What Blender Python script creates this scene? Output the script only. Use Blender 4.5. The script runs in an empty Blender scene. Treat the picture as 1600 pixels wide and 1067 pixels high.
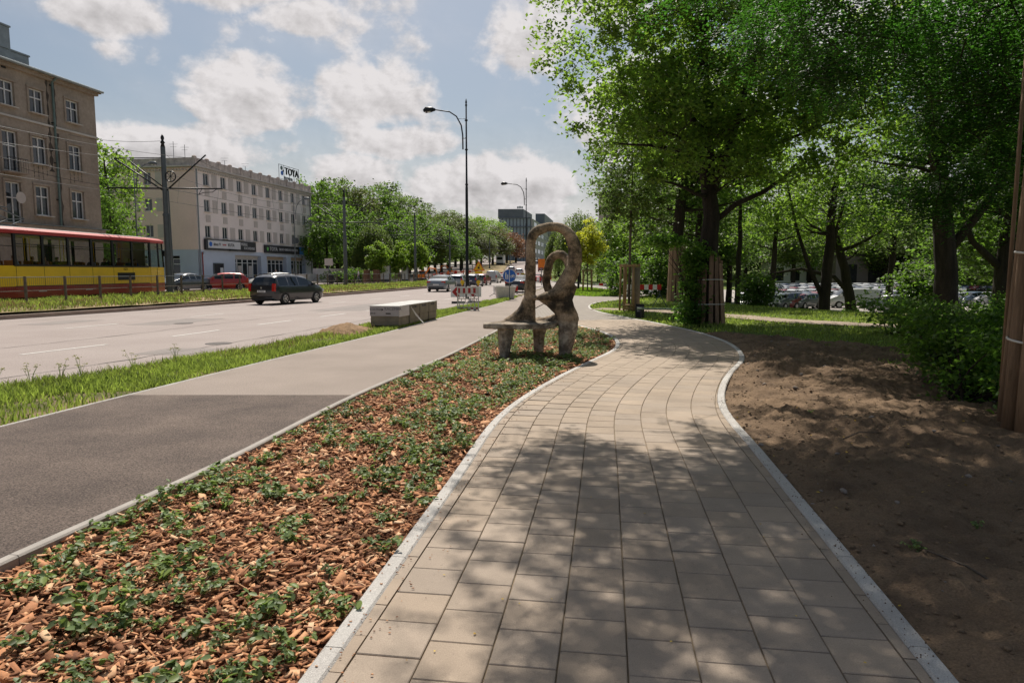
import bpy, bmesh, math, random
import numpy as np
from mathutils import Vector, Matrix, noise as mnoise
R = math.radians
scene = bpy.context.scene
COL = scene.collection
rnd = random.Random(7)
NP = np.random.default_rng(7)

# ------------------------------------------------------------------ camera
FOC = 1067.0; CAMH = 1.7; PITCH = R(5.81)
cam_d = bpy.data.cameras.new('camera'); cam = bpy.data.objects.new('camera', cam_d); COL.objects.link(cam)
cam_d.sensor_width = 36; cam_d.lens = 24.0; cam_d.clip_end = 3000; cam_d.clip_start = 0.05
cam.location = (0, 0, CAMH); cam.rotation_euler = (R(90) - PITCH, 0, 0)
scene.camera = cam

# ------------------------------------------------------------------ light
SUN_EL = 56.0; SUN_AZ = -7.0            # azimuth from +Y, positive to the right
sun_d = bpy.data.lights.new('sun', 'SUN'); sun = bpy.data.objects.new('sun', sun_d); COL.objects.link(sun)
sun_d.energy = 5.0; sun_d.angle = R(0.55); sun_d.color = (1.0, 0.93, 0.83)
sdir = Vector((math.sin(R(SUN_AZ)) * math.cos(R(SUN_EL)), math.cos(R(SUN_AZ)) * math.cos(R(SUN_EL)), math.sin(R(SUN_EL))))
sun.rotation_euler = (-sdir).to_track_quat('-Z', 'Y').to_euler()
sun.location = sdir * 200

scene.view_settings.view_transform = 'Standard'
scene.view_settings.look = 'None'
scene.view_settings.exposure = 0.14
scene.view_settings.gamma = 1.0
scene.view_settings.use_curve_mapping = False
scene.cycles.max_bounces = 8
scene.cycles.diffuse_bounces = 3
scene.cycles.transparent_max_bounces = 8
scene.cycles.caustics_reflective = False
scene.cycles.caustics_refractive = False

world = bpy.data.worlds.new('World'); scene.world = world; world.use_nodes = True
def build_world():
    nt = world.node_tree; nt.nodes.clear(); N = nt.nodes; L = nt.links
    def node(t, **k):
        n = N.new(t)
        for a, b in k.items(): setattr(n, a, b)
        return n
    def mth(op, a, b=None, c=None, clamp=False):
        n = node('ShaderNodeMath', operation=op, use_clamp=clamp)
        for i, v in enumerate((a, b, c)):
            if v is None: continue
            if isinstance(v, (int, float)): n.inputs[i].default_value = v
            else: L.new(v, n.inputs[i])
        return n.outputs[0]
    def smooth(v, a, b, lo=0.0, hi=1.0):
        n = node('ShaderNodeMapRange', interpolation_type='SMOOTHSTEP')
        L.new(v, n.inputs[0])
        for i, x in zip((1, 2, 3, 4), (a, b, lo, hi)): n.inputs[i].default_value = x
        return n.outputs[0]
    sky = node('ShaderNodeTexSky', sky_type='NISHITA'); sky.sun_disc = False
    sky.sun_elevation = R(SUN_EL); sky.sun_rotation = R(SUN_AZ); sky.air_density = 1.0; sky.dust_density = 2.5; sky.ozone_density = 1.0
    tc = node('ShaderNodeTexCoord'); sp = node('ShaderNodeSeparateXYZ'); L.new(tc.outputs['Generated'], sp.inputs[0])
    x, y, z = sp.outputs
    az = mth('MULTIPLY', mth('ARCTAN2', x, y), 57.2958)
    el = mth('MULTIPLY', mth('ARCSINE', z), 57.2958)
    cmb = node('ShaderNodeCombineXYZ'); L.new(mth('MULTIPLY', az, 0.085), cmb.inputs[0]); L.new(mth('MULTIPLY', el, 0.115), cmb.inputs[1]); L.new(mth('MULTIPLY', y, 0.6), cmb.inputs[2])
    def fbm(scale, detail, rough, off=0.0, dist=0.0):
        mp = node('ShaderNodeMapping'); L.new(cmb.outputs[0], mp.inputs[0]); mp.inputs['Location'].default_value = (off, off * .7, 0)
        n = node('ShaderNodeTexNoise'); n.inputs['Scale'].default_value = scale; n.inputs['Detail'].default_value = detail
        n.inputs['Roughness'].default_value = rough; n.inputs['Distortion'].default_value = dist
        L.new(mp.outputs[0], n.inputs[0]); return n.outputs[0]
    n1 = fbm(2.6, 9, .58, 0, .1)
    n1b = fbm(2.6, 9, .58, .035, .1)
    n2 = fbm(1.1, 3, .5, 3.1)
    # cumulus bodies: azimuth, elevation, half width, half height in degrees
    blobs = [(-22, 21.0, 8.5, 3.6), (-30, 17.5, 4.5, 2.6), (-20.5, 12.8, 5.2, 3.6), (-26, 8.5, 9, 2.6), (-16, 18.6, 4.5, 2.0), (-10.6, 13.2, 5.4, 4.4), (-9, 10.2, 6.0, 2.3),
             (1.5, 17.8, 4.6, 4.0), (-3.5, 6.8, 6.5, 3.2), (2.0, 6.6, 5, 3.4), (-13, 7.6, 5, 2.2), (-36, 22, 6, 3), (0.5, 22.5, 5, 2), (12, 12, 9, 6), (28, 18, 12, 7), (-18, 25, 6, 1.8)]
    D = None; V = None
    for (a, e, w, h) in blobs:
        dx = mth('DIVIDE', mth('SUBTRACT', az, a), w); dy = mth('DIVIDE', mth('SUBTRACT', el, e), h)
        # flatter base below, rounded head above
        dyy = mth('ADD', mth('MAXIMUM', dy, 0.0), mth('MULTIPLY', mth('MAXIMUM', mth('MULTIPLY', dy, -1.0), 0.0), 1.5))
        r = mth('SQRT', mth('ADD', mth('MULTIPLY', dx, dx), mth('MULTIPLY', dyy, dyy)))
        b = mth('SUBTRACT', 1.0, r)
        D = b if D is None else mth('MAXIMUM', D, b)
        vv = mth('MULTIPLY', mth('MAXIMUM', b, 0.0), dy)
        V = vv if V is None else mth('ADD', V, vv)
    D = mth('MAXIMUM', D, mth('MULTIPLY', mth('SUBTRACT', n2, .56), 3.0))       # other clouds over the rest of the sky
    dens = mth('ADD', D, mth('MULTIPLY', mth('SUBTRACT', n1, .5), 1.65))
    densb = mth('ADD', D, mth('MULTIPLY', mth('SUBTRACT', n1b, .5), 1.65))
    mask = smooth(dens, -.04, .34)
    wisp = mth('MULTIPLY', smooth(n2, .42, .68), .22)
    horizon = smooth(el, 1, 14, .8, 0)
    mask = mth('MAXIMUM', mth('MAXIMUM', mask, wisp), horizon)
    # brightness: lit heads, grey thick cores and bases
    relief = mth('MULTIPLY', mth('SUBTRACT', dens, densb), 1.1)
    core = smooth(dens, .45, 1.25)
    s = mth('ADD', mth('SUBTRACT', 1.0, mth('MULTIPLY', core, .30)), relief)
    s = mth('ADD', s, mth('MULTIPLY', V, .55))
    s = mth('ADD', mth('MULTIPLY', mth('MINIMUM', mth('MAXIMUM', s, .52), 1.12), 1.0), 0.0)
    cc = node('ShaderNodeCombineColor')
    L.new(mth('MULTIPLY', s, .72), cc.inputs[0]); L.new(mth('MULTIPLY', s, .69), cc.inputs[1]); L.new(mth('MULTIPLY', s, .69), cc.inputs[2])
    skm = node('ShaderNodeVectorMath', operation='MULTIPLY'); L.new(sky.outputs[0], skm.inputs[0]); skm.inputs[1].default_value = (.076, .079, .078)
    mix = node('ShaderNodeMix', data_type='RGBA'); L.new(mask, mix.inputs[0]); L.new(skm.outputs[0], mix.inputs[6]); L.new(cc.outputs[0], mix.inputs[7])
    bg = node('ShaderNodeBackground'); L.new(mix.outputs[2], bg.inputs[0]); bg.inputs[1].default_value = 0.88
    out = node('ShaderNodeOutputWorld'); L.new(bg.outputs[0], out.inputs[0])
build_world()

# ------------------------------------------------------------------ helpers
def ss(t): t = min(1.0, max(0.0, t)); return t * t * (3 - 2 * t)
def gz(x, y):
    z = 0.0
    if y > 110: z += .033 * min(310, (y - 110) - 10 * (1 - math.exp(-(y - 110) / 10)))
    if x > 9: z -= 1.8 * ss((x - 9.5) / 11) * ss((y - 23) / 36) * (1 - ss((y - 130) / 90))
    return z
def AX(px, Y, z=1.7): return (px - 800) / FOC * (Y * math.cos(PITCH) + (CAMH - z) * math.sin(PITCH))
def AZ(py, Y): return CAMH + Y * math.tan(math.atan((533.5 - py) / FOC) - PITCH)
def curve_fn(pts):
    ys = np.array([p[1] for p in pts], float); xs = np.array([p[0] for p in pts], float)
    m = np.gradient(xs, ys)
    def f(y):
        if y <= ys[0]: return xs[0] + m[0] * (y - ys[0])
        if y >= ys[-1]: return xs[-1] + m[-1] * (y - ys[-1])
        i = int(np.searchsorted(ys, y)) - 1; i = max(0, min(len(ys) - 2, i))
        h = ys[i + 1] - ys[i]; t = (y - ys[i]) / h
        return float((2*t**3 - 3*t**2 + 1) * xs[i] + (t**3 - 2*t**2 + t) * h * m[i] + (-2*t**3 + 3*t**2) * xs[i+1] + (t**3 - t**2) * h * m[i+1])
    return f

class MB:
    def __init__(s): s.v = []; s.f = []; s.m = []; s.cur = 0
    def add(s, vs, fs, m=None):
        b = len(s.v); s.v.extend(vs); mi = s.cur if m is None else m
        for f in fs: s.f.append(tuple(i + b for i in f)); s.m.append(mi)
    def box(s, c, d, rz=0.0, m=None, rx=0.0, ry=0.0):
        mt = Matrix.Rotation(rz, 3, 'Z') @ Matrix.Rotation(ry, 3, 'Y') @ Matrix.Rotation(rx, 3, 'X'); c = Vector(c); h = Vector(d) * .5
        vs = [tuple(c + mt @ Vector((sx * h.x, sy * h.y, sz * h.z))) for sz in (-1, 1) for sy in (-1, 1) for sx in (-1, 1)]
        s.add(vs, [(0, 2, 3, 1), (4, 5, 7, 6), (0, 1, 5, 4), (2, 6, 7, 3), (0, 4, 6, 2), (1, 3, 7, 5)], m)
    def obox(s, a, b, w, z0, z1, m=None):   # box along plan segment a-b, half width w both sides
        a = Vector((a[0], a[1], 0)); b = Vector((b[0], b[1], 0)); d = (b - a); L = d.length
        s.box(((a.x + b.x) / 2, (a.y + b.y) / 2, (z0 + z1) / 2), (L, w * 2, z1 - z0), math.atan2(d.y, d.x), m)
    def quad(s, a, b, c, d, m=None): s.add([tuple(a), tuple(b), tuple(c), tuple(d)], [(0, 1, 2, 3)], m)
    def tube(s, pts, rad, seg=8, m=None, cap=True, flat=1.0):
        pts = [Vector(p) for p in pts]; n = len(pts)
        if not hasattr(rad, '__len__'): rad = [rad] * n
        base = len(s.v); mi = s.cur if m is None else m
        up = None
        for i, p in enumerate(pts):
            t = (pts[min(n - 1, i + 1)] - pts[max(0, i - 1)])
            if t.length < 1e-9: t = Vector((0, 0, 1))
            t.normalize()
            if up is None:
                up = Vector((1, 0, 0)) if abs(t.x) < .8 else Vector((0, 1, 0))
            a = (up - t * up.dot(t)); a.normalize(); b = t.cross(a); up = a
            for k in range(seg):
                th = 2 * math.pi * k / seg
                s.v.append(tuple(p + (a * math.cos(th) + b * math.sin(th) * flat) * rad[i]))
        for i in range(n - 1):
            for k in range(seg):
                k2 = (k + 1) % seg
                s.f.append((base + i * seg + k, base + i * seg + k2, base + (i + 1) * seg + k2, base + (i + 1) * seg + k)); s.m.append(mi)
        if cap:
            s.f.append(tuple(base + k for k in reversed(range(seg)))); s.m.append(mi)
            s.f.append(tuple(base + (n - 1) * seg + k for k in range(seg))); s.m.append(mi)
    def prism(s, poly, z0, z1, m=None):
        n = len(poly); vs = [(p[0], p[1], z0) for p in poly] + [(p[0], p[1], z1) for p in poly]
        fs = [tuple(reversed(range(n))), tuple(range(n, 2 * n))] + [(i, (i + 1) % n, n + (i + 1) % n, n + i) for i in range(n)]
        s.add(vs, fs, m)
    def disk(s, c, r, n, ax='y', th=.02, seg=24, m=None):
        pts = [Vector(c) - Vector(n) * th / 2, Vector(c) + Vector(n) * th / 2]; s.tube(pts, r, seg, m)
    def mesh(s, name, mats, smooth=False):
        me = bpy.data.meshes.new(name); me.from_pydata(s.v, [], s.f)
        if not isinstance(mats, (list, tuple)): mats = [mats]
        for q in mats: me.materials.append(q)
        if len(mats) > 1: me.polygons.foreach_set('material_index', s.m)
        if smooth: me.polygons.foreach_set('use_smooth', [True] * len(s.f))
        me.update(); return me
    def build(s, name, mats, parent=None, smooth=False, **k):
        return link(name, s.mesh(name, mats, smooth), parent, **k)
def link(name, me, parent=None, loc=None, rz=None, label=None, cat=None, group=None, kind=None):
    o = bpy.data.objects.new(name, me); COL.objects.link(o)
    if parent: o.parent = parent
    if loc is not None: o.location = loc
    if rz is not None: o.rotation_euler.z = rz
    tag(o, label, cat, group, kind); return o
def tag(o, label=None, cat=None, group=None, kind=None):
    if label: o['label'] = label
    if cat: o['category'] = cat
    if group: o['group'] = group
    if kind: o['kind'] = kind
    return o
def thing(name, label, cat, loc=(0, 0, 0), rz=0.0, group=None, kind=None):
    o = bpy.data.objects.new(name, None); COL.objects.link(o); o.location = loc; o.rotation_euler.z = rz; o.empty_display_size = .3
    return tag(o, label, cat, group, kind)
def struct(name, loc=(0, 0, 0)): 
    o = bpy.data.objects.new(name, None); COL.objects.link(o); o['kind'] = 'structure'; return o
def copy_tree(o, parent=None):
    c = o.copy(); COL.objects.link(c)
    if parent: c.parent = parent
    for ch in list(o.children): copy_tree(ch, c)
    return c
def set_tree_color(o, colr):
    o.color = colr
    for c in o.children: set_tree_color(c, colr)
def np_mesh(name, V, F, mats, smooth=False, mi=None):
    V = np.asarray(V, dtype=np.float32); F = np.asarray(F, dtype=np.int32); k = F.shape[1]
    me = bpy.data.meshes.new(name); me.vertices.add(len(V)); me.vertices.foreach_set('co', V.ravel())
    me.loops.add(F.size); me.loops.foreach_set('vertex_index', F.ravel())
    me.polygons.add(len(F)); me.polygons.foreach_set('loop_start', np.arange(0, F.size, k, dtype=np.int32))
    if not isinstance(mats, (list, tuple)): mats = [mats]
    for q in mats: me.materials.append(q)
    if mi is not None: me.polygons.foreach_set('material_index', np.asarray(mi, dtype=np.int32))
    if smooth: me.polygons.foreach_set('use_smooth', np.ones(len(F), dtype=bool))
    me.update(calc_edges=True); me.validate(); return me
def text_mesh(txt, size, mat, depth=.01, align='LEFT'):
    cu = bpy.data.curves.new('t', 'FONT'); cu.body = txt; cu.size = size; cu.extrude = depth; cu.align_x = align; cu.align_y = 'CENTER'; cu.resolution_u = 2
    o = bpy.data.objects.new('t', cu); COL.objects.link(o)
    dg = bpy.context.evaluated_depsgraph_get(); me = bpy.data.meshes.new_from_object(o.evaluated_get(dg)); me.materials.clear(); me.materials.append(mat)
    bpy.data.objects.remove(o); return me

# ------------------------------------------------------------------ materials
MATS = {}
def M(name, c, rough=.85, var=.12, scale=3.0, c2=None, bump=0.0, bscale=60.0, metal=0.0, spec=.35, pos=True, detail=6, thr=None, stretch=None, fine=0.0, fscale=250.0, bdist=.02, objrnd=0.0, coat=0.0, emit=None):
    if name in MATS: return MATS[name]
    m = bpy.data.materials.new(name); m.use_nodes = True; nt = m.node_tree; N = nt.nodes; L = nt.links
    b = N['Principled BSDF']; b.inputs['Roughness'].default_value = rough; b.inputs['Metallic'].default_value = metal
    b.inputs['Specular IOR Level'].default_value = spec; b.inputs['Coat Weight'].default_value = coat
    if pos: src = N.new('ShaderNodeNewGeometry').outputs['Position']
    else: src = N.new('ShaderNodeTexCoord').outputs['Object']
    if stretch:
        mp = N.new('ShaderNodeMapping'); mp.inputs['Scale'].default_value = stretch; L.new(src, mp.inputs[0]); src = mp.outputs[0]
    def noi(sc, det, ro=.6):
        n = N.new('ShaderNodeTexNoise'); n.inputs['Scale'].default_value = sc; n.inputs['Detail'].default_value = det; n.inputs['Roughness'].default_value = ro
        L.new(src, n.inputs[0]); return n.outputs[0]
    ca = tuple(v * (1 - var) for v in c) + (1,); cb = (tuple(v * (1 + var) for v in c) if c2 is None else tuple(c2)) + (1,)
    r = N.new('ShaderNodeMapRange'); a, z = thr or (.3, .7); r.inputs[1].default_value = a; r.inputs[2].default_value = z; L.new(noi(scale, detail), r.inputs[0])
    mx = N.new('ShaderNodeMix'); mx.data_type = 'RGBA'; L.new(r.outputs[0], mx.inputs[0]); mx.inputs[6].default_value = ca if c2 is None else tuple(c) + (1,); mx.inputs[7].default_value = cb
    out = mx.outputs[2]
    if fine > 0:
        r2 = N.new('ShaderNodeMapRange'); r2.inputs[1].default_value = .3; r2.inputs[2].default_value = .7; r2.inputs[3].default_value = 1 - fine; r2.inputs[4].default_value = 1 + fine; L.new(noi(fscale, 3, .7), r2.inputs[0])
        vm = N.new('ShaderNodeVectorMath'); vm.operation = 'SCALE'; L.new(out, vm.inputs[0]); L.new(r2.outputs[0], vm.inputs['Scale']); out = vm.outputs[0]
    if objrnd > 0:
        oi = N.new('ShaderNodeObjectInfo'); r3 = N.new('ShaderNodeMapRange'); r3.inputs[3].default_value = 1 - objrnd; r3.inputs[4].default_value = 1 + objrnd; L.new(oi.outputs['Random'], r3.inputs[0])
        vm = N.new('ShaderNodeVectorMath'); vm.operation = 'SCALE'; L.new(out, vm.inputs[0]); L.new(r3.outputs[0], vm.inputs['Scale']); out = vm.outputs[0]
    L.new(out, b.inputs['Base Color'])
    if bump > 0:
        bp = N.new('ShaderNodeBump'); bp.inputs['Strength'].default_value = bump; bp.inputs['Distance'].default_value = bdist; L.new(noi(bscale, 5, .65), bp.inputs['Height']); L.new(bp.outputs[0], b.inputs['Normal'])
    if emit: b.inputs['Emission Color'].default_value = tuple(emit) + (1,); b.inputs['Emission Strength'].default_value = 1
    MATS[name] = m; return m
def leaf_mat(name, c, trans=(.16, .30, .04), var=.35, tw=.38, rough=.55, huev=None):
    if name in MATS: return MATS[name]
    m = bpy.data.materials.new(name); m.use_nodes = True; nt = m.node_tree; N = nt.nodes; L = nt.links; N.clear()
    g = N.new('ShaderNodeNewGeometry'); oi = N.new('ShaderNodeObjectInfo')
    r = N.new('ShaderNodeMapRange'); L.new(g.outputs['Random Per Island'], r.inputs[0]); r.inputs[3].default_value = 1 - var; r.inputs[4].default_value = 1 + var
    ns = N.new('ShaderNodeTexNoise'); ns.inputs['Scale'].default_value = .55; ns.inputs['Detail'].default_value = 2; L.new(g.outputs['Position'], ns.inputs[0])
    r2 = N.new('ShaderNodeMapRange'); r2.inputs[1].default_value = .3; r2.inputs[2].default_value = .7; r2.inputs[3].default_value = .78; r2.inputs[4].default_value = 1.25; L.new(ns.outputs[0], r2.inputs[0])
    mm = N.new('ShaderNodeMath'); mm.operation = 'MULTIPLY'; L.new(r.outputs[0], mm.inputs[0]); L.new(r2.outputs[0], mm.inputs[1])
    hv = N.new('ShaderNodeMix'); hv.data_type = 'RGBA'; hv.inputs[6].default_value = tuple(c) + (1,); hv.inputs[7].default_value = (tuple(huev) if huev else (c[0] * 1.7, c[1] * 1.15, c[2] * .8)) + (1,)
    wn = N.new('ShaderNodeTexWhiteNoise'); wn.noise_dimensions = '1D'; L.new(g.outputs['Random Per Island'], wn.inputs['W']); pw = N.new('ShaderNodeMath'); pw.operation = 'POWER'; L.new(wn.outputs[0], pw.inputs[0]); pw.inputs[1].default_value = 2.5; L.new(pw.outputs[0], hv.inputs[0])
    d = N.new('ShaderNodeVectorMath'); d.operation = 'SCALE'; L.new(hv.outputs[2], d.inputs[0]); L.new(mm.outputs[0], d.inputs['Scale'])
    t = N.new('ShaderNodeVectorMath'); t.operation = 'SCALE'; t.inputs[0].default_value = trans; L.new(mm.outputs[0], t.inputs['Scale'])
    p = N.new('ShaderNodeBsdfPrincipled'); p.inputs['Roughness'].default_value = rough; p.inputs['Specular IOR Level'].default_value = .35; L.new(d.outputs[0], p.inputs['Base Color'])
    tr = N.new('ShaderNodeBsdfTranslucent'); L.new(t.outputs[0], tr.inputs[0])
    mx = N.new('ShaderNodeMixShader'); mx.inputs[0].default_value = tw; L.new(p.outputs[0], mx.inputs[1]); L.new(tr.outputs[0], mx.inputs[2])
    o = N.new('ShaderNodeOutputMaterial'); L.new(mx.outputs[0], o.inputs[0]); MATS[name] = m; return m
def glass_mat(name, tint=(.8, .85, .85), trans=.75, rough=.03, dark=(.02, .025, .03)):
    if name in MATS: return MATS[name]
    m = bpy.data.materials.new(name); m.use_nodes = True; nt = m.node_tree; N = nt.nodes; L = nt.links; N.clear()
    gl = N.new('ShaderNodeBsdfGlossy'); gl.inputs['Roughness'].default_value = rough; gl.inputs[0].default_value = (.9, .95, 1, 1)
    if trans > 0: tr = N.new('ShaderNodeBsdfTransparent'); tr.inputs[0].default_value = tuple(v * trans for v in tint) + (1,)
    else: tr = N.new('ShaderNodeBsdfDiffuse'); tr.inputs[0].default_value = tuple(dark) + (1,)
    fr = N.new('ShaderNodeFresnel'); fr.inputs[0].default_value = 1.52; mx = N.new('ShaderNodeMixShader'); L.new(fr.outputs[0], mx.inputs[0]); L.new(tr.outputs[0], mx.inputs[1]); L.new(gl.outputs[0], mx.inputs[2])
    o = N.new('ShaderNodeOutputMaterial'); L.new(mx.outputs[0], o.inputs[0]); MATS[name] = m; return m
def paint_mat(name='car_paint'):       # colour comes from each car's own object colour
    m = bpy.data.materials.new(name); m.use_nodes = True; nt = m.node_tree; b = nt.nodes['Principled BSDF']
    oi = nt.nodes.new('ShaderNodeObjectInfo'); nt.links.new(oi.outputs['Color'], b.inputs['Base Color'])
    b.inputs['Roughness'].default_value = .32; b.inputs['Metallic'].default_value = .15; b.inputs['Coat Weight'].default_value = .8; b.inputs['Coat Roughness'].default_value = .06
    MATS[name] = m; return m
paint = paint_mat()
m_asph = M('road_asphalt', (.285, .240, .222), .9, .10, .45, c2=(.335, .288, .268), bump=.35, bscale=60, fine=.30, fscale=40)
m_cyc = M('cycle_asphalt', (.25, .208, .18), .92, .12, .6, c2=(.315, .262, .228), bump=.5, bscale=80, fine=.36, fscale=60)
m_cycnew = M('cycle_asphalt_new', (.098, .076, .066), .9, .14, 1.1, c2=(.18, .138, .115), bump=1.0, bscale=75, fine=.75, fscale=62)
def slab_mat(name):
    m = bpy.data.materials.new(name); m.use_nodes = True; nt = m.node_tree; N = nt.nodes; L = nt.links; b = N['Principled BSDF']; b.inputs['Roughness'].default_value = .86; b.inputs['Specular IOR Level'].default_value = .3
    g = N.new('ShaderNodeNewGeometry'); oi = N.new('ShaderNodeObjectInfo')
    def noi(s, d, r=.6):
        n = N.new('ShaderNodeTexNoise'); n.inputs['Scale'].default_value = s; n.inputs['Detail'].default_value = d; n.inputs['Roughness'].default_value = r; L.new(g.outputs['Position'], n.inputs[0]); return n.outputs[0]
    def mr(v, a, c, lo, hi):
        n = N.new('ShaderNodeMapRange'); L.new(v, n.inputs[0]); n.inputs[1].default_value = a; n.inputs[2].default_value = c; n.inputs[3].default_value = lo; n.inputs[4].default_value = hi; return n.outputs[0]
    def mu(a, c): n = N.new('ShaderNodeMath'); n.operation = 'MULTIPLY'; L.new(a, n.inputs[0]); L.new(c, n.inputs[1]); return n.outputs[0]
    hue = N.new('ShaderNodeMix'); hue.data_type = 'RGBA'; wn = N.new('ShaderNodeTexWhiteNoise'); wn.noise_dimensions = '1D'; L.new(oi.outputs['Random'], wn.inputs['W']); L.new(wn.outputs[0], hue.inputs[0]); hue.inputs[6].default_value = (.365, .290, .222, 1); hue.inputs[7].default_value = (.335, .275, .222, 1)
    f = mu(mr(oi.outputs['Random'], 0, 1, .93, 1.08), mr(noi(1.6, 6, .65), .3, .7, .84, 1.12)); f = mu(f, mr(noi(170, 3, .7), .3, .7, .82, 1.16)); f = mu(f, mr(noi(26, 5, .7), .60, .72, 1, .74)); f = mu(f, mr(noi(9, 4, .6), .62, .74, 1, 1.14))
    v = N.new('ShaderNodeVectorMath'); v.operation = 'SCALE'; L.new(hue.outputs[2], v.inputs[0]); L.new(f, v.inputs['Scale']); L.new(v.outputs[0], b.inputs['Base Color'])
    bp = N.new('ShaderNodeBump'); bp.inputs['Strength'].default_value = .45; bp.inputs['Distance'].default_value = .006; L.new(noi(110, 5, .7), bp.inputs['Height']); L.new(bp.outputs[0], b.inputs['Normal']); MATS[name] = m; return m
m_slab = slab_mat('paving_concrete'); m_slabd = m_slab
m_joint = M('joint_sand', (.13, .10, .07), 1, .3, 1.3, c2=(.36, .28, .18), bump=.5, bscale=200)
m_kerb = M('kerb_granite', (.47, .44, .41), .85, .10, 1.7, c2=(.60, .58, .55), bump=.6, bscale=200, fine=.26, fscale=150)
m_kerbg = M('kerb_concrete', (.36, .33, .30), .9, .15, 3, bump=.3, bscale=150, fine=.15)
m_kerbr = M('kerb_road_old', (.30, .23, .19), .9, .2, 1.5, bump=.3, bscale=50, fine=.15)
m_white = M('road_paint', (.55, .53, .50), .8, .2, 9, bump=.1)
m_soil = M('soil', (.115, .076, .048), 1, .3, 1.6, c2=(.27, .182, .112), bump=.9, bscale=38, fine=.30, fscale=85, bdist=.03)
m_clod = M('soil_clod', (.21, .145, .092), 1, .3, 9, bump=.6, bscale=70, fine=.2)
m_mulchbase = M('mulch_floor', (.16, .07, .035), 1, .35, 14, bump=.9, bscale=60, fine=.3, fscale=120)
m_grassg = M('lawn', (.11, .165, .03), 1, .2, .9, c2=(.18, .17, .055), bump=.8, bscale=45, thr=(.45, .75), fine=.35, fscale=70, bdist=.04)
m_verge = M('verge_ground', (.10, .10, .035), 1, .2, 1.1, c2=(.24, .17, .10), bump=.9, bscale=45, thr=(.42, .62), fine=.3, fscale=60)
m_reserve = M('tram_verge_ground', (.15, .135, .045), 1, .2, .8, c2=(.34, .24, .15), bump=.8, bscale=40, thr=(.42, .6), fine=.3, fscale=30)
m_dpath = M('park_path_earth', (.33, .26, .205), 1, .15, 1.4, bump=.5, bscale=50, fine=.15)
m_pave = M('pavement_light', (.36, .325, .30), .9, .1, .8, bump=.2, fine=.08, fscale=20)
m_bark = M('bark', (.036, .028, .022), 1, .45, 5, bump=1, bscale=16, stretch=(1, 1, .22), bdist=.06, fine=.3, fscale=50)
m_barkl = M('bark_pale', (.12, .095, .075), 1, .4, 5, bump=.9, bscale=20, stretch=(1, 1, .3), bdist=.04)
m_steel = M('steel_grey', (.11, .125, .135), .5, .12, 4, metal=.3)
m_black = M('black_metal', (.018, .019, .022), .4, .2, 6, metal=.3)
m_dark = M('dark_plastic', (.02, .02, .022), .6, .2, 6)
m_rubber = M('rubber', (.02, .02, .02), .85, .2, 20)
m_rim = M('wheel_rim', (.42, .42, .42), .35, .1, 9, metal=.7)
m_chrome = M('lamp_glass', (.75, .75, .76), .12, .05, 9, metal=.4)
m_tail = M('tail_light', (.45, .015, .01), .2, .1, 9, coat=1)
m_plate = M('number_plate', (.7, .7, .68), .5, .05, 9)
m_blk = M('lettering_black', (.02, .02, .02), .7, .1, 9)
m_whitep = M('white_paint', (.78, .77, .75), .6, .05, 3)
m_red = M('red_paint', (.50, .02, .015), .5, .1, 4)
m_yel = M('yellow_paint', (.75, .48, .02), .5, .1, 4)
m_orange = M('orange_paint', (.72, .19, .02), .5, .15, 4)
m_blue = M('blue_sign', (.015, .12, .48), .45, .05, 4)
g_car = glass_mat('car_glass', trans=0, dark=(.012, .016, .018))
g_win = glass_mat('window_glass', trans=0, dark=(.03, .035, .042))
g_tram = glass_mat('tram_glass', (.9, .93, .93), .88)
# ------------------------------------------------------------------ ground plan (metres; x right, y away)
xl_path = curve_fn([(-1.17, 0), (-.79, 2.68), (-.72, 3.2), (-.44, 5.3), (.0, 8.35), (.84, 11.07), (1.61, 13.1), (2.35, 15.1), (2.68, 16.9), (2.72, 18.6), (2.45, 20.6), (1.75, 22.9), (.75, 24.2)])
xr_path = curve_fn([(1.36, 0), (1.76, 2.68), (1.96, 4.04), (2.28, 6.26), (2.66, 8.7), (3.17, 10.3), (3.72, 11.65), (4.42, 13.2), (5.05, 15.6), (5.25, 18.6), (4.85, 22.4), (4.2, 26), (3.68, 29.4), (3.75, 33.7), (4.9, 38.8), (7.6, 44), (10.5, 52), (13, 62)])
xr_cyc = curve_fn([(-3.75, -2), (-3.0, 3.85), (-2.67, 5.55), (-2.22, 9), (-1.31, 13.9), (-.54, 19.1), (0, 23.3), (1.1, 32), (2.6, 43), (5, 62), (8, 100)])
xl_cyc = curve_fn([(-7.1, -2), (-5.62, 7.4), (-5.25, 9.7), (-4.7, 12.9), (-3.55, 19.1), (-2.35, 27.1), (-1.0, 35), (1.0, 52), (4.2, 80), (6, 105)])
x_road = curve_fn([(-9.8, -2), (-7.51, 9.9), (-6.95, 11.2), (-6.4, 13.1), (-5.84, 15.5), (-4.53, 21.9), (-2.94, 31.4), (-1.3, 40), (.0, 48), (3.2, 73), (6.0, 105), (8.5, 160), (11, 237), (24, 400), (33, 520)])
x_kerb = curve_fn([(-24, -2), (-20.5, 14), (-18.1, 24.6), (-16.5, 30), (-14.7, 38), (-12.9, 47), (-9.2, 69), (-5.5, 100), (-3, 140), (-1, 237), (8, 400), (17, 520)])
x_tramfar = curve_fn([(-30, -2), (-26.5, 30), (-24.8, 42), (-22.4, 56), (-17.5, 80), (-14, 105), (-11, 140), (-9, 237), (0, 400), (9, 520)])
x_road2 = curve_fn([(-40, -2), (-36.5, 30), (-33, 56), (-28.5, 80), (-25, 105), (-21, 140), (-18, 237), (-8, 400), (1, 520)])
def ys_range(y0, y1, s0=.5, growth=.02):
    out = [y0]
    while out[-1] < y1: out.append(min(y1, out[-1] + s0 + max(0, out[-1]) * growth))
    return out
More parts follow.
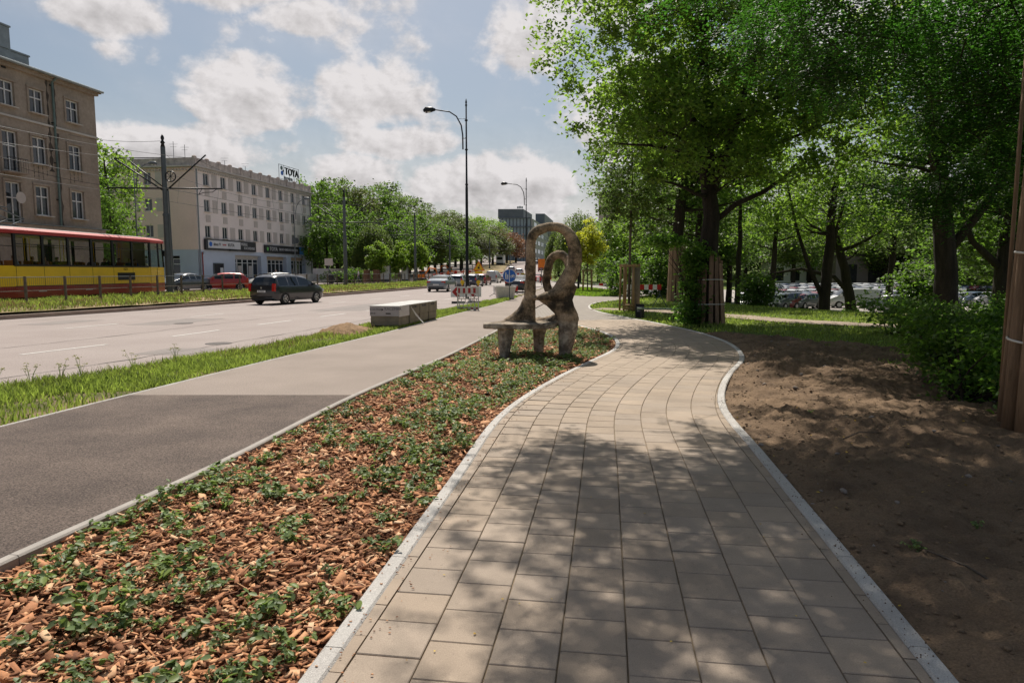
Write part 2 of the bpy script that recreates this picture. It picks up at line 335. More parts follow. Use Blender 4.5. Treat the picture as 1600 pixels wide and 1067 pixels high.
def strip(name, fl, fr, y0, y1, zo, mat, m=3, s0=.5, growth=.02, parent=None, zl=None, skirt=0.0, uneven=0.0, smooth=True, kind='structure'):
    ys = ys_range(y0, y1, s0, growth); V = []; F = []
    for y in ys:
        a, b = fl(y), fr(y)
        for k in range(m + 1):
            x = a + (b - a) * k / m
            z = gz(x, y) + zo + (zl(k / m, y) if zl else 0)
            if uneven: z += uneven * mnoise.noise((x * .9, y * .9, 3)) + uneven * .5 * mnoise.noise((x * 3, y * 3, 9))
            V.append((x, y, z))
    for j in range(len(ys) - 1):
        for k in range(m):
            a = j * (m + 1) + k; F.append((a, a + 1, a + m + 2, a + m + 1))
    return link(name, np_mesh(name, V, F, mat, smooth), parent, kind=kind if parent is None else None)

# base ground sheet to the horizon
def base_ground():
    xs = np.concatenate([np.arange(-900, -60, 40), np.arange(-60, 60, 1.5), np.arange(60, 901, 40)])
    ys = np.concatenate([np.arange(-60, -6, 6), np.arange(-6, 70, 1.0), np.arange(70, 250, 5), np.arange(250, 1300, 35)])
    V = []
    for y in ys:
        xe = xr_path(min(y, 60)) + .1
        for x in xs:
            z = gz(x, y) - (.14 if (x < xe + 1.0 and y < 60) or (x < 12 and y >= 60) or (y < 14 and x < 14) else .02)
            V.append((x, y, z))
    nx = len(xs); F = []
    for j in range(len(ys) - 1):
        for i in range(nx - 1):
            a = j * nx + i; F.append((a, a + 1, a + nx + 1, a + nx))
    link('ground', np_mesh('ground', V, F, m_grassg, True), kind='structure')
base_ground()
road = strip('road', x_kerb, x_road, -2, 520, 0, m_asph, m=6, s0=1.2, growth=.03)
strip('road_far_side', x_road2, x_tramfar, -2, 520, .18, m_asph, m=4, s0=1.5, growth=.03)
strip('pavement_far_side', lambda y: x_road2(y) - 9, x_road2, -2, 520, .3, m_pave, m=3, s0=1.5, growth=.03)
strip('cycle_path', xl_cyc, lambda y: xr_cyc(y) - .06, 9.35, 105, 0, m_cyc, m=3)
strip('cycle_path_new_asphalt', xl_cyc, lambda y: xr_cyc(y) - .06, -2, 9.35, .004, m_cycnew, m=3)
strip('verge', x_road, lambda y: xl_cyc(y) - .05, -2, 105, -.015, m_verge, m=8, s0=.2, growth=.01, uneven=.05, kind='structure')
def rz_res(t, y): return .13 + .24 * ss(min(t, 1 - t * .6) * 3) if t < .5 else .13 + .24 * ss((1.15 - t) * 3)
strip('tram_reserve', lambda y: x_tramfar(y) + .02, lambda y: x_kerb(y) - .16, -2, 520, 0, m_reserve, m=12, s0=.6, growth=.02, zl=rz_res, uneven=.04)
def kerb_run(name, f, y0, y1, w, z0, z1, mat, side=1, seg=1.0, gap=.006, maxn=300, zf=None):
    """kerb stones laid along x=f(y), their width to the right (side=1) or left (-1)."""
    root = struct(name); y = y0; n = 0; far = MB()
    while y < y1:
        sl = (f(y + .1) - f(y)) / .1; dy = (seg if n < maxn else seg * 3) / math.sqrt(1 + sl * sl); ye = y + dy
        rows = []
        for t in (0, .5, 1):
            yy = y + (dy - gap) * t; s2 = (f(yy + .05) - f(yy - .05)) / .1; L = math.hypot(1, s2); nx, ny = 1 / L, -s2 / L
            x0 = f(yy); g = gz(x0, yy) + (zf(yy) if zf else 0); b = .012
            a = (x0, yy); c = (x0 + nx * w * side, yy + ny * w * side)
            ai = (x0 + nx * b * side, yy + ny * b * side); ci = (x0 + nx * (w - b) * side, yy + ny * (w - b) * side)
            rows.append([(a[0], a[1], g + z0), (a[0], a[1], g + z1 - b), (ai[0], ai[1], g + z1), (ci[0], ci[1], g + z1), (c[0], c[1], g + z1 - b), (c[0], c[1], g + z0)])
        mb = MB() if n < maxn else far
        vs = [p for r in rows for p in r]; fs = []
        for j in range(2):
            for k in range(5):
                q = (j * 6 + k, j * 6 + k + 1, (j + 1) * 6 + k + 1, (j + 1) * 6 + k); fs.append(q if side < 0 else q[::-1])
        fs += [tuple(range(6)), tuple(reversed(range(12, 18)))]
        mb.add(vs, fs)
        if n < maxn: mb.build('kerb_stone', mat, root)
        y = ye; n += 1
    if far.v: far.build('kerb_row', mat, root, kind='stuff')
    return root
kerb_run('path_kerb_left', lambda y: xl_path(y) - .11, -1.0, 24.3, .10, -.2, .004, m_kerb, 1, maxn=30)
kerb_run('path_kerb_right', lambda y: xr_path(y) + .005, -1.0, 46, .10, -.2, .008, m_kerb, 1, maxn=40)
kerb_run('cycle_kerb_right', lambda y: xr_cyc(y) - .055, -1.0, 24.3, .08, -.2, .012, m_kerbg, 1, maxn=30)
kerb_run('cycle_kerb_left', lambda y: xl_cyc(y) - .05, -1.0, 40, .05, -.2, .010, m_kerb, 1, maxn=45)
kerb_run('tram_kerb', lambda y: x_kerb(y), -1.0, 300, .16, -.1, .15, m_kerbr, -1, seg=1.0, maxn=100)
kerb_run('road_kerb_near', lambda y: x_road(y) - .10, -1.0, 100, .12, -.1, .012, m_kerbg, 1, seg=1.0, maxn=50)
# lane dashes are painted sheets on the road
dash_m = m_white
def dash(fx, y0, ln, w=.12):
    V = []; F = []
    n = 3
    for i in range(n + 1):
        y = y0 + ln * i / n; x = fx(y); V += [(x - w / 2, y, gz(x, y) + .005), (x + w / 2, y, gz(x, y) + .005)]
    for i in range(n): F.append((2 * i, 2 * i + 1, 2 * i + 3, 2 * i + 2))
    link('lane_dash', np_mesh('lane_dash', V, F, dash_m), road)
fa = curve_fn([(-12.3, 6), (-10.15, 14), (-9.0, 18), (-8.3, 21.6), (-6.4, 30), (-3.2, 48), (.2, 73), (2.5, 105), (4.8, 160)])
fb = curve_fn([(-17, 8), (-13.6, 20), (-12.2, 26), (-9.6, 38), (-6.6, 54), (-3.6, 75), (-1.4, 105), (1, 160)])
for i in range(17): dash(fa, 2 + i * 4 if i < 12 else 2 + 48 + (i - 12) * 8, 2.0 if i < 12 else 3)
for i in range(15): dash(fb, 4 + 15.3 - 15.3 + i * 5.4 + .3, 2.0)
# patches and long cracks in the old asphalt
m_patch = M('asphalt_patch', (.25, .222, .208), .92, .12, .8, bump=.3, bscale=130, fine=.16, fscale=90)
m_crack = M('tar_joint', (.10, .09, .085), .8, .3, 5)
for (px0, y0, w, ln) in ((-12.5, 22, 1.4, 3), (-7.9, 14, 1.2, 1.2), (-9, 30, 2.4, 7), (-16, 22, 1.1, 2.2)):
    x0 = px0; s = .19
    link('road_patch', np_mesh('road_patch', [(x0, y0, .004), (x0 + w, y0, .004), (x0 + w + s * ln, y0 + ln, .004), (x0 + s * ln, y0 + ln, .004)], [(0, 1, 2, 3)], m_patch), road)
for fx, y0, y1 in ((lambda y: x_road(y) - 1.1, 9, 34), (lambda y: fa(y) - 1.6, 10, 40), (lambda y: x_kerb(y) + 1.5, 18, 50)):
    V = []; F = []; y = y0; i = 0
    while y < y1:
        x = fx(y) + .09 * mnoise.noise((y * 1.1, 0, 0)) + .03 * mnoise.noise((y * 6, 4, 0)); w = .012 + .03 * max(0, mnoise.noise((y * .8, 9, 0)))
        V += [(x - w, y, .006), (x + w, y, .006)]
        if i: F.append((2 * i - 2, 2 * i - 1, 2 * i + 1, 2 * i))
        y += .25; i += 1
    link('tar_joint', np_mesh('tar_joint', V, F, m_crack), road)
# manhole covers
for (x, y) in ((-10.9, 22.6), (-7.0, 16.2)):
    mb = MB(); mb.tube([(x, y, -.02), (x, y, .009)], .30, 24); mb.build('manhole_cover', M('cast_iron', (.08, .07, .065), .7, .3, 20, metal=.3), road)

# ------------------------------------------------------------------ paved footpath
strip('paved_path', lambda y: xl_path(y) - .02, lambda y: xr_path(y) + .02, -1, 24.2, -.012, m_joint, m=2, s0=.4, growth=0)
path = bpy.data.objects['paved_path']
def slab_mesh(name, w, l, h=.06, b=.004):
    bm = bmesh.new(); bmesh.ops.create_cube(bm, size=1); bmesh.ops.scale(bm, vec=(w, l, h), verts=bm.verts); bmesh.ops.translate(bm, vec=(0, 0, -h / 2), verts=bm.verts)
    bmesh.ops.bevel(bm, geom=[e for e in bm.edges if all(v.co.z > -h * .5 for v in e.verts)], offset=b, segments=1, affect='EDGES')
    me = bpy.data.meshes.new(name); bm.to_mesh(me); bm.free(); me.materials.append(m_slab); return me
def lay_slabs():
    cpts = []; y = -1.0
    while y < 24.6:
        # centre line half-way between the edges
        cpts.append(((max(xl_path(y), xr_path(y) - 2.75 - .9 * ss((y - 12) / 8)) + xr_path(y)) / 2, y)); y += .1
    # smooth
    c = np.array(cpts); 
    for _ in range(30): c[1:-1, 0] = (c[:-2, 0] + c[2:, 0] + 2 * c[1:-1, 0]) / 4
    d = np.diff(c, axis=0); s = np.concatenate([[0], np.cumsum(np.hypot(d[:, 0], d[:, 1]))])
    cand = []; P = .302
    for col in range(-7, 8):
        t = (col + .5) * P; off = 0 if col % 2 == 0 else P / 2
        k = 0
        while True:
            q = off + k * P; k += 1
            if q > s[-1] - .1: break
            i = int(np.searchsorted(s, q)); i = max(1, min(len(s) - 1, i)); u = (q - s[i - 1]) / (s[i] - s[i - 1])
            p = c[i - 1] * (1 - u) + c[i] * u; tg = d[i - 1] / np.hypot(*d[i - 1]); nr = np.array([tg[1], -tg[0]])
            w = p + nr * t; x, y = float(w[0]), float(w[1])
            cand.append((x, y, math.atan2(-tg[0], tg[1])))
    me = slab_mesh('slab', P - .0065, P - .0065)
    hw = P / 2 - .00325
    full = []; cut = []
    for (x, y, a) in cand:
        if y > 24.3: continue
        ca, sa = math.cos(a), math.sin(a)
        quad = [(x + ca * u - sa * v, y + sa * u + ca * v) for u, v in ((-hw, -hw), (hw, -hw), (hw, hw), (-hw, hw))]
        # trim against both edges
        def clip(poly, fn, keep):
            out = []
            for i in range(len(poly)):
                p, q = poly[i], poly[(i + 1) % len(poly)]; dp = (p[0] - fn(p[1])) * keep; dq = (q[0] - fn(q[1])) * keep
                if dp >= 0: out.append(p)
                if (dp >= 0) != (dq >= 0):
                    t = dp / (dp - dq); out.append((p[0] + (q[0] - p[0]) * t, p[1] + (q[1] - p[1]) * t))
            return out
        poly = clip(quad, lambda yy: xl_path(yy) - .004, 1)
        if len(poly) > 2: poly = clip(poly, lambda yy: xr_path(yy), -1)
        if len(poly) < 3: continue
        ar = abs(sum(poly[i][0] * poly[(i + 1) % len(poly)][1] - poly[(i + 1) % len(poly)][0] * poly[i][1] for i in range(len(poly)))) / 2
        if ar < .0025: continue
        if ar > .97 * (2 * hw) ** 2: full.append((x, y, a, None))
        else: full.append((x, y, a, poly))
    full.sort(key=lambda q: q[1] if q[1] > 2.3 else 99 + q[1])
    rest = MB(); n = 0
    for (x, y, a, poly) in full:
        dz = rnd.uniform(-.0018, .0018)
        if n < 300 and y > 2.2:
            if poly is None:
                o = link('paving_slab', me, path, loc=(x, y, dz), rz=a + rnd.uniform(-.006, .006)); o.rotation_euler.x = rnd.uniform(-.005, .005)
            else:
                mb = MB(); mb.prism([(p[0] - x, p[1] - y) for p in poly], -.06, 0); link('paving_slab', mb.mesh('cut_slab', m_slab), path, loc=(x, y, dz))
            n += 1
        else:
            ca, sa = math.cos(a), math.sin(a)
            pl = poly or [(x + ca * u - sa * v, y + sa * u + ca * v) for u, v in ((-hw, -hw), (hw, -hw), (hw, hw), (-hw, hw))]
            if sum(pl[i][0] * pl[(i + 1) % len(pl)][1] - pl[(i + 1) % len(pl)][0] * pl[i][1] for i in range(len(pl))) < 0: pl = pl[::-1]
            rest.prism(pl, -.05, dz)
    rest.build('paving_slab_field', m_slabd, path, kind='stuff')
lay_slabs()
# plaza and far footpath beyond the planting bed
def brick_mat():
    m = bpy.data.materials.new('paving_blocks'); m.use_nodes = True; nt = m.node_tree; N = nt.nodes; L = nt.links; b = N['Principled BSDF']; b.inputs['Roughness'].default_value = .9
    g = N.new('ShaderNodeNewGeometry'); t = N.new('ShaderNodeTexBrick'); L.new(g.outputs['Position'], t.inputs[0])
    t.inputs['Color1'].default_value = (.30, .265, .235, 1); t.inputs['Color2'].default_value = (.255, .225, .20, 1); t.inputs['Mortar'].default_value = (.17, .14, .10, 1)
    t.inputs['Scale'].default_value = 1; t.inputs['Brick Width'].default_value = .3; t.inputs['Row Height'].default_value = .3; t.inputs['Mortar Size'].default_value = .012
    L.new(t.outputs[0], b.inputs['Base Color']); MATS['paving_blocks'] = m; return m
m_brick = brick_mat()
strip('footpath_far', lambda y: xr_cyc(y) + .02, lambda y: xr_path(y), 24.2, 62, -.003, m_brick, m=4)
strip('footpath_beyond', lambda y: xr_cyc(y) + .5, lambda y: xr_path(62) + (y - 62) * .22, 62, 112, .0, m_pave, m=3)
# planting bed
bed_l = lambda y: xr_cyc(y) + .02; bed_r = lambda y: xl_path(y) - .105
strip('planting_bed', bed_l, bed_r, -1, 24.3, -.055, m_mulchbase, m=10, s0=.15, growth=0, uneven=.02)
# ---- lawn tongues and small grass island on the right of the far path
def blob_patch(name, poly, mat, z=.012, kind='structure', n=4):
    c = np.mean(np.array(poly), axis=0); V = [(c[0], c[1], gz(*c) + z + .03)]; F = []; k = len(poly)
    for j in range(1, n + 1):
        for p in poly:
            q = c + (np.array(p) - c) * j / n; V.append((q[0], q[1], gz(*q) + z + (.03 if j < n else -.01)))
    for i in range(k): F.append((0, 1 + i, 1 + (i + 1) % k, 1 + (i + 1) % k))
    me = MB(); me.v = V; me.f = [(0, 1 + i, 1 + (i + 1) % k) for i in range(k)]
    for j in range(n - 1):
        for i in range(k):
            a = 1 + j * k + i; b = 1 + j * k + (i + 1) % k; me.f.append((a, a + k, b + k, b))
    me.m = [0] * len(me.f); return me.build(name, mat, smooth=True, kind=kind)
isl = [(4.3, 50), (5.6, 47.5), (7.2, 48), (8.6, 52), (9.0, 62), (8.2, 72), (6.8, 74), (5.6, 66)]
blob_patch('grass_island', isl, m_grassg, .02)
# park footpath of trodden earth, behind the large tree
strip('park_path', lambda y: 0, lambda y: 1, 0, 1, -5, m_dpath)   # replaced below
bpy.data.objects.remove(bpy.data.objects['park_path'])
def ribbon(name, pts, w, zo, mat, n=40):
    pts = np.array(pts, float); d = np.diff(pts, axis=0); s = np.concatenate([[0], np.cumsum(np.hypot(d[:, 0], d[:, 1]))])
    V = []; F = []
    for i in range(n + 1):
        q = s[-1] * i / n; x = np.interp(q, s, pts[:, 0]); y = np.interp(q, s, pts[:, 1]); x2 = np.interp(q + .1, s, pts[:, 0]) - np.interp(q - .1, s, pts[:, 0]); y2 = np.interp(q + .1, s, pts[:, 1]) - np.interp(q - .1, s, pts[:, 1])
        L = math.hypot(x2, y2) + 1e-9; nx, ny = y2 / L, -x2 / L; ww = w[0] + (w[1] - w[0]) * i / n if hasattr(w, '__len__') else w
        ww *= 1 + .25 * mnoise.noise((q * .6, 1, 2))
        for k in range(5):
            t = (k / 4 - .5) * ww; X = x + nx * t; Y = y + ny * t; V.append((X, Y, gz(X, Y) + zo))
    for i in range(n):
        for k in range(4): a = i * 5 + k; F.append((a, a + 1, a + 6, a + 5))
    return link(name, np_mesh(name, V, F, mat, True), kind='structure')
ribbon('park_path', [(3.9, 31.5), (6.0, 30.2), (8.2, 27), (9.6, 23.5), (12, 21.2), (16, 20.6), (22, 21.5), (40, 23)], (1.5, 2.2), .02, m_dpath)
ribbon('park_path_side', [(14, 21.5), (14.8, 24), (17.5, 29), (21, 36)], 1.6, .028, m_dpath)
ribbon('car_park_lane', [(10, 120), (30, 88), (60, 75), (110, 70)], 60, .05, m_pave)
# dug soil to the right of the path
def soil_patch():
    V = []; F = []; ys = np.arange(-1.0, 19.4, .045); m = 190
    def right(y): return 5.6 + .25 * y + 9 * (1 - ss((y + 1) / 14)) if y < 14 else xr_path(y) + .15 + (9.1 - 0 - xr_path(14)) * max(0, 1 - ((y - 14) / 5.4)) ** .8
    for y in ys:
        a = xr_path(y) + .1; b = max(a + .15, right(y))
        for k in range(m + 1):
            x = a + (b - a) * (k / m) ** 1.25; e = min(1, (x - a) / .5) * min(1, (b - x) / .8 + .0)
            n = mnoise.fractal((x * 1.3, y * 1.3, 0), .8, 2.1, 6) * .075 + mnoise.noise((x * .45, y * .45, 5)) * .07 + max(0, mnoise.noise((x * 6, y * 6, 2)) - .05) * .08 + abs(mnoise.noise((x * 15, y * 15, 7))) * .035 + abs(mnoise.noise((x * 31, y * 31, 8))) * .016
            V.append((x, y, -.03 + .06 * e + n * (.35 + .65 * e)))
    w = m + 1
    for j in range(len(ys) - 1):
        for k in range(m): a = j * w + k; F.append((a, a + 1, a + w + 1, a + w))
    o = link('soil', np_mesh('soil', V, F, m_soil, True), kind='structure')
    return np.array(V)
soilV = soil_patch()
# ------------------------------------------------------------------ vegetation
lf_lime = leaf_mat('leaf_linden', (.064, .112, .026), (.32, .53, .055), tw=.46)
lf_dark = leaf_mat('leaf_dark', (.042, .078, .022), (.20, .38, .04), tw=.40)
lf_rob = leaf_mat('leaf_robinia', (.028, .068, .020), (.09, .28, .025), tw=.36)
lf_mid = leaf_mat('leaf_mid', (.068, .100, .028), (.20, .33, .06), tw=.38)
lf_olive = leaf_mat('leaf_olive', (.085, .098, .034), (.18, .25, .06), tw=.30)
lf_rust = leaf_mat('leaf_rust', (.16, .070, .035), (.30, .13, .05), tw=.32, huev=(.14, .10, .03))
lf_yel = leaf_mat('leaf_yellow', (.30, .32, .03), (.66, .70, .05), tw=.42, huev=(.36, .34, .05))
lf_young = leaf_mat('leaf_young_green', (.10, .17, .025), (.34, .55, .05), tw=.40)
lf_will = leaf_mat('leaf_willow', (.09, .13, .035), (.24, .36, .07), tw=.36)
lf_shrub = leaf_mat('leaf_shrub', (.060, .125, .030), (.24, .48, .05), tw=.42)
lf_ground = leaf_mat('leaf_groundcover', (.125, .185, .080), (.28, .42, .09), tw=.30, rough=.5, huev=(.24, .30, .07), var=.45)
lf_grass = leaf_mat('grass_blade', (.16, .23, .045), (.42, .56, .09), tw=.35, var=.4, huev=(.20, .19, .07))
lf_dry = leaf_mat('dry_grass', (.24, .19, .09), (.26, .22, .09), tw=.3)
lf_fallen = leaf_mat('fallen_leaf', (.60, .42, .05), (.4, .3, .04), tw=.2, huev=(.45, .22, .05))

def frames(n, rng, up=.5, droop=0.0):
    """random orthonormal leaf frames: tip direction a, width direction b, normal c"""
    c = rng.normal(size=(n, 3)); c /= np.linalg.norm(c, axis=1)[:, None]; c[:, 2] = np.abs(c[:, 2]) + up; c /= np.linalg.norm(c, axis=1)[:, None]
    a = rng.normal(size=(n, 3)); a[:, 2] -= droop; a -= (a * c).sum(1)[:, None] * c; a /= np.linalg.norm(a, axis=1)[:, None]
    return a, np.cross(c, a), c
def leaf_quads(P, size, rng, up=.5, droop=.4, ratio=.62, fold=.18):
    n = len(P); a, b, c = frames(n, rng, up, droop); s = (size * rng.uniform(.6, 1.35, n))[:, None]
    v0 = P - a * s * .5; v2 = P + a * s * .5; mid = P - a * s * .08
    v1 = mid + b * s * ratio * .5 + c * s * fold; v3 = mid - b * s * ratio * .5 + c * s * fold
    V = np.stack([v0, v1, v2, v3], 1).reshape(-1, 3); F = np.arange(4 * n).reshape(n, 4); return V, F
def blob_points(blobs, n, rng, shell=.42):
    w = np.array([b[3] * b[4] * b[5] * (b[6] if len(b) > 6 else 1) for b in blobs], float) ** .8; w /= w.sum()
    k = rng.choice(len(blobs), n, p=w); B = np.array([b[:6] for b in blobs], float)[k]
    d = rng.normal(size=(n, 3)); d /= np.linalg.norm(d, axis=1)[:, None]; r = rng.uniform(0, 1, n) ** shell
    return B[:, :3] + d * r[:, None] * B[:, 3:6]
def make_crown(name, blobs, nclump, per, crad, lsize, mat, seed, shell=.42, up=.5, droop=.5, flat=.55, ratio=.62):
    rng = np.random.default_rng(seed); C = blob_points(blobs, nclump, rng, shell)
    n = nclump * per; k = np.repeat(np.arange(nclump), per); cr = (crad * rng.uniform(.55, 1.4, nclump))[k][:, None]
    off = rng.normal(size=(n, 3)) * .5; off[:, 2] *= flat; P = C[k] + off * cr; P[:, 2] -= (off[:, 0] ** 2 + off[:, 1] ** 2) * cr[:, 0] * .25
    V, F = leaf_quads(P, lsize, rng, up, droop, ratio); return np_mesh(name, V, F, mat), C
def make_trunk(name, pts, rads, targets, mat, seed, n=40, r0=.1, h0=.35, seg=10, sub=True):
    """trunk polyline plus limbs that climb from it to crown clumps"""
    rg = random.Random(seed); mb = MB(); P = [Vector(p) for p in pts]
    fine = []; fr = []
    for i in range(len(P) - 1):
        for k in range(4):
            t = k / 4; q = P[i].lerp(P[i + 1], t); q += Vector((mnoise.noise((q.z * .7, seed, 1)), mnoise.noise((q.z * .7, seed, 7)), 0)) * .10 * (1 if i or k else 0)
            fine.append(q); fr.append(rads[i] * (1 - t) + rads[i + 1] * t)
    fine.append(P[-1]); fr.append(rads[-1])
    mb.tube(fine, fr, seg)
    T = [Vector(t) for t in targets]; rg.shuffle(T); ends = []
    for t in T[:n]:
        # start: point on trunk below the target, or on an earlier limb
        cand = [(fine[i], fr[i]) for i in range(int(len(fine) * h0), len(fine))]
        cand += [(e, r) for e, r in ends]
        best = min(cand, key=lambda c: (c[0] - t).length + (2.5 if c[0].z > t.z - .3 else 0) - 6 * c[1])
        a, ra = best
        if (a - t).length > 4.2 + r0 * 4: continue
        rr = min(ra * .75, r0 * max(.25, (a - t).length / 5)); mid = a.lerp(t, .5) + Vector((rg.uniform(-.3, .3), rg.uniform(-.3, .3), -.12 * (a - t).length * rg.uniform(-.4, 1)))
        pp = [];
        for k in range(6):
            u = k / 5; q = a * (1 - u) ** 2 + mid * 2 * u * (1 - u) + t * u * u; q += Vector((rg.uniform(-1, 1), rg.uniform(-1, 1), rg.uniform(-1, 1))) * .05 * (0 < k < 5); pp.append(q)
        mb.tube(pp, [rr * (1 - .8 * k / 5) for k in range(6)], 6 if rr > .04 else 4, cap=False)
        ends += [(pp[2], rr * .6), (pp[3], rr * .45), (pp[4], rr * .3)]
    return mb.mesh(name, mat, True)
def tree(name, label, loc, pts, rads, blobs, nclump, per, crad, lsize, leafm, barkm=None, seed=1, group=None, nlimb=40, r0=.1, h0=.35, cat='tree', **k):
    root = thing(name, label, cat, loc, 0, group)
    cm, C = make_crown('crown', blobs, nclump, per, crad, lsize, leafm, seed, **k)
    link('trunk', make_trunk('trunk', pts, rads, [tuple(c) for c in C], barkm or m_bark, seed, nlimb, r0, h0), root)
    link('crown', cm, root); return root
def V2(x, y): return (x, y, gz(x, y))

# --- the big linden beside the path, its trunk wrapped in planks
bigt = tree('linden_tree', 'big tree by the paved path, trunk wrapped in boards and white rope', V2(6.5, 22.7),
            [(0, 0, -.2), (.02, 0, 1.2), (.0, .05, 3.5), (-.15, .1, 6), (-.35, .2, 9), (-.6, .2, 12.5), (-.5, 0, 16)], [.45, .37, .27, .22, .17, .11, .04],
            [(-2.0, 0, 9.5, 3.7, 4, 3.6), (-1.6, -.5, 6.6, 3.2, 3.2, 1.8), (2.4, 0, 9.0, 3.4, 3.8, 3.6), (0, .5, 14, 4.6, 4.4, 4), (.4, 2.5, 8, 4.5, 3, 3.5), (2.6, -1.5, 6.4, 2.3, 2.4, 1.5), (-.6, -1.8, 5.4, 2.6, 1.0, 1.2, 1.6), (1.4, -1.6, 5.2, 1.8, 1.0, 1.2, 1.4)],
            620, 100, .62, .165, lf_lime, seed=11, nlimb=130, r0=.13, h0=.33)
# fork of the main trunk
mb = MB(); mb.tube([(.0, .0, 4.2), (.45, -.05, 5.4), (1.0, .1, 7.4), (1.7, .2, 9.8), (2.3, .3, 12)], [.14, .13, .11, .08, .04], 9); mb.tube([(0.1, 0, 3.3), (.8, -.1, 3.9), (1.7, -.2, 4.3), (2.6, -.3, 5.0)], [.10, .09, .07, .03], 8)
mb.tube([(-.1, 0, 5.8), (-.8, -.2, 6.7), (-1.4, -.3, 7.8)], [.12, .1, .05], 8)
mb.build('limb', m_bark, bigt, smooth=True)
m_plank = M('weathered_plank', (.30, .19, .13), .9, .3, 4, bump=.8, bscale=30, stretch=(1, 1, .12), bdist=.015, fine=.3, fscale=40, objrnd=.35)
m_plankn = M('round_pole_brown', (.24, .155, .095), .8, .35, 4, bump=.7, bscale=22, stretch=(1, 1, .10), bdist=.02, fine=.25, fscale=40, objrnd=.12)
m_rope = M('white_rope', (.70, .68, .64), .8, .1, 30)
def wrap_planks(root, r0, r1, h, n, mat, w, seed, rope_z=(), rnd_h=.3, round_=False, a0=0, a1=360):
    rg = random.Random(seed)
    for i in range(n):
        a = R(a0 + (a1 - a0) * (i + rg.uniform(-.12, .12)) / n); hh = h + rg.uniform(-rnd_h, rnd_h); mb = MB()
        b = Vector((math.cos(a), math.sin(a), 0)); tdir = Vector((-math.sin(a), math.cos(a), 0)); rb = r0 + rg.uniform(0, .05); rt = r1 + rg.uniform(0, .03)
        p0 = b * rb; p1 = b * rt + Vector((0, 0, hh)) + tdir * rg.uniform(-.05, .05)
        if round_: 
            mb.tube([p0 + (p1 - p0) * t + b * (.012 * mnoise.noise((t * 6, i, seed))) for t in (0, .25, .5, .75, .98, 1)], [w * .5, w * .48, w * .47, w * .46, w * .44, w * .36], 10)
        else:
            ww = w * rg.uniform(.75, 1.15); q = []
            for p in (p0, p1):
                for s, d in ((-1, -.012), (1, -.012), (1, .018), (-1, .018)): q.append(tuple(p + tdir * s * ww / 2 + b * d))
            mb.add(q, [(3, 2, 1, 0), (4, 5, 6, 7), (0, 1, 5, 4), (1, 2, 6, 5), (2, 3, 7, 6), (3, 0, 4, 7)])
        mb.build('plank', mat, root, smooth=round_)
    for z in rope_z:
        rr = r0 + (r1 - r0) * z / h + (w * .55 if round_ else .065); mb = MB(); k = 32
        pts = [(rr * math.cos(2 * math.pi * j / k), rr * math.sin(2 * math.pi * j / k), z + .035 * math.sin(2 * math.pi * j / k + seed)) for j in range(k + 1)]
        mb.tube(pts, .013, 6, cap=False); mb.build('rope', m_rope, root, smooth=True)
wrap_planks(bigt, .54, .40, 2.05, 15, m_plank, .17, 3, (.62, 1.42), .25)
# second wrapped tree further on
t2 = tree('linden_tree', 'dark tree behind the red and white barrier, its trunk boarded without rope', V2(9.6, 40.0), [(0, 0, -.2), (0, 0, 3.5), (.2, 0, 7), (-.1, 0, 11), (0, 0, 15)], [.42, .34, .27, .17, .05],
          [(0, 0, 11, 4.6, 4.6, 4.6), (-1.5, 0, 7.5, 3.6, 4, 2.6), (2, 0, 8, 3.6, 4, 3)], 330, 60, .95, .25, lf_dark, seed=21, nlimb=60, r0=.14)
wrap_planks(t2, .5, .40, 3.3, 12, m_plank, .2, 8, (), .3)
# --- near robinia at the right edge, only its boarded trunk and hanging crown in view
rob = thing('robinia_tree', 'nearest tree at the right edge with tall brown boards strapped round its trunk', 'tree', (5.62, 6.95, 0))
link('trunk', make_trunk('trunk', [(0, 0, -.2), (0, 0, 2), (.1, .1, 4), (.0, .6, 6), (-.5, 1.6, 8.5), (-.9, 2.6, 10.5)], [.30, .26, .22, .19, .12, .05], [tuple(c) for c in blob_points([(-1.2, 3.5, 8.2, 4.6, 3.6, 2.2), (3, 3.5, 6.5, 3, 3, 2.5)], 90, np.random.default_rng(5), .6)], m_bark, 5, 80, .13, .4), rob)
wrap_planks(rob, .37, .30, 3.9, 11, m_plankn, .18, 6, (.98, 1.88, 3.0), .35, True)
def pinnate(P, L, rng, nl=11, droop=1.0):
    """compound leaves: a curved stalk carrying pairs of oval leaflets"""
    n = len(P); az = rng.uniform(0, 2 * math.pi, n); a = np.stack([np.cos(az), np.sin(az), -rng.uniform(.1, 1, n) * droop], 1); a /= np.linalg.norm(a, axis=1)[:, None]
    side = np.cross(a, [0, 0, 1.0]); side /= np.linalg.norm(side, axis=1)[:, None]; up = np.cross(side, a); Ls = L * rng.uniform(.7, 1.25, n)
    Vs = []
    for i in range(nl):
        t = (i // 2 + 1) / (nl // 2 + 1); s = (-1 if i % 2 else 1) if i < nl - 1 else 0
        c = P + a * (Ls * t)[:, None] + np.array([0, 0, -1.0]) * (Ls * t * t * .45)[:, None]
        d = (side * s + a * (.45 if s else 1.0)); d /= np.linalg.norm(d, axis=1)[:, None]; e = np.cross(d, up) 
        ll = (Ls * .21)[:, None]; j = rng.normal(size=(n, 3)) * .12; d2 = d + j; w = ll * .30
        v0 = c; v2 = c + d2 * ll; m_ = c + d2 * ll * .5; v1 = m_ + e * w + up * ll * .06; v3 = m_ - e * w + up * ll * .06
        Vs.append(np.stack([v0, v1, v2, v3], 1).reshape(-1, 3))
    V = np.concatenate(Vs); return V, np.arange(len(V)).reshape(-1, 4)
rng = np.random.default_rng(77)
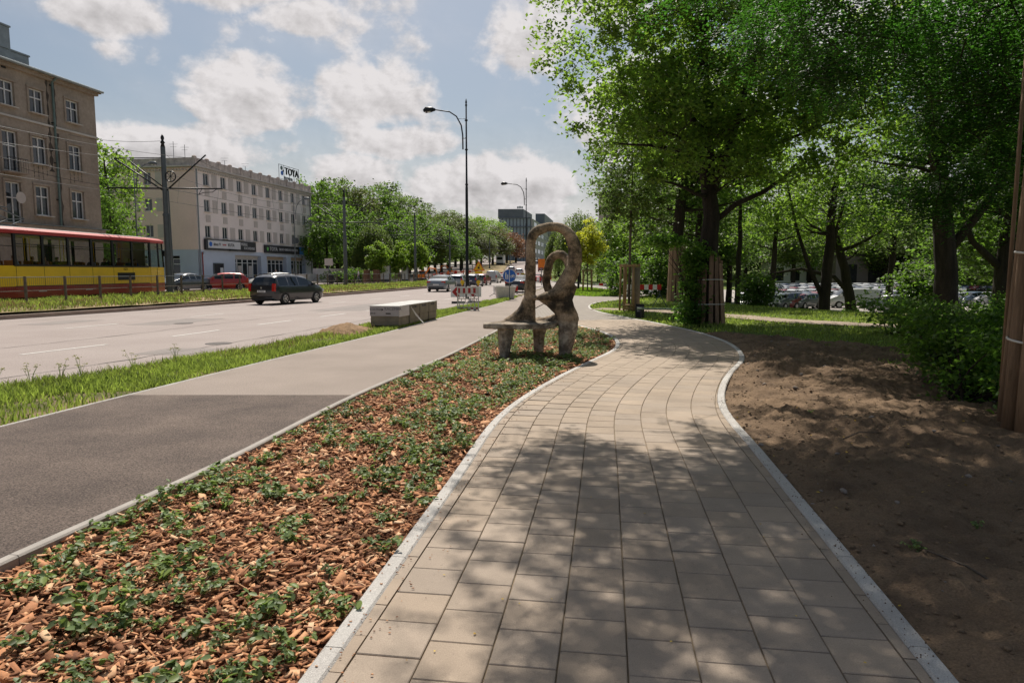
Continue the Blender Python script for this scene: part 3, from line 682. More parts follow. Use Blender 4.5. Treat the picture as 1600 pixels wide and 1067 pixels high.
# (local to trunk) overhead canopy in two tiers, thick right side hanging into view
bl = [(-3.1, 1.3, 7.4, 3.8, 3.8, .9, 2.6), (1.9, 5.5, 5.4, 2.2, 2.5, 1.5, 2.0), (.2, 6.2, 6.8, 1.9, 2.2, 1.1, 1.8), (3.0, 6.0, 4.0, 1.3, 1.6, 1.1, 2.0), (2.0, 2.4, 5.4, 1.2, 2.0, 1.0, 1.5), (-2.0, 2.4, 7.4, 4.0, 3.4, 1.3, 1.6), (-3.9, .2, 7.2, 2.4, 2.4, .8, 1.6), (.5, -1.5, 6.2, 3.6, 2.6, .9, 1.3), (1.5, .5, 6.6, 3.4, 2.6, 1.0, 1.3), (3.0, 3.4, 6.4, 2.4, 2.6, 1.6), (.4, 4.8, 6.6, 2.2, 2.6, 1.6), (4.6, 5.5, 4.6, 3.0, 3.0, 1.9), (-.4, .6, 6.6, 3.4, 3, 1.4), (2.5, 0, 7, 3.5, 3.5, 2)]
Bg = blob_points(bl, 120, rng, .5); C = np.repeat(Bg, 24, 0) + rng.normal(size=(2880, 3)) * [.50, .50, .28]; k = np.repeat(np.arange(2880), 10); P = C[k] + rng.normal(size=(len(k), 3)) * [.20, .20, .12]
V, F = pinnate(P, .34, rng); link('crown', np_mesh('robinia_crown', V, F, lf_rob), rob)
# twigs that carry the hanging leaves
mb = MB()
for q in C[::3]:
    mb.tube([tuple(q + rng.normal(size=3) * .1), tuple(q + np.array([rng.uniform(-.5, .5), rng.uniform(-.5, .5), -.25])), tuple(q + np.array([rng.uniform(-.8, .8), rng.uniform(-.8, .8), -.6]))], [.012, .008, .004], 4, cap=False)
mb.build('twigs', m_bark, rob, kind='stuff')
# thin support pole beside it, behind the boards
mb = MB(); mb.tube([(5.62, 7.75, 0), (5.70, 7.85, 4.2)], .022, 8); mb.build('support_pole', m_plankn, smooth=True, label='thin upright wooden pole just left of the nearest boarded trunk', cat='pole')

# --- trees of the park on the right
def park_tree(label, x, y, H, lean=0, r=.25, blobs=None, leafm=lf_dark, seed=1, nc=260, per=55, cr=.85, ls=.22, nl=50, fork=None, name='park_tree', group='trees in the park between the path and the car park', h0=.35, bark=None):
    pts = [(0, 0, -.3), (lean * .15, 0, H * .15), (lean * .4, 0, H * .35), (lean * .75, 0, H * .6), (lean, 0, H * .92)]
    t = tree(name, label, V2(x, y), pts, [r * 1.15, r, r * .85, r * .55, r * .15], blobs, int(nc * .68), per, cr, ls, leafm, bark, seed, group, nl, r * .45, h0)
    if fork:
        mb = MB()
        for f in fork: mb.tube([(a, 0, b) for a, b in f], [r * .55 * (1 - .7 * i / (len(f) - 1)) for i in range(len(f))], 8)
        mb.build('limb', bark or m_bark, t, smooth=True)
    return t
park_tree('broad dark trunked tree leaning left in front of the parked cars on the right', 18.2, 28.5, 13, -1.3, .42, [(-.5, 0, 10, 5, 5, 4), (-2, -1, 6.2, 3.2, 3.5, 2.2), (2, 0, 6.5, 3, 3, 2.5)], lf_dark, 31, 340, 60, .9, .2, 60, [[(-.2, 2.6), (1.2, 4.4), (2.6, 7)]])
park_tree('double trunked dark tree behind the leaning broad tree, near the right edge', 24.3, 34.0, 14, .6, .40, [(0, 0, 10, 5, 5, 4.5), (1, 0, 6, 4, 4, 2.5)], lf_dark, 32, 280, 55, 1, .24, 50, [[(0, 2.2), (-1.6, 3.6), (-2.6, 6)]])
park_tree('slender many stemmed tree with a thin left stem in front of the white parked van', 17.0, 37.2, 12, .4, .28, [(0, 0, 8.6, 4.2, 4, 3.4), (-1.5, 0, 6, 2.8, 3, 2)], lf_lime, 33, 210, 45, .85, .2, 50, [[(0, .6), (-.9, 2.4), (-1.7, 4.6), (-2.4, 7.4)], [(0, 1.2), (.5, 4.5), (1.3, 8)]], h0=.3)
park_tree('crooked tree with a long low horizontal limb among the parked cars', 26.5, 53.0, 12, -2.6, .38, [(-2, 0, 9.5, 4.8, 5, 3.5), (0, 0, 7.5, 4, 4, 2.5)], lf_lime, 34, 230, 50, .95, .24, 40, [[(-.2, 1.5), (-1.6, 3.0), (-4.2, 3.6), (-6.6, 3.2)]])
park_tree('tree with small pale green leaves behind the crooked tree', 33, 60, 13, .5, .3, [(0, 0, 9, 5, 5, 4.5)], lf_mid, 35, 240, 45, 1.1, .3, 30)
park_tree('shaded tree standing left of the many stemmed tree', 12.6, 47.0, 12.5, .3, .26, [(0, 0, 8.6, 4.4, 4.4, 4.2)], lf_dark, 36, 240, 45, 1.0, .26, 30)
park_tree('tree rising between the two boarded trunks and the dark bush', 15.0, 58.0, 14, 0, .3, [(0, 0, 8.8, 5, 5, 5)], lf_mid, 37, 260, 45, 1.1, .3, 30)
park_tree('sunlit tree over the middle of the car park', 25.0, 66.0, 13.5, .4, .3, [(0, 0, 9.6, 5.4, 5, 4.0)], lf_lime, 38, 240, 45, 1.1, .3, 30)
park_tree('tall tree on the far right beyond the double trunked one', 38, 46, 15, 0, .35, [(0, 0, 9.5, 6, 6, 5.5)], lf_dark, 39, 300, 50, 1.1, .3, 30)
park_tree('tall dark tree above the right end of the car park', 32.0, 38, 15, 0, .35, [(0, 0, 10.5, 6, 6, 5)], lf_dark, 40, 300, 50, 1.1, .28, 30)
park_tree('overhanging tree crown in the upper right above the broad dark trunk', 13.6, 17.6, 14, 1.0, .30, [(-.5, 0, 9.6, 4.0, 4, 3.4), (1.6, -.5, 7.4, 3.4, 3.4, 2.0)], lf_rob, 41, 330, 70, .75, .14, 60)
park_tree('rounded tree behind the far side of the linden crown', 16.5, 50.0, 15, 0, .2, [(-.3, 0, 11.2, 4.2, 4, 3.8)], lf_lime, 42, 220, 50, .95, .22, 40)
# far tree wall behind the car park: shared meshes
def tree_variant(seed, H, W, leafm, nc=150, per=38, ls=.42, cr=1.3, base=.10, nl=22, tall=1.0):
    rg = random.Random(seed); bl = [(0, 0, H * .58, W * .8, W * .8, H * .38)]
    for i in range(6):
        a = rg.uniform(0, 6.28); bl.append((math.cos(a) * W * .5, math.sin(a) * W * .5, H * rg.uniform(base + .18, .8), W * rg.uniform(.38, .55), W * rg.uniform(.38, .55), H * rg.uniform(.13, .2)))
    cm, C = make_crown('far_crown', bl, nc, per, cr, ls, leafm, seed, shell=.3)
    tm = make_trunk('far_trunk', [(0, 0, -.5), (0, 0, H * .3), (rg.uniform(-.4, .4), 0, H * .6), (0, 0, H * .85)], [.34, .26, .17, .05], [tuple(c) for c in C], m_bark, seed, nl, .12)
    return cm, tm
variants = {k: [tree_variant(s, 15, 5.2, mat, nc, 40, ls) for s in seeds] for k, (mat, seeds, nc, ls) in
            {'dark': (lf_dark, (101, 102), 150, .42), 'mid': (lf_mid, (103, 104), 160, .42), 'olive': (lf_olive, (105, 106), 160, .40), 'rust': (lf_rust, (107,), 130, .40), 'lime': (lf_lime, (108,), 150, .42)}.items()}
def far_tree(kind, x, y, H, W, label, group, i=0, name='far_tree'):
    cm, tm = variants[kind][i % len(variants[kind])]; t = thing(name, label, 'tree', V2(x, y), rnd.uniform(0, 6.28), group); t.scale = (W / 5.2, W / 5.2, H / 15)
    link('trunk', tm, t); link('crown', cm, t); return t
nums = ['first', 'second', 'third', 'fourth', 'fifth', 'sixth', 'seventh', 'eighth', 'ninth', 'tenth', 'eleventh', 'twelfth', 'thirteenth', 'fourteenth', 'fifteenth', 'sixteenth', 'seventeenth', 'eighteenth', 'nineteenth', 'twentieth', 'twenty first', 'twenty second', 'twenty third', 'twenty fourth', 'twenty fifth', 'twenty sixth', 'twenty seventh', 'twenty eighth', 'twenty ninth', 'thirtieth', 'thirty first', 'thirty second', 'thirty third', 'thirty fourth']
# left grove, each placed by the pixel column it fills and its distance
words = {'dark': 'dark green', 'mid': 'fresh green', 'olive': 'olive green', 'rust': 'rust brown', 'lime': 'bright green'}
sizes = lambda H: 'very tall' if H > 20 else 'tall' if H > 17 else 'medium' if H > 13 else 'low'
grove = [(500, 122, 19, 6, 'dark'), (528, 130, 20.5, 6, 'mid'), (556, 128, 18.5, 5.5, 'olive'), (586, 140, 20, 6, 'dark'), (575, 112, 12.5, 4, 'dark'), (612, 142, 19, 6, 'mid'), (640, 150, 18.5, 6, 'mid'), (548, 150, 22, 7, 'dark'), (600, 165, 23, 7, 'mid'),
         (660, 165, 17.5, 6, 'olive'), (650, 135, 13.5, 4.6, 'dark'), (680, 172, 16.5, 6, 'mid'), (700, 190, 17, 7, 'olive'), (690, 150, 12, 5, 'dark'), (722, 195, 15, 6.5, 'olive'), (745, 215, 15, 7, 'mid'), (770, 235, 14.5, 7, 'olive'), (735, 250, 19, 8, 'lime'), (765, 290, 20, 9, 'lime'), (700, 240, 21, 8, 'mid'),
         (792, 262, 14, 7, 'rust'), (780, 240, 12, 6, 'olive'), (720, 170, 11.5, 5, 'dark'), (806, 285, 12, 7, 'rust'), (512, 105, 13, 4.5, 'dark'), (752, 195, 10.5, 5, 'olive'), (540, 118, 14, 5, 'dark'), (622, 128, 14, 5, 'dark'), (670, 146, 13, 5, 'mid'), (492, 140, 20, 6, 'mid'), (712, 215, 17, 7, 'mid')]
for i, (px, Y, H, W, k) in enumerate(grove):
    side = 'in the roadside grove'
    far_tree(k, AX(px, Y), Y, H, W, '%s %s tree %s, %s from the left' % (sizes(H), words[k], side, nums[sorted(range(len(grove)), key=lambda q: grove[q][0]).index(i)]), 'trees of the grove beyond the tram line', i)
far_tree('lime', AX(172, 70), 70, 16.5, 4.2, 'bright leafy tree in the gap between the brown tenement and the pink house', 'trees between the two houses', 0)
far_tree('dark', AX(176, 62), 62, 11, 2.6, 'dark tree low in the gap between the brown tenement and the pink house', 'trees between the two houses', 0)
far_tree('mid', AX(215, 110), 110, 20.5, 6, 'tree top showing above the left part of the pink roof', 'trees between the two houses', 0)
far_tree('dark', AX(255, 112), 112, 20.5, 5, 'tree top just showing over the pink roof behind the tram pole', 'trees between the two houses', 1)
far_tree('dark', AX(470, 130), 130, 20, 5, 'tree top behind the rooftop letters of the pink house', 'trees between the two houses', 1)
# right hand background wall of trees
wall = [(935, 150, 14, 6, 'mid'), (965, 120, 13, 6, 'lime'), (1000, 100, 13, 6, 'mid'), (1010, 80, 11, 5, 'lime'), (955, 85, 7.2, 3.4, 'mid'), (975, 66, 7.5, 3.4, 'lime'), (1035, 75, 13, 5.5, 'dark'), (1075, 80, 15, 6, 'dark'), (1110, 150, 16, 8, 'mid'),
        (1140, 75, 12, 5.5, 'dark'), (1165, 155, 17, 8, 'lime'), (1215, 165, 18, 8, 'mid'), (1265, 150, 17, 8, 'lime'), (1310, 170, 19, 9, 'mid'), (1360, 150, 17, 8, 'mid'), (1410, 160, 18, 8, 'lime'), (1470, 150, 18, 9, 'mid'), (1530, 140, 18, 9, 'mid'), (1590, 130, 18, 9, 'dark'), (1385, 138, 15, 7, 'mid'), (1440, 140, 16, 7, 'lime'), (1500, 138, 16, 7, 'mid'), (1335, 142, 15, 7, 'lime'), (1560, 60, 13, 5.5, 'dark'), (1240, 140, 15, 7, 'mid')]
order = sorted(range(len(wall)), key=lambda q: wall[q][0])
for i, (px, Y, H, W, k) in enumerate(wall):
    far_tree(k, AX(px, Y), Y, H, W, '%s %s background tree, %s from the willow going right' % (sizes(H), words[k], nums[order.index(i)]), 'background trees behind the car park', i)
# willow: hanging strands
def willow(label, x, y, H, W, seed, group='willows'):
    rng = np.random.default_rng(seed); root = thing('willow_tree', label, 'tree', V2(x, y), 0, group); n = 1100
    a = rng.uniform(0, 2 * math.pi, n); r = np.sqrt(rng.uniform(0, 1, n)) * W; top = H * np.sqrt(np.maximum(0, 1 - (r / W) ** 2 * .75)) * rng.uniform(.72, 1.0, n); ln = rng.uniform(.25, .6, n) * H * .8
    P = []
    for j in range(16):
        t = j / 15; P.append(np.stack([np.cos(a) * (r + .3 * t), np.sin(a) * (r + .3 * t), np.maximum(.8, top - ln * t)], 1) + rng.normal(size=(n, 3)) * .12)
    V, F = leaf_quads(np.concatenate(P), .42, rng, .1, 2.5, .34); link('crown', np_mesh('crown', V, F, lf_will), root)
    link('trunk', make_trunk('trunk', [(0, 0, -.3), (0, 0, H * .3), (0, 0, H * .7)], [.35, .3, .15], [(math.cos(q) * W * .6, math.sin(q) * W * .6, H * .8) for q in range(12)], m_bark, seed, 12, .14), root)
willow('pale weeping willow beyond the yellow leaved young tree', AX(905, 118), 118, 12.5, 4.6, 51)
willow('weeping willow with trailing strands at the near side of the grove', AX(585, 108), 108, 9.5, 3.4, 52)
willow('narrow drooping tree seen through the big loop of the sculpture', AX(873, 150), 150, 10.5, 3.0, 53)
# young staked trees
m_stake = M('stake_wood', (.33, .22, .11), .85, .25, 5, bump=.5, bscale=30, stretch=(1, 1, .15), fine=.2)
def staked(label, x, y, hc, rc, hh, leafm, seed, nc, ls, stake_h, sr, nst=4, jute=False, name='young_tree', per=45, group=None):
    t = tree(name, label, V2(x, y), [(0, 0, -.1), (0, 0, hh * .4), (.03, 0, hh * .7), (0, 0, hh)], [.06, .055, .04, .012], [(0, 0, hc, rc, rc, (hh - hc) * .98), (0, 0, hc - rc * .3, rc * .9, rc * .9, rc * .8)], nc, per, .38, ls, leafm, m_barkl, seed, group, 30, .03, .3)
    for i in range(nst):
        a = math.pi / 4 + i * 2 * math.pi / nst; mb = MB(); mb.tube([(math.cos(a) * sr, math.sin(a) * sr, -.1), (math.cos(a) * sr * .92, math.sin(a) * sr * .92, stake_h)], .045, 8); mb.build('stake', m_stake, t, smooth=True)
    for i in range(nst):
        a = math.pi / 4 + i * 2 * math.pi / nst; b = a + 2 * math.pi / nst; z = stake_h - .08
        mb = MB(); A = Vector((math.cos(a) * sr, math.sin(a) * sr, z)); B = Vector((math.cos(b) * sr, math.sin(b) * sr, z)); mb.box((A + B) / 2, ((B - A).length + .1, .04, .09), math.atan2((B - A).y, (B - A).x)); mb.build('cross_bar', m_stake, t)
    return t
staked('young yellow leaved tree in a frame of stakes on the small grass island', AX(918, 60.8), 60.8, 4.4, 1.75, 6.4, lf_yel, 61, 150, .2, 1.9, .55)
st = staked('young tree inside a tall cage of wooden stakes where the lawn narrows', 5.15, 30.0, 5.6, 1.9, 8.8, lf_mid, 62, 170, .15, 2.05, .42, 6, group=None)
mb = MB(); mb.tube([(.25, -.1, 0), (.25, -.1, 1.9)], .19, 12); mb.build('jute_wrap', M('jute', (.22, .18, .14), 1, .25, 12, bump=.6, bscale=60, stretch=(1, 1, 3)), st, smooth=True)
for z in (.3, .62): 
    mb = MB(); mb.tube([(-.35, -.35, z * .4), (.1, -.42, z * .4)], .06, 8); mb.build('cross_bar', m_stake, st, smooth=True)
for i, (px, Y) in enumerate(((590, 96), (622, 98), (652, 100))):
    staked('%s of three small bright young trees by the far tram stop' % ['leftmost', 'middle one', 'rightmost'][i], AX(px, Y), Y, 3.9, 1.7, 6.2, lf_young, 63 + i, 110, .26, 1.6, .45, 3, group='small bright trees by the far tram stop')
# ---- shrubs
def shrub(label, x, y, blobs, nc, per, ls, leafm, seed, cr=.3, name='shrub', stems=14, group=None, up=.6, ratio=.6):
    root = thing(name, label, 'shrub', V2(x, y), 0, group)
    cm, C = make_crown('foliage', blobs, nc, per, cr, ls, leafm, seed, shell=.45, up=up, droop=.2, ratio=ratio); link('foliage', cm, root)
    mb = MB(); rg = random.Random(seed)
    for c in C[:stems * 2]:
        s = (rg.uniform(-.25, .25), rg.uniform(-.25, .25), 0); m_ = ((s[0] + c[0]) / 2, (s[1] + c[1]) / 2, c[2] * .65); mb.tube([s, m_, tuple(c)], [.018, .012, .005], 5, cap=False)
    mb.build('stems', m_bark, root); return root
shrub('large leafy shrub leaning over the dug soil at the right', 5.95, 8.7, [(.05, 0, .55, .5, .65, .6), (.4, 1.1, .65, .6, .8, .65), (.0, -1.0, .32, .3, .55, .4), (1.3, .8, .75, .9, 1.1, .7), (.75, 2.2, .75, .5, .8, .55)], 300, 42, .085, lf_shrub, 71, .26)
shrub('spreading shrub with arching sprays behind the large shrub', 9.3, 13.6, [(.2, 0, .45, .8, 1.0, .45), (1.5, .3, .55, 1.2, 1.1, .55), (2.8, .8, .6, 1.4, 1.2, .6)], 200, 34, .11, lf_shrub, 72, .34)
shrub('bright thin sprayed shrub before the earth path', 10.6, 18.6, [(0, 0, .45, .9, .8, .5), (-.7, .4, .8, .6, .5, .3), (1.2, 0, .5, 1.0, .8, .5)], 90, 24, .12, leaf_mat('leaf_light_shrub', (.085, .15, .035), (.25, .45, .06)), 73, .35)
shrub('young leafy shoots climbing at the left of the large boarded trunk', 5.95, 22.5, [(0, 0, 1.3, .36, .4, 1.1), (-.1, -.2, .4, .45, .5, .4), (.1, 0, 2.1, .45, .5, .5), (-.9, 0, 2.7, .9, .4, .2)], 150, 32, .13, lf_shrub, 74, .28)
shrub('dark rounded bush in front of the parked cars', 14.2, 39.5, [(0, 0, .9, 1.0, 1.0, 1.1)], 110, 34, .17, lf_dark, 75, .45)
shrub('dark thicket behind the striped barrier', 10.8, 46.5, [(0, 0, 1.6, 2.4, 1.4, 1.9), (-2.6, 2, 1.4, 1.8, 1.4, 1.6)], 220, 34, .22, lf_dark, 76, .55)
shrub('dark bush beneath the trees at the right end of the car park', 24.5, 41, [(0, 0, 1.5, 2.2, 1.6, 1.8)], 150, 30, .22, lf_dark, 77, .5)
shrub('ivy dark undergrowth at the foot of the nearest tree', 7.6, 8.4, [(0, 0, .5, 1.2, 1.3, .7), (1.5, 1, .9, 1.5, 1.5, 1.1)], 220, 34, .11, lf_rob, 78, .32)
shrub('undergrowth behind the broad leaning trunk', 20.5, 27.5, [(0, 0, .3, 2.2, 1.0, .5), (2.8, .6, .5, 2, 1, .7)], 160, 30, .16, lf_shrub, 79, .4)
shrub('low hedge at the near corner of the roadside grove', AX(545, 98), 98, [(0, 0, 1, 4, 1.4, 1.2), (4, 1, .9, 3, 1.2, 1.1)], 140, 28, .3, lf_dark, 80, .6)

# ------------------------------------------------------------------ planting bed: bark chips and creeping plants
def chips():
    rng = np.random.default_rng(5); P = []
    n = 38000; y = 1.6 + 22 * rng.uniform(0, 1, n) ** 1.9; t = rng.uniform(0, 1, n)
    L = np.array([bed_l(v) + .02 for v in y]); Rr = np.array([bed_r(v) - .02 for v in y]); x = L + (Rr - L) * t; ok = Rr > L + .1
    x, y = x[ok], y[ok]; n = len(x); sz = rng.uniform(.010, .032, n) * (1 + y * .045); sz[rng.uniform(0, 1, n) > .94] *= 1.8
    yaw = rng.uniform(0, 6.28, n); pit = rng.normal(0, .30, n); rol = rng.normal(0, .42, n)
    a = np.stack([np.cos(yaw) * np.cos(pit), np.sin(yaw) * np.cos(pit), np.sin(pit)], 1); b = np.stack([-np.sin(yaw) * np.cos(rol), np.cos(yaw) * np.cos(rol), np.sin(rol)], 1); c = np.cross(a, b)
    z = -.045 + np.abs(rng.normal(0, .014, n)) + .012 * np.sin(x * 7) * np.cos(y * 5)
    C = np.stack([x, y, z], 1); asp = rng.uniform(.16, .55, n); th = rng.uniform(.03, .08, n) * sz + .0006
    cor = []
    for (u, v, w) in ((-1, -1, 0), (1, -.7, 0), (.8, 1, 0), (-.9, .8, 0), (-1, -1, 1), (1, -.7, 1), (.8, 1, 1), (-.9, .8, 1)):
        j = rng.uniform(.75, 1.2, n); cor.append(C + a * (sz * u * j)[:, None] + b * (sz * asp * v * j)[:, None] + c * (th * w * 2)[:, None])
    V = np.stack(cor, 1).reshape(-1, 3); base = (np.arange(n) * 8)[:, None]
    F = np.concatenate([base + np.array(f) for f in ([4, 5, 6, 7], [0, 1, 5, 4], [1, 2, 6, 5], [2, 3, 7, 6], [3, 0, 4, 7])]); return V, F
def chip_mat():
    m = bpy.data.materials.new('bark_chip'); m.use_nodes = True; nt = m.node_tree; N = nt.nodes; L = nt.links; b = N['Principled BSDF']; b.inputs['Roughness'].default_value = .9
    g = N.new('ShaderNodeNewGeometry'); cr = N.new('ShaderNodeValToRGB'); L.new(g.outputs['Random Per Island'], cr.inputs[0]); e = cr.color_ramp.elements
    e[0].position = 0; e[0].color = (.14, .055, .026, 1); e[1].position = 1; e[1].color = (.66, .44, .27, 1)
    for p, c in ((.3, (.32, .135, .062, 1)), (.6, (.49, .225, .105, 1)), (.85, (.58, .31, .16, 1))): q = e.new(p); q.color = c
    n = N.new('ShaderNodeTexNoise'); n.inputs['Scale'].default_value = 90; L.new(g.outputs['Position'], n.inputs[0]); r = N.new('ShaderNodeMapRange'); r.inputs[3].default_value = .7; r.inputs[4].default_value = 1.3; L.new(n.outputs[0], r.inputs[0])
    v = N.new('ShaderNodeVectorMath'); v.operation = 'SCALE'; L.new(cr.outputs[0], v.inputs[0]); L.new(r.outputs[0], v.inputs['Scale']); L.new(v.outputs[0], b.inputs['Base Color'])
    bp = N.new('ShaderNodeBump'); bp.inputs['Strength'].default_value = .5; bp.inputs['Distance'].default_value = .004; L.new(n.outputs[0], bp.inputs['Height']); L.new(bp.outputs[0], b.inputs['Normal']); return m
m_chip = chip_mat(); V, F = chips()
link('bark_mulch', np_mesh('bark_mulch', V, F, m_chip), kind='stuff', label='orange brown bark chips covering the planting bed', cat='mulch')
def plant_variant(seed, n=34, R_=.16, H=.12, ls=.05):
    rng = np.random.default_rng(seed); P = []; ns = rng.integers(5, 9); V = []; 
    for s in range(ns):
        a = rng.uniform(0, 6.28); r = R_ * rng.uniform(.35, 1.1); h = H * rng.uniform(.5, 1.2)
        for j in range(n // ns + 2):
            t = (j + 1) / (n // ns + 2); P.append((math.cos(a) * r * t + rng.normal() * .012, math.sin(a) * r * t + rng.normal() * .012, h * math.sin(min(1, t * 1.1) * 1.7) + rng.normal() * .008))
    P = np.array(P); a, b, c = frames(len(P), rng, .9, .1); s = (ls * rng.uniform(.55, 1.3, len(P)))[:, None]
    # oval leaf of six outline points folded along its midrib
    pts = [(-.5, 0, 0), (-.2, .27, .07), (.2, .26, .06), (.5, 0, -.05), (.2, -.26, .06), (-.2, -.27, .07)]
    W = [P + a * s * u + b * s * v + c * s * w for u, v, w in pts]; V = np.stack(W, 1).reshape(-1, 3); base = (np.arange(len(P)) * 6)[:, None]
    F = np.concatenate([base + np.array([0, 1, 2, 3]), base + np.array([0, 3, 4, 5])]); return np_mesh('groundcover', V, F, lf_ground)
pv = [plant_variant(200 + i, [34, 46, 60, 40, 26, 52][i], [.11, .15, .18, .13, .09, .16][i], [.09, .11, .13, .10, .07, .12][i], [.045, .052, .055, .06, .045, .048][i]) for i in range(6)]
def plants():
    rng = np.random.default_rng(9); spots = []
    tries = 0
    while len(spots) < 1650 and tries < 60000:
        tries += 1; y = 1.9 + 22 * rng.uniform() ** .9; l, r = bed_l(y) + .08, bed_r(y) - .07
        if r - l < .15: continue
        x = rng.uniform(l, r); d = mnoise.noise((x * .9, y * .55, 2)) 
        dens = .30 + .018 * y + .6 * d
        if y > 9: dens += .15
        if y < 3.6 and x < bed_l(y) + .3: dens -= .4
        if rng.uniform() > dens: continue
        if any((x - q[0]) ** 2 + (y - q[1]) ** 2 < (.105 if y < 8 else .085) ** 2 for q in spots[-400:]): continue
        spots.append((x, y))
    spots.sort(key=lambda q: q[1]); rest = []
    for i, (x, y) in enumerate(spots):
        s = rng.uniform(.5, 1.1)
        me = pv[int(rng.integers(6))]
        if i < 290:
            o = link('creeping_plant', me, loc=(x, y, -.045), rz=rng.uniform(0, 6.28), label='low creeping green plant growing through the bark mulch of the bed', cat='plant', group='creeping plants in the bark mulch bed'); o.scale = (s, s, s * rng.uniform(.8, 1.2))
        else: rest.append((x, y, s, int(rng.integers(6)), rng.uniform(0, 6.28)))
    data = [(np.array([v.co[:] for v in m.vertices]), np.array([p.vertices[:] for p in m.polygons])) for m in pv]
    Vs = []; Fs = []; b = 0
    for (x, y, s, k, a) in rest:
        v, f = data[k]; ca, sa = math.cos(a), math.sin(a); w = v @ np.array([[ca, sa, 0], [-sa, ca, 0], [0, 0, 1]]) * s * .85 + [x, y, -.045]; Vs.append(w); Fs.append(f + b); b += len(v)
    link('groundcover_plants', np_mesh('groundcover_plants', np.concatenate(Vs), np.concatenate(Fs), lf_ground), kind='stuff', label='dense low green plants covering the far part of the mulch bed', cat='ground cover')
plants()
# ---- grass blades
def blades(name, xs, ys, hs, mat, label, zfn=gz, w=.006, seed=3, cat='grass', dz=0.0, lean=.35):
    rng = np.random.default_rng(seed); n = len(xs); a = rng.uniform(0, 6.28, n); z = np.array([zfn(x, y) for x, y in zip(xs, ys)]) + dz - .01
    B = np.stack([xs, ys, z], 1); d = np.stack([np.cos(a), np.sin(a), np.zeros(n)], 1); ww = (w * (1 + ys * .05))[:, None]; ln = rng.normal(0, lean, (n, 2)) * hs[:, None]
    m1 = B + np.stack([ln[:, 0] * .35, ln[:, 1] * .35, hs * .6], 1); tip = B + np.stack([ln[:, 0], ln[:, 1], hs], 1)
    V = np.stack([B - d * ww, B + d * ww, m1 + d * ww * .7, tip, m1 - d * ww * .7], 1).reshape(-1, 3); base = (np.arange(n) * 5)[:, None]
    me = np_mesh(name, V, np.concatenate([base + np.array(f) for f in ([0, 1, 2, 4], [4, 2, 3, 3])])[:, :4], mat) if False else None
    F1 = base + np.array([0, 1, 2]); F2 = base + np.array([0, 2, 4]); F3 = base + np.array([4, 2, 3]); me = np_mesh(name, V, np.concatenate([F1, F2, F3]), mat)
    return link(name, me, kind='stuff', label=label, cat=cat)
def verge_grass():
    rng = np.random.default_rng(12); xs = []; ys = []; hs = []
    while len(xs) < 52000:
        y = 6.5 + 40 * rng.uniform() ** 2.0; l, r = x_road(y) + .04, xl_cyc(y) - .06; x = rng.uniform(l, r); t = (x - l) / (r - l)
        d = mnoise.noise((x * 1.2, y * .8, 3)) * .6 + mnoise.noise((x * 4, y * 4, 1)) * .3
        bare = (y < 9.6 and t > .55) or (14.5 < y < 21 and .25 < t < .75)
        if rng.uniform() > (.1 if bare else .62 + d): continue
        xs.append(x); ys.append(y); hs.append(rng.uniform(.04, .105) * (1.25 + d) * (1.25 if (t < .5 and y < 13) else 1) * (1 + y * .006))
    blades('verge_grass', np.array(xs), np.array(ys), np.array(hs), lf_grass, 'tufted green grass on the strip between the road and the cycle path', w=.0075, dz=-.015)
    rng = np.random.default_rng(13); n = 1500; y = 7 + 16 * rng.uniform(0, 1, n); x = np.array([x_road(v) + .1 for v in y]) + rng.uniform(0, .8, n) ** 1.5
    blades('seeding_grass', x, y, rng.uniform(.08, .24, n), lf_dry, 'thin dry seed stalks along the road side of the grass strip', w=.0025, seed=5, dz=-.01, lean=.25)
verge_grass()
def lawn_grass():
    rng = np.random.default_rng(14); xs = []; ys = []; hs = []
    # park lawn right of the path
    while len(xs) < 62000:
        y = 11 + 45 * rng.uniform() ** 1.8; xe = xr_path(y) + .12
        x = xe + (4 + y * .45) * rng.uniform() ** 1.0
        if y < 19.5 and x < 7.0 + .0 * y and not (y > 15 and x > xe + 1.5 + (19.5 - y)): continue
        if y < 15.5 and x < 6.8 + .3 * mnoise.noise((x, y, 2)): continue
        d = mnoise.noise((x * .8, y * .8, 3)) * .6
        # trodden path stays bare
        if abs(y - np.interp(x, [3.9, 6, 8.2, 9.6, 12, 16, 22, 40], [31.5, 30.2, 27, 23.5, 21.2, 20.6, 21.5, 23])) < 1.0: continue
        if rng.uniform() > .75 + d: continue
        xs.append(x); ys.append(y); hs.append(rng.uniform(.05, .11) * (1 + d))
    blades('lawn_grass', np.array(xs), np.array(ys), np.array(hs), lf_grass, 'mown green lawn grass on the right of the paved path', w=.008, seed=8, dz=-.02)
lawn_grass()
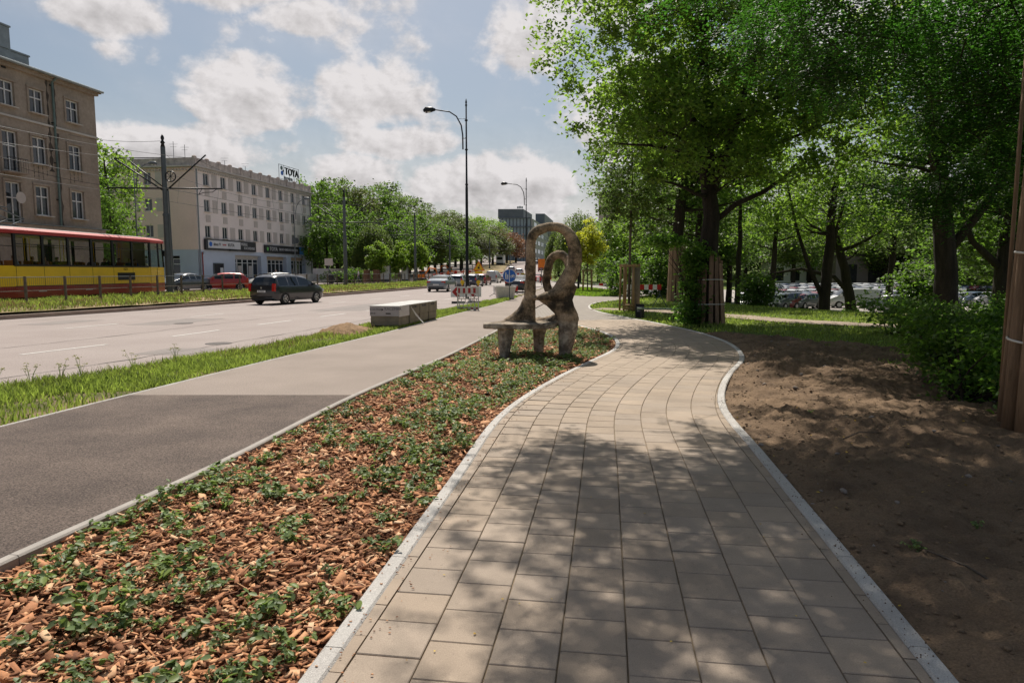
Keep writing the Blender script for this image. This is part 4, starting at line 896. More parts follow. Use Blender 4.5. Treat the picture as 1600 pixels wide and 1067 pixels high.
def reserve_grass():
    rng = np.random.default_rng(15); xs = []; ys = []; hs = []
    while len(xs) < 26000:
        y = 22 + 85 * rng.uniform() ** 1.6; l, r = x_tramfar(y) + .2, x_kerb(y) - .25; t = rng.uniform(.35, 1); x = l + (r - l) * t; d = mnoise.noise((x * .5, y * .5, 3)) * .9
        if rng.uniform() > .55 + d: continue
        xs.append(x); ys.append(y); hs.append(rng.uniform(.07, .2) * (1.1 + d))
    def zf(x, y): l, r = x_tramfar(y) + .02, x_kerb(y) - .16; return gz(x, y) + rz_res((x - l) / (r - l), y)
    blades('tram_line_grass', np.array(xs), np.array(ys), np.array(hs), lf_grass, 'patchy grass and weeds along the tram tracks', zfn=zf, w=.009, seed=9, dz=0)
    n = 9000; y = 22 + 60 * rng.uniform(0, 1, n) ** 1.5; x = np.array([x_kerb(v) for v in y]) - .3 - rng.uniform(0, 1, n) * 5
    blades('tram_line_dry_grass', x, y, rng.uniform(.08, .2, n), lf_dry, 'straw coloured dry grass along the tram tracks', zfn=zf, w=.008, seed=10)
reserve_grass()
def isle():
    rng = np.random.default_rng(16); n = 9000; x = rng.uniform(4.2, 9.2, n); y = rng.uniform(47, 74, n); from_poly = np.array(isl)
    def inside(px, py):
        c = False; j = len(isl) - 1
        for i in range(len(isl)):
            if (isl[i][1] > py) != (isl[j][1] > py) and px < (isl[j][0] - isl[i][0]) * (py - isl[i][1]) / (isl[j][1] - isl[i][1]) + isl[i][0]: c = not c
            j = i
        return c
    k = np.array([inside(a, b) for a, b in zip(x, y)]); x, y = x[k], y[k]
    blades('island_grass', x, y, rng.uniform(.1, .2, len(x)), lf_young, 'bright grass round the yellow leaved young tree', w=.01, seed=11)
isle()
# ---- flowering weeds by the road
def weeds():
    m_fl = M('weed_flower', (.55, .52, .25), .8, .2, 20)
    for i, (x, y) in enumerate(((-7.35, 10.3), (-7.15, 10.7), (-6.95, 10.9), (-6.6, 11.8), (-7.6, 9.9), (-6.25, 12.6))):
        rg = random.Random(i); t = thing('flowering_weed', '%s tall thin flowering weed from the left at the road edge' % nums[(1, 2, 3, 4, 0, 5)[i]], 'weed', (x, y, 0), rg.uniform(0, 6), 'flowering weeds at the road edge')
        mb = MB(); fl = MB()
        for s in range(6):
            a = rg.uniform(0, 6.28); r = rg.uniform(.04, .13); h = rg.uniform(.18, .36); mb.tube([(0, 0, -.02), (math.cos(a) * r * .5, math.sin(a) * r * .5, h * .6), (math.cos(a) * r, math.sin(a) * r, h)], [.004, .003, .002], 4)
            for q in range(7):
                c = (math.cos(a) * r + rg.uniform(-.04, .04), math.sin(a) * r + rg.uniform(-.04, .04), h + rg.uniform(-.01, .02)); fl.box(c, (.014, .014, .008), rg.uniform(0, 3))
        mb.build('stems', lf_grass, t); fl.build('flowers', m_fl, t)
weeds()
# ---- clods, pebbles and fallen leaves on the soil
def soil_bits():
    from mathutils.kdtree import KDTree
    kd = KDTree(len(soilV)); [kd.insert(v, i) for i, v in enumerate(soilV)] if False else None
    rng = np.random.default_rng(21); ic = bmesh.new(); bmesh.ops.create_icosphere(ic, subdivisions=1, radius=1); iv = np.array([v.co[:] for v in ic.verts]); fi = np.array([[v.index for v in f.verts] for f in ic.faces]); ic.free()
    def scatter(name, n, smin, smax, mat, label, cat, pw=2.2, lift=.2, flatz=.7):
        idx = rng.integers(0, len(soilV), n * 3); P = soilV[idx]; ok = (P[:, 1] > 1.6) & (rng.uniform(0, 1, len(P)) < np.clip(6 / (P[:, 1] + 1), .15, 1)); P = P[ok][:n]; n = len(P)
        P = P + rng.normal(size=P.shape) * [.02, .02, 0]
        s = smin + (smax - smin) * rng.uniform(0, 1, n) ** pw; v = iv[None] * (1 + rng.normal(size=(n, len(iv), 1)) * .22) * s[:, None, None] * np.stack([rng.uniform(.7, 1.4, n), rng.uniform(.7, 1.3, n), np.full(n, flatz)], 1)[:, None]
        v = v + P[:, None] + np.array([0, 0, 1.0]) * (s * lift)[:, None, None]; F = (fi[None] + (np.arange(n) * len(iv))[:, None, None]).reshape(-1, 3)
        link(name, np_mesh(name, v.reshape(-1, 3), F, mat), kind='stuff', label=label, cat=cat)
    scatter('soil_clods', 16000, .003, .018, m_clod, 'crumbly clods of dug brown earth', 'earth', 3.2)
    scatter('pebbles', 420, .006, .04, M('pebble', (.26, .22, .19), .8, .3, 9), 'small stones lying in the dug earth', 'pebbles', 2.5)
    idx = rng.integers(0, len(soilV), 700); P = soilV[idx]; P = P[(P[:, 1] > 1.8) & (P[:, 1] < 9)] + [0, 0, .012]
    V, F = leaf_quads(P, .028, rng, 2.0, 0, .7, .05); link('fallen_leaves', np_mesh('fallen_leaves', V, F, lf_fallen), kind='stuff', label='small yellow fallen leaves scattered on the earth and path', cat='leaves')
    # crumbs and dust spilt over the kerb and on to the slabs
    n = 800; yy = 1.8 + 15 * rng.uniform(0, 1, n) ** 1.6; xx = np.array([xr_path(v) for v in yy]) + .12 - np.abs(rng.normal(0, .10, n)); s = rng.uniform(.001, .0045, n)
    v = iv[None] * s[:, None, None] * (1 + rng.normal(size=(n, len(iv), 1)) * .25) + np.stack([xx, yy, .010 + s * .4], 1)[:, None]; F = (fi[None] + (np.arange(n) * len(iv))[:, None, None]).reshape(-1, 3)
    link('spilt_soil', np_mesh('spilt_soil', v.reshape(-1, 3), F, m_clod), kind='stuff', label='crumbs of earth spilt over the right kerb of the path', cat='earth')
    n = 420; yy = 1.8 + 12 * rng.uniform(0, 1, n) ** 1.6; xx = np.array([xl_path(v) for v in yy]) - .1 + np.abs(rng.normal(0, .16, n)); s = rng.uniform(.0012, .0055, n)
    v = iv[None] * s[:, None, None] * [1.6, 1, .5] * (1 + rng.normal(size=(n, len(iv), 1)) * .25) + np.stack([xx, yy, .007 + s * .3], 1)[:, None]; F = (fi[None] + (np.arange(n) * len(iv))[:, None, None]).reshape(-1, 3)
    link('spilt_mulch', np_mesh('spilt_mulch', v.reshape(-1, 3), F, m_chip), kind='stuff', label='fine bark crumbs spilt over the left kerb of the path', cat='mulch')
    # weeds in the soil
    for i, (x, y) in enumerate(((2.75, 5.6), (3.1, 4.4), (2.45, 4.0), (3.6, 8.1), (3.35, 3.7))):
        o = link('small_weed', pv[i], loc=(x, y, .0), label='%s tiny green weed in the dug earth, counting up from the camera' % nums[(3, 2, 1, 4, 0)[i]], cat='weed', group='tiny weeds in the earth'); o.scale = (.45,) * 3
    # a few on slabs
    mb = MB()
    for i in range(40):
        x, y = rng.uniform(-.3, 2), rng.uniform(2.5, 9)
        if not xl_path(y) < x < xr_path(y): continue
    V, F = leaf_quads(np.array([(rng.uniform(xl_path(y) + .1, xr_path(y) - .1), y, .008) for y in rng.uniform(2.4, 8, 26)]), .016, rng, 3, 0, .7, .03); link('path_litter', np_mesh('path_litter', V, F, lf_fallen), kind='stuff', label='tiny bits of leaf litter on the slabs', cat='leaves')
    # twigs
    for i, pts in enumerate(([(2.62, 3.55, .02), (2.60, 3.75, .03), (2.5, 3.95, .035), (2.49, 4.08, .02)], [(3.3, 6.7, .03), (3.6, 6.95, .05), (3.85, 7.0, .03)])):
        mb = MB(); mb.tube(pts, [.006, .006, .005, .003][:len(pts)], 6); mb.build('twig', m_barkl, smooth=True, label=['thin curved twig on the earth beside the kerb', 'short straight stick on the sunlit earth'][i], cat='twig')
soil_bits()

def woodland():
    rng = np.random.default_rng(33); Vs = []; Fs = []; b = 0
    for (x0, y0, x1, y1, H, n) in ((-75, 120, -42, 200, 15, 26), (-42, 200, -26, 330, 16, 24), (40, 170, 130, 175, 17, 26), (60, 90, 75, 60, 15, 12), (-130, 100, -75, 130, 15, 12)):
        for i in range(n):
            t = (i + rng.uniform(-.4, .4)) / n; x = x0 + (x1 - x0) * t; y = y0 + (y1 - y0) * t + rng.uniform(-4, 4); h = H * rng.uniform(.8, 1.15)
            C = blob_points([(x, y, gz(x, y) + h * .5, 5.5, 5.5, h * .5)], 60, rng, .3); k = np.repeat(np.arange(60), 30); P = C[k] + rng.normal(size=(len(k), 3)) * 1.1; P[:, 2] = np.maximum(P[:, 2], .2)
            V, F = leaf_quads(P, .75, rng, .5, .4, .7); Vs.append(V); Fs.append(F + b); b += len(V)
    link('woodland', np_mesh('woodland', np.concatenate(Vs), np.concatenate(Fs), lf_dark), kind='stuff', label='dense distant woodland closing the view behind the nearer trees', cat='woodland')
woodland()
# ------------------------------------------------------------------ buildings
m_stucco = M('old_stucco', (.25, .202, .165), .95, .2, .55, c2=(.38, .315, .26), bump=.35, bscale=18, fine=.14, fscale=5, pos=True)
m_stain = M('stucco_stain', (.075, .062, .052), .95, .3, 2, bump=.2)
m_pink = M('pink_render', (.74, .57, .52), .93, .07, .35, bump=.1, fine=.05, fscale=8)
m_pinkf = M('pale_render', (.77, .69, .66), .93, .07, .35, bump=.1, fine=.05, fscale=8)
m_bluew = M('blue_grey_render', (.46, .52, .62), .9, .08, .5, bump=.1)
m_trim = M('pale_trim', (.50, .47, .44), .9, .12, 1.5)
m_parap = M('parapet_plaster', (.44, .38, .35), .95, .35, 1.6, bump=.3, bscale=10)
m_shut = M('panel_grey', (.50, .45, .42), .9, .06, 3)
m_zinc = M('zinc_sheet', (.24, .27, .28), .5, .2, 2, metal=.4)
m_roof = M('dark_roofing', (.06, .055, .055), .9, .3, 2)
m_frame = M('white_window_frame', (.66, .66, .66), .5, .04, 3)
m_green = M('drainpipe_green', (.12, .17, .16), .6, .25, 2, metal=.2)
def wallframe(A, B):
    A = Vector((A[0], A[1], 0)); B = Vector((B[0], B[1], 0)); d = (B - A).normalized(); n = Vector((d.y, -d.x, 0)); return A, d, n, (B - A).length
def wall_open(mb, L, z0, z1, holes, depth, m=0, mr=None, y0=0.0):
    """wall in local x (along) / z, facing -y, with rectangular holes (x0,x1,z0,z1) and their reveals"""
    xs = sorted(set([0, L] + [h[0] for h in holes] + [h[1] for h in holes])); zs = sorted(set([z0, z1] + [h[2] for h in holes] + [h[3] for h in holes]))
    for i in range(len(xs) - 1):
        for j in range(len(zs) - 1):
            cx, cz = (xs[i] + xs[i + 1]) / 2, (zs[j] + zs[j + 1]) / 2
            if any(h[0] < cx < h[1] and h[2] < cz < h[3] for h in holes): continue
            mb.quad((xs[i], y0, zs[j]), (xs[i + 1], y0, zs[j]), (xs[i + 1], y0, zs[j + 1]), (xs[i], y0, zs[j + 1]), m)
    for (a, b, c, d) in holes:
        k = m if mr is None else mr
        mb.quad((a, y0, c), (a, y0, d), (a, y0 + depth, d), (a, y0 + depth, c), k); mb.quad((b, y0, d), (b, y0, c), (b, y0 + depth, c), (b, y0 + depth, d), k)
        mb.quad((a, y0, d), (b, y0, d), (b, y0 + depth, d), (a, y0 + depth, d), k); mb.quad((b, y0, c), (a, y0, c), (a, y0 + depth, c), (b, y0 + depth, c), k)
        mb.quad((a, y0 + depth + .3, c), (b, y0 + depth + .3, c), (b, y0 + depth + .3, d), (a, y0 + depth + .3, d), 1)
m_in = M('dark_interior', (.03, .03, .033), 1, .4, 1)
def window(root, x0, x1, z0, z1, y, cols=2, transom=.66, fr=.07, sill=True, curtain=False, frame=m_frame, label=None):
    w = link('window', None, root) if False else None
    mb = MB(); f = fr
    mb.box(((x0 + x1) / 2, y, z0 + f / 2), (x1 - x0, .06, f)); mb.box(((x0 + x1) / 2, y, z1 - f / 2), (x1 - x0, .06, f))
    mb.box((x0 + f / 2, y, (z0 + z1) / 2), (f, .06, z1 - z0 - 2 * f)); mb.box((x1 - f / 2, y, (z0 + z1) / 2), (f, .06, z1 - z0 - 2 * f))
    zt = z0 + (z1 - z0) * transom
    if transom: mb.box(((x0 + x1) / 2, y - .008, zt), (x1 - x0 - 2 * f, .06, f))
    for c in range(1, cols): mb.box((x0 + (x1 - x0) * c / cols, y - .016, (z0 + z1) / 2), (f * .9, .06, z1 - z0 - 2 * f))
    wd = mb.build('window', frame, root)
    for c in range(cols):
        for (a, b) in (((z0, zt), (zt, z1)) if transom else ((z0, z1),)):
            p = MB(); xa, xb = x0 + (x1 - x0) * c / cols + f * .5, x0 + (x1 - x0) * (c + 1) / cols - f * .5; t = rnd.uniform(-.004, .004)
            p.add([(xa, y + .01 + t, a + f * .5), (xb, y + .01 - t, a + f * .5), (xb, y + .01 - t, b - f * .5), (xa, y + .01 + t, b - f * .5)], [(0, 1, 2, 3)]); p.build('pane', g_win, wd)
    if curtain:
        p = MB(); p.quad((x0, y + .12, z0), (x0 + (x1 - x0) * curtain, y + .12, z0), (x0 + (x1 - x0) * curtain, y + .12, z1), (x0, y + .12, z1)); p.build('curtain', m_trim, wd)
    if sill: s = MB(); s.box(((x0 + x1) / 2, y - .22, z0 - .03), (x1 - x0 + .16, .34, .05)); s.build('sill', m_zinc if sill == 2 else m_trim, wd)
    return wd
# --- brown tenement
def tenement():
    A = (-38.3, -3.4); B = (-29.85, 50.3); A_, d, n, L = wallframe(A, B)
    r = thing('tenement_house', 'old brown plastered tenement with white windows and a stained drainpipe behind the tram', 'house', (A[0], A[1], .3), math.atan2(d.y, d.x))
    D = 11.0; H = 13.9; holes = []; xp = lambda px: None
    def X_at(px): # along-wall coordinate seen at pixel column px
        k = (px - 800) / FOC * .976; t = (A[0] - k * A[1]) / (k * d.y - d.x); return t
    cols = [X_at(115), X_at(60), X_at(14)]; gap = 2.45; c = cols[-1]
    while c > 3: c -= gap; cols.append(c)
    rows = [(11.55, 13.05), (8.35, 10.05), (5.05, 6.95)]
    for i, c in enumerate(cols):
        for j, (a, b) in enumerate(rows):
            w = .56
            if i == 2 and j in (1, 2): a -= .75
            holes.append((c - w, c + w, a, b))
        if i > 0 and i % 2: holes.append((c - .7, c + .7, .9, 3.2))
    mb = MB(); wall_open(mb, L, -1, H, holes, .22)
    # side and back walls
    mb.quad((L, 0, -1), (L, D, -1), (L, D, H), (L, 0, H), 0); mb.quad((L, D, -1), (0, D, -1), (0, D, H), (L, D, H), 0)
    mb.build('wall', [m_stucco, m_in], r)
    # raised surrounds, string courses, cornice
    for h in holes:
        if h[3] < 4: continue
        t = MB(); x0, x1, z0, z1 = h; e = .14
        t.box((x0 - e / 2, -.03, (z0 + z1) / 2), (e, .08, z1 - z0)); t.box((x1 + e / 2, -.03, (z0 + z1) / 2), (e, .08, z1 - z0)); t.box(((x0 + x1) / 2, -.04, z1 + e / 2 + .02), (x1 - x0 + 2 * e + .05, .10, e)); t.build('window_surround', m_stucco, r)
        window(r, x0, x1, z0, z1, .12, 2, .64, .075, sill=True)
    for z, hh, dd in ((10.95, .12, .10), (4.25, .30, .28)):
        t = MB(); t.box((L / 2, -dd / 2, z), (L, dd, hh)); t.build('string_course', m_trim if z > 10 else m_stucco, r)
    t = MB(); t.box((L / 2, -.16, 4.44), (L + .3, .42, .04)); t.build('zinc_flashing', m_zinc, r)
    t = MB(); t.box((L / 2, -.12, H + .05), (L + .2, .26, .16)); t.box((L / 2, -.2, H + .2), (L + .4, .44, .14)); t.build('cornice', m_stucco, r)
    t = MB(); t.add([(-.2, -.5, H + .29), (L + .25, -.5, H + .29), (L + .25, D + .3, H + 1.5), (-.2, D + .3, H + 1.5), (-.2, -.5, H + .35), (L + .25, -.5, H + .35), (L + .25, D + .3, H + 1.6), (-.2, D + .3, H + 1.6)], [(3, 2, 1, 0), (4, 5, 6, 7), (0, 1, 5, 4), (1, 2, 6, 5), (2, 3, 7, 6), (3, 0, 4, 7)]); rf = t.build('roof', m_roof, r)
    g = MB(); g.tube([(-.2, -.55, H + .27), (L + .2, -.55, H + .25)], .09, 8); g.build('gutter', m_zinc, rf)
    xc = X_at(40)
    for (x, w, dd, hh) in ((X_at(44), .8, .8, 2.6), (X_at(15), 3.0, .9, 1.2), (X_at(64), 1.6, .7, 1.2)):
        t = MB(); t.box((x, 1.6, H + .3 + hh / 2), (w, dd, hh)); t.box((x, 1.6, H + .35 + hh), (w + .12, dd + .12, .1)); t.build('chimney', m_zinc, rf)
    xd = X_at(84)
    t = MB(); t.tube([(xd, -.14, 4.5), (xd, -.14, H - .1), (xd, -.5, H + .2)], .075, 10); t.build('drainpipe', m_green, r)
    for z in (6.2, 8.6, 11.2, 13.6): t = MB(); t.box((xd, -.08, z), (.26, .14, .05)); t.build('pipe_bracket', m_black, r)
    # damp streaks beside the pipe and under sills: thin irregular patches of darkened plaster
    def streak(x, z0, z1, w, seed):
        rg = random.Random(seed); V = []; n = 14
        for i in range(n + 1):
            z = z0 + (z1 - z0) * i / n; k = .6 + .4 * math.sin(i * 1.7 + seed) ; V += [(x - w * k * rg.uniform(.4, 1), -.004, z), (x + w * k * rg.uniform(.5, 1), -.004, z)]
        b = MB(); b.v = V; b.f = [(2 * i, 2 * i + 1, 2 * i + 3, 2 * i + 2) for i in range(n)]; b.m = [0] * n; b.build('damp_streak', m_stain, r)
    streak(xd - .32, 11.0, 14.4, .16, 1); streak(xd - .3, 8.0, 11, .26, 2); streak(xd + .3, 4.5, 10.6, .2, 3); streak(xd + .28, 11, 14, .12, 9)
    for c in cols[:3]:
        for k in range(4): streak(c - .5 + k * .34, 7.4 + rnd.uniform(-.3, .3), 8.3, .05, 20 + k + int(c))
    for c, z in ((cols[2], 7.6),):
        b = MB()
        b.box((c, -.32, z - .1), (1.5, .5, .08)); b.build('balcony_slab', m_stucco, r)
        for q in range(9): b = MB(); b.tube([(c - .7 + q * .175, -.55, z - .05), (c - .7 + q * .175, -.55, z + .75)], .012, 4); b.build('railing_bar', m_black, r)
        b = MB(); b.tube([(c - .72, -.55, z + .76), (c + .72, -.55, z + .76)], .02, 6); b.build('hand_rail', m_black, r)
    b = MB(); b.box((X_at(13), -.01, 13.9), (.3, .06, .3)); b.build('vent_opening', m_in, r)
    # small satellite dish on lower left window
    b = MB(); b.tube([(cols[2] + .2, -.1, 5.9), (cols[2] + .2, -.3, 6.0)], .02, 6); b.tube([(cols[2] + .2, -.3, 6.0), (cols[2] + .2, -.36, 6.0)], [.12, .36], 16); b.build('satellite_dish', m_shut, r)
tenement()
# --- pink corner house
def corner_house():
    A = (-36.0, 79.0); B = (-30.9, 106.5); A_, d, n, L = wallframe(A, B)
    r = thing('corner_house', 'long pale pink three storey house with blue grey shopfronts and a row of signs', 'house', (A[0], A[1], .35), math.atan2(d.y, d.x))
    D = 11.0; H = 13.2
    rows = [(11.35, 12.75), (8.35, 9.75), (5.35, 6.75)]; holes = []; ctr = [2.0 + i * 3.38 for i in range(8)]
    for c in ctr:
        for a, b in rows: holes.append((c - .55, c + .55, a, b))
    gh = [(7.2, 13.2, .3, 3.45), (14.6, 19.9, .3, 3.45), (21.2, 25.6, .3, 3.45)]
    mb = MB(); wall_open(mb, L, 3.9, H, holes, .2); mb.build('upper_wall', [m_pinkf, m_in], r)
    mb = MB(); wall_open(mb, L, -1, 3.9, gh, .9, y0=-.03); mb.build('ground_floor_wall', [m_bluew, m_in], r)
    mb = MB(); s = MB()
    # left side wall: own frame, x from 0..D going back at the camera side
    hl = []
    for a, b in rows: hl.append((D * .56 - .5, D * .56 + .5, a, b))
    def side(x, y, z): return (y, x, z)
    lw = thing('tmp', None, None); bpy.data.objects.remove(lw)
    o = bpy.data.objects.new('side_wall_root', None)
    bpy.data.objects.remove(o)
    sw = MB(); wall_open(sw, D, 3.9, H, [(D - h[1], D - h[0], h[2], h[3]) for h in hl], .2)
    # rotate local wall so that it faces the camera side (-x of the house frame)
    def rot(vs): return [(y_, D - x_, z_) for (x_, y_, z_) in vs]
    sw.v = rot(sw.v); sw.build('side_wall', [m_pink, m_in], r)
    sg = MB(); dh = [(D - 5.4, D - 3.6, .2, 2.9), (D - 9.0, D - 6.6, .2, 2.9)]; wall_open(sg, D, -1, 3.9, [(2.2, 4.4, .3, 3.2), (6.6, 8.6, .3, 3.2)], .25, y0=-.03); sg.v = rot(sg.v); sg.build('side_ground_wall', [m_bluew, m_in], r)
    bk = MB(); bk.quad((L, 0, -1), (L, D, -1), (L, D, H), (L, 0, H)); bk.quad((L, D, -1), (0, D, -1), (0, D, H), (L, D, H)); bk.build('back_wall', m_pink, r)
    for h in holes: window(r, h[0], h[1], h[2], h[3], .14, 2, 0, .06, sill=True, curtain=rnd.choice([0, 0, .4, 1]))
    for h in hl:
        w = window(r, 0, 1.0, h[2], h[3], 0, 2, 0, .06, sill=False); w.rotation_euler.z = R(-90); w.location = (.14, h[1], 0)
        for q in (-1.1, 1.9): b = MB(); b.box((-.02, h[0] + q + .1, (h[2] + h[3]) / 2), (.05, .8, 1.5)); b.build('wall_panel', m_shut, r)
    for c in ctr:
        for a, b in rows: q = MB(); q.box((c + 1.55, -.02, (a + b) / 2 - .03), (.95, .05, 1.5)); q.build('wall_panel', m_shut, r)
        for z in (10.55, 7.55): q = MB(); q.box((c + .1, -.02, z), (.85, .05, .8)); q.build('small_panel', m_shut, r)
    # cornice and crenellated parapet
    q = MB(); q.box((L / 2, -.2, H + .1), (L + .7, .5, .14)); q.box((L / 2, -.08, H - .1), (L, .16, .22)); q.box((-.2, D / 2, H + .1), (.5, D - .6, .14)); q.build('cornice', m_trim, r)
    q = MB()
    for i in range(66): q.box((.2 + i * (L - .4) / 65, -.12, H - .28), (.16, .2, .16))
    for i in range(26): q.box((-.1, .2 + i * (D - .4) / 25, H - .28), (.2, .16, .16))
    q.build('dentil_row', m_trim, r, kind='stuff')
    q = MB(); q.box((L / 2, .15, H + .62), (L, .28, .9)); q.box((.14, D / 2 + .15, H + .62), (.28, D - .3, .9)); pr = q.build('parapet', m_parap, r)
    for i in range(13):
        q = MB(); x = .2 + i * (L - .4) / 12; q.box((x, .13, H + .66), (.36, .40, .98)); q.tube([(x, .13, H + 1.12), (x, .13, H + 1.22), (x, .13, H + 1.34)], [.22, .26, .06], 10); q.build('parapet_pillar', m_parap, pr)
    q = MB(); q.quad((0, .3, H + .4), (L, .3, H + .4), (L, D, H + .4), (0, D, H + .4)); q.build('roof', m_roof, r)
    for x in (.15, L - .5): q = MB(); q.tube([(x, -.12, 0), (x, -.12, H - .2)], .07, 8); q.build('drainpipe', m_steel if x > 1 else m_zinc, r)
    q = MB(); q.tube([(.55, -.16, 0), (.5, -.16, 3.6)], .07, 8); q.build('red_pipe', M('faded_red', (.30, .08, .07), .7, .2, 3), r)
    # shop windows
    for gi, h in enumerate(gh):
        n = 5; x0, x1, z0, z1 = h; zt = 2.55
        for i in range(n):
            a = x0 + (x1 - x0) * i / n; b = x0 + (x1 - x0) * (i + 1) / n; window(r, a + .02, b - .02, .45, 3.0, .55, 1, .80, .07, sill=False)
        q = MB(); q.box(((x0 + x1) / 2, .5, 3.24), (x1 - x0, .1, .42)); q.build('shop_fascia', m_trim if gi == 0 else M('peach_board', (.45, .34, .25), .8, .1, 3), r)
        if gi == 0:
            for i in (1, 3): q = MB(); q.box((x0 + (i + .5) * (x1 - x0) / n, .5, 1.4), (.8, .02, 1.5)); q.build('poster', m_shut, r)
        q = MB(); q.box(((x0 + x1) / 2, .48, .2), (x1 - x0, .2, .5)); q.build('stall_riser', m_bluew, r)
    for (a, b) in ((2.2, 4.4), (6.6, 8.6)):
        w = window(r, 0, b - a, .3, 2.9, 0, 2, .75, .08, sill=False); w.rotation_euler.z = R(-90); w.location = (.2, D - a, 0)
    # signs
    m_sd = M('sign_black', (.03, .03, .035), .5, .1, 3); m_sl = M('sign_white', (.55, .56, .58), .5, .04, 3)
    sg = thing('shop_sign', 'long black framed sign board with a white left half over the first shopfront', 'shop sign', (0, 0, 0)); sg.matrix_world = r.matrix_world
    sg.location = r.location; sg.rotation_euler = r.rotation_euler
    q = MB(); q.box((6.3, -.2, 4.55), (10.6, .22, 1.25)); q.build('board', m_sd, sg)
    q = MB(); q.box((4.7, -.33, 4.6), (6.6, .04, .9)); q.build('white_panel', m_sl, sg)
    def txt(root, s, x, z, size, mat, y=-.37, name='lettering', dep=.01):
        o = link(name, text_mesh(s, size, mat, dep), root); o.rotation_euler = (R(90), 0, 0); o.location = (x, y, z); return o
    txt(sg, 'abex V', 2.4, 4.6, .5, m_blk); txt(sg, 'KUTA', 5.3, 4.6, .5, m_blk); txt(sg, 'komis', 4.2, 4.6, .3, m_red); txt(sg, 'MEBLE', 8.1, 4.8, .5, m_sl); txt(sg, 'KUCHENNE', 8.7, 4.33, .46, m_sl)
    q = MB(); q.tube([(1.85, -.36, 4.6), (1.85, -.38, 4.6)], .28, 16); q.build('round_logo', m_blue, sg)
    q = MB(); q.box((6.0, -.42, 3.98), (.9, .3, .12)); q.build('lamp', m_black, sg)
    s2 = thing('shop_sign', 'dark sign reading TOYA with blue, green and orange squares at its right end', 'shop sign'); s2.location = r.location; s2.rotation_euler = r.rotation_euler
    q = MB(); q.box((18.6, -.2, 4.45), (9.4, .2, 1.05)); q.build('board', m_sd, s2)
    for i, c in enumerate(((.07, .24, .65), (.28, .50, .07), (.78, .20, .05))):
        q = MB(); q.box((24.1 + i * 1.25, -.2, 4.45), (1.24, .2, 1.05)); q.build('colour_panel', M('sign_col%s' % 'abc'[i], c, .5, .05, 3), s2)
    txt(s2, 'TOYA', 14.9, 4.45, .75, m_sl); txt(s2, 'BIURO OBSŁUGI KLIENTA', 17.4, 4.45, .46, m_sl)
    q = MB(); q.tube([(14.45, -.32, 4.45), (14.45, -.34, 4.45)], .25, 12); q.build('logo', M('sign_green', (.15, .45, .12), .5, .1, 3), s2)
    s3 = thing('projecting_sign', 'small grey sign box sticking out beyond the far corner of the pink house', 'shop sign'); s3.location = r.location; s3.rotation_euler = r.rotation_euler
    q = MB(); q.box((L + .75, -.2, 4.4), (1.4, .16, .95)); q.build('box', m_steel, s3); q = MB(); q.box((L + .75, -.3, 4.4), (1.2, .03, .7)); q.build('face', m_sd, s3); txt(s3, 'TOYA', L + .2, 4.4, .42, m_sl, -.33)
    s4 = thing('rooftop_sign', 'openwork rooftop sign with dark letters TOYA on a steel frame', 'rooftop sign'); s4.location = r.location; s4.rotation_euler = r.rotation_euler
    q = MB()
    for x in (19.4, 20.8, 22.3, 23.7, 25.1): q.tube([(x, .4, H + .9), (x, .4, H + 3.3)], .035, 5)
    for z in (1.3, 3.25): q.tube([(19.4, .4, H + z), (25.1, .4, H + z)], .035, 5)
    q.build('frame', m_steel, s4)
    txt(s4, 'TOYA', 20.9, H + 2.45, 1.45, m_blk, .3, dep=.08); txt(s4, 'TELEWIZJA', 20.6, H + 1.5, .5, m_steel, .3, dep=.04)
    for (x, z, rr, c) in ((20.0, 2.8, .3, m_green), (20.1, 2.1, .32, m_blue), (20.45, 2.45, .16, m_steel)):
        q = MB(); q.tube([(x, .28, H + z), (x, .34, H + z)], rr, 14); q.build('emblem_disc', c, s4)
    # aerials
    for i, x in enumerate((.6, 2.6, 10.5, 15.2)):
        q = MB(); q.tube([(0, 0, 0), (0, 0, 2.6 if i < 2 else 2)], .03, 5); q.tube([(-.5, 0, 2.3), (.5, 0, 2.3)], .015, 4); q.tube([(-.35, 0, 2.0), (.35, 0, 2.0)], .015, 4)
        p = r.matrix_basis @ Vector((x, 3, H + .4)); o = q.build('roof_aerial', m_steel, None, loc=tuple(p), label='%s roof aerial on the pink house counting from the tram pole' % nums[i], cat='aerial', group='roof aerials')
    q = MB(); q.tube([(0, 0, 0), (0, -.5, 0)], .03, 5); q.tube([(0, -.5, 0), (0, -.62, 0)], [.15, .45], 16); p = r.matrix_basis @ Vector((23.2, -.05, 5.9)); q.build('satellite_dish', m_steel, None, loc=tuple(p), label='round satellite dish on the pink wall above the coloured sign squares', cat='satellite dish')
    q = MB(); q.box((3.6, -.1, 1.75), (2.0, .1, 1.3)); cs = q.build('display_case', m_steel, r); q = MB(); q.box((3.6, -.17, 1.75), (1.8, .02, 1.1)); q.build('poster', m_in, cs); q = MB(); q.box((4.1, -.185, 1.55), (.6, .01, .6)); q.build('leaflet', m_sl, cs)
    txt(r, '27', .5, 3.5, .4, m_blk, -.1)
corner_house()
# --- low wall and steps to the right of the house
def low_wall():
    t = MB(); t.obox((AX(492, 100), 100), (AX(548, 112), 112), .3, .2, 2.2); w = t.build('low_wall', m_pinkf, label='low pale wall between the pink house and the grove', cat='wall')
    t = MB(); t.obox((AX(410, 82), 84), (AX(492, 100), 100), .2, .2, 1.4); t.build('forecourt_wall', m_trim, label='low plastered wall of the raised shop forecourt', cat='wall')
low_wall()
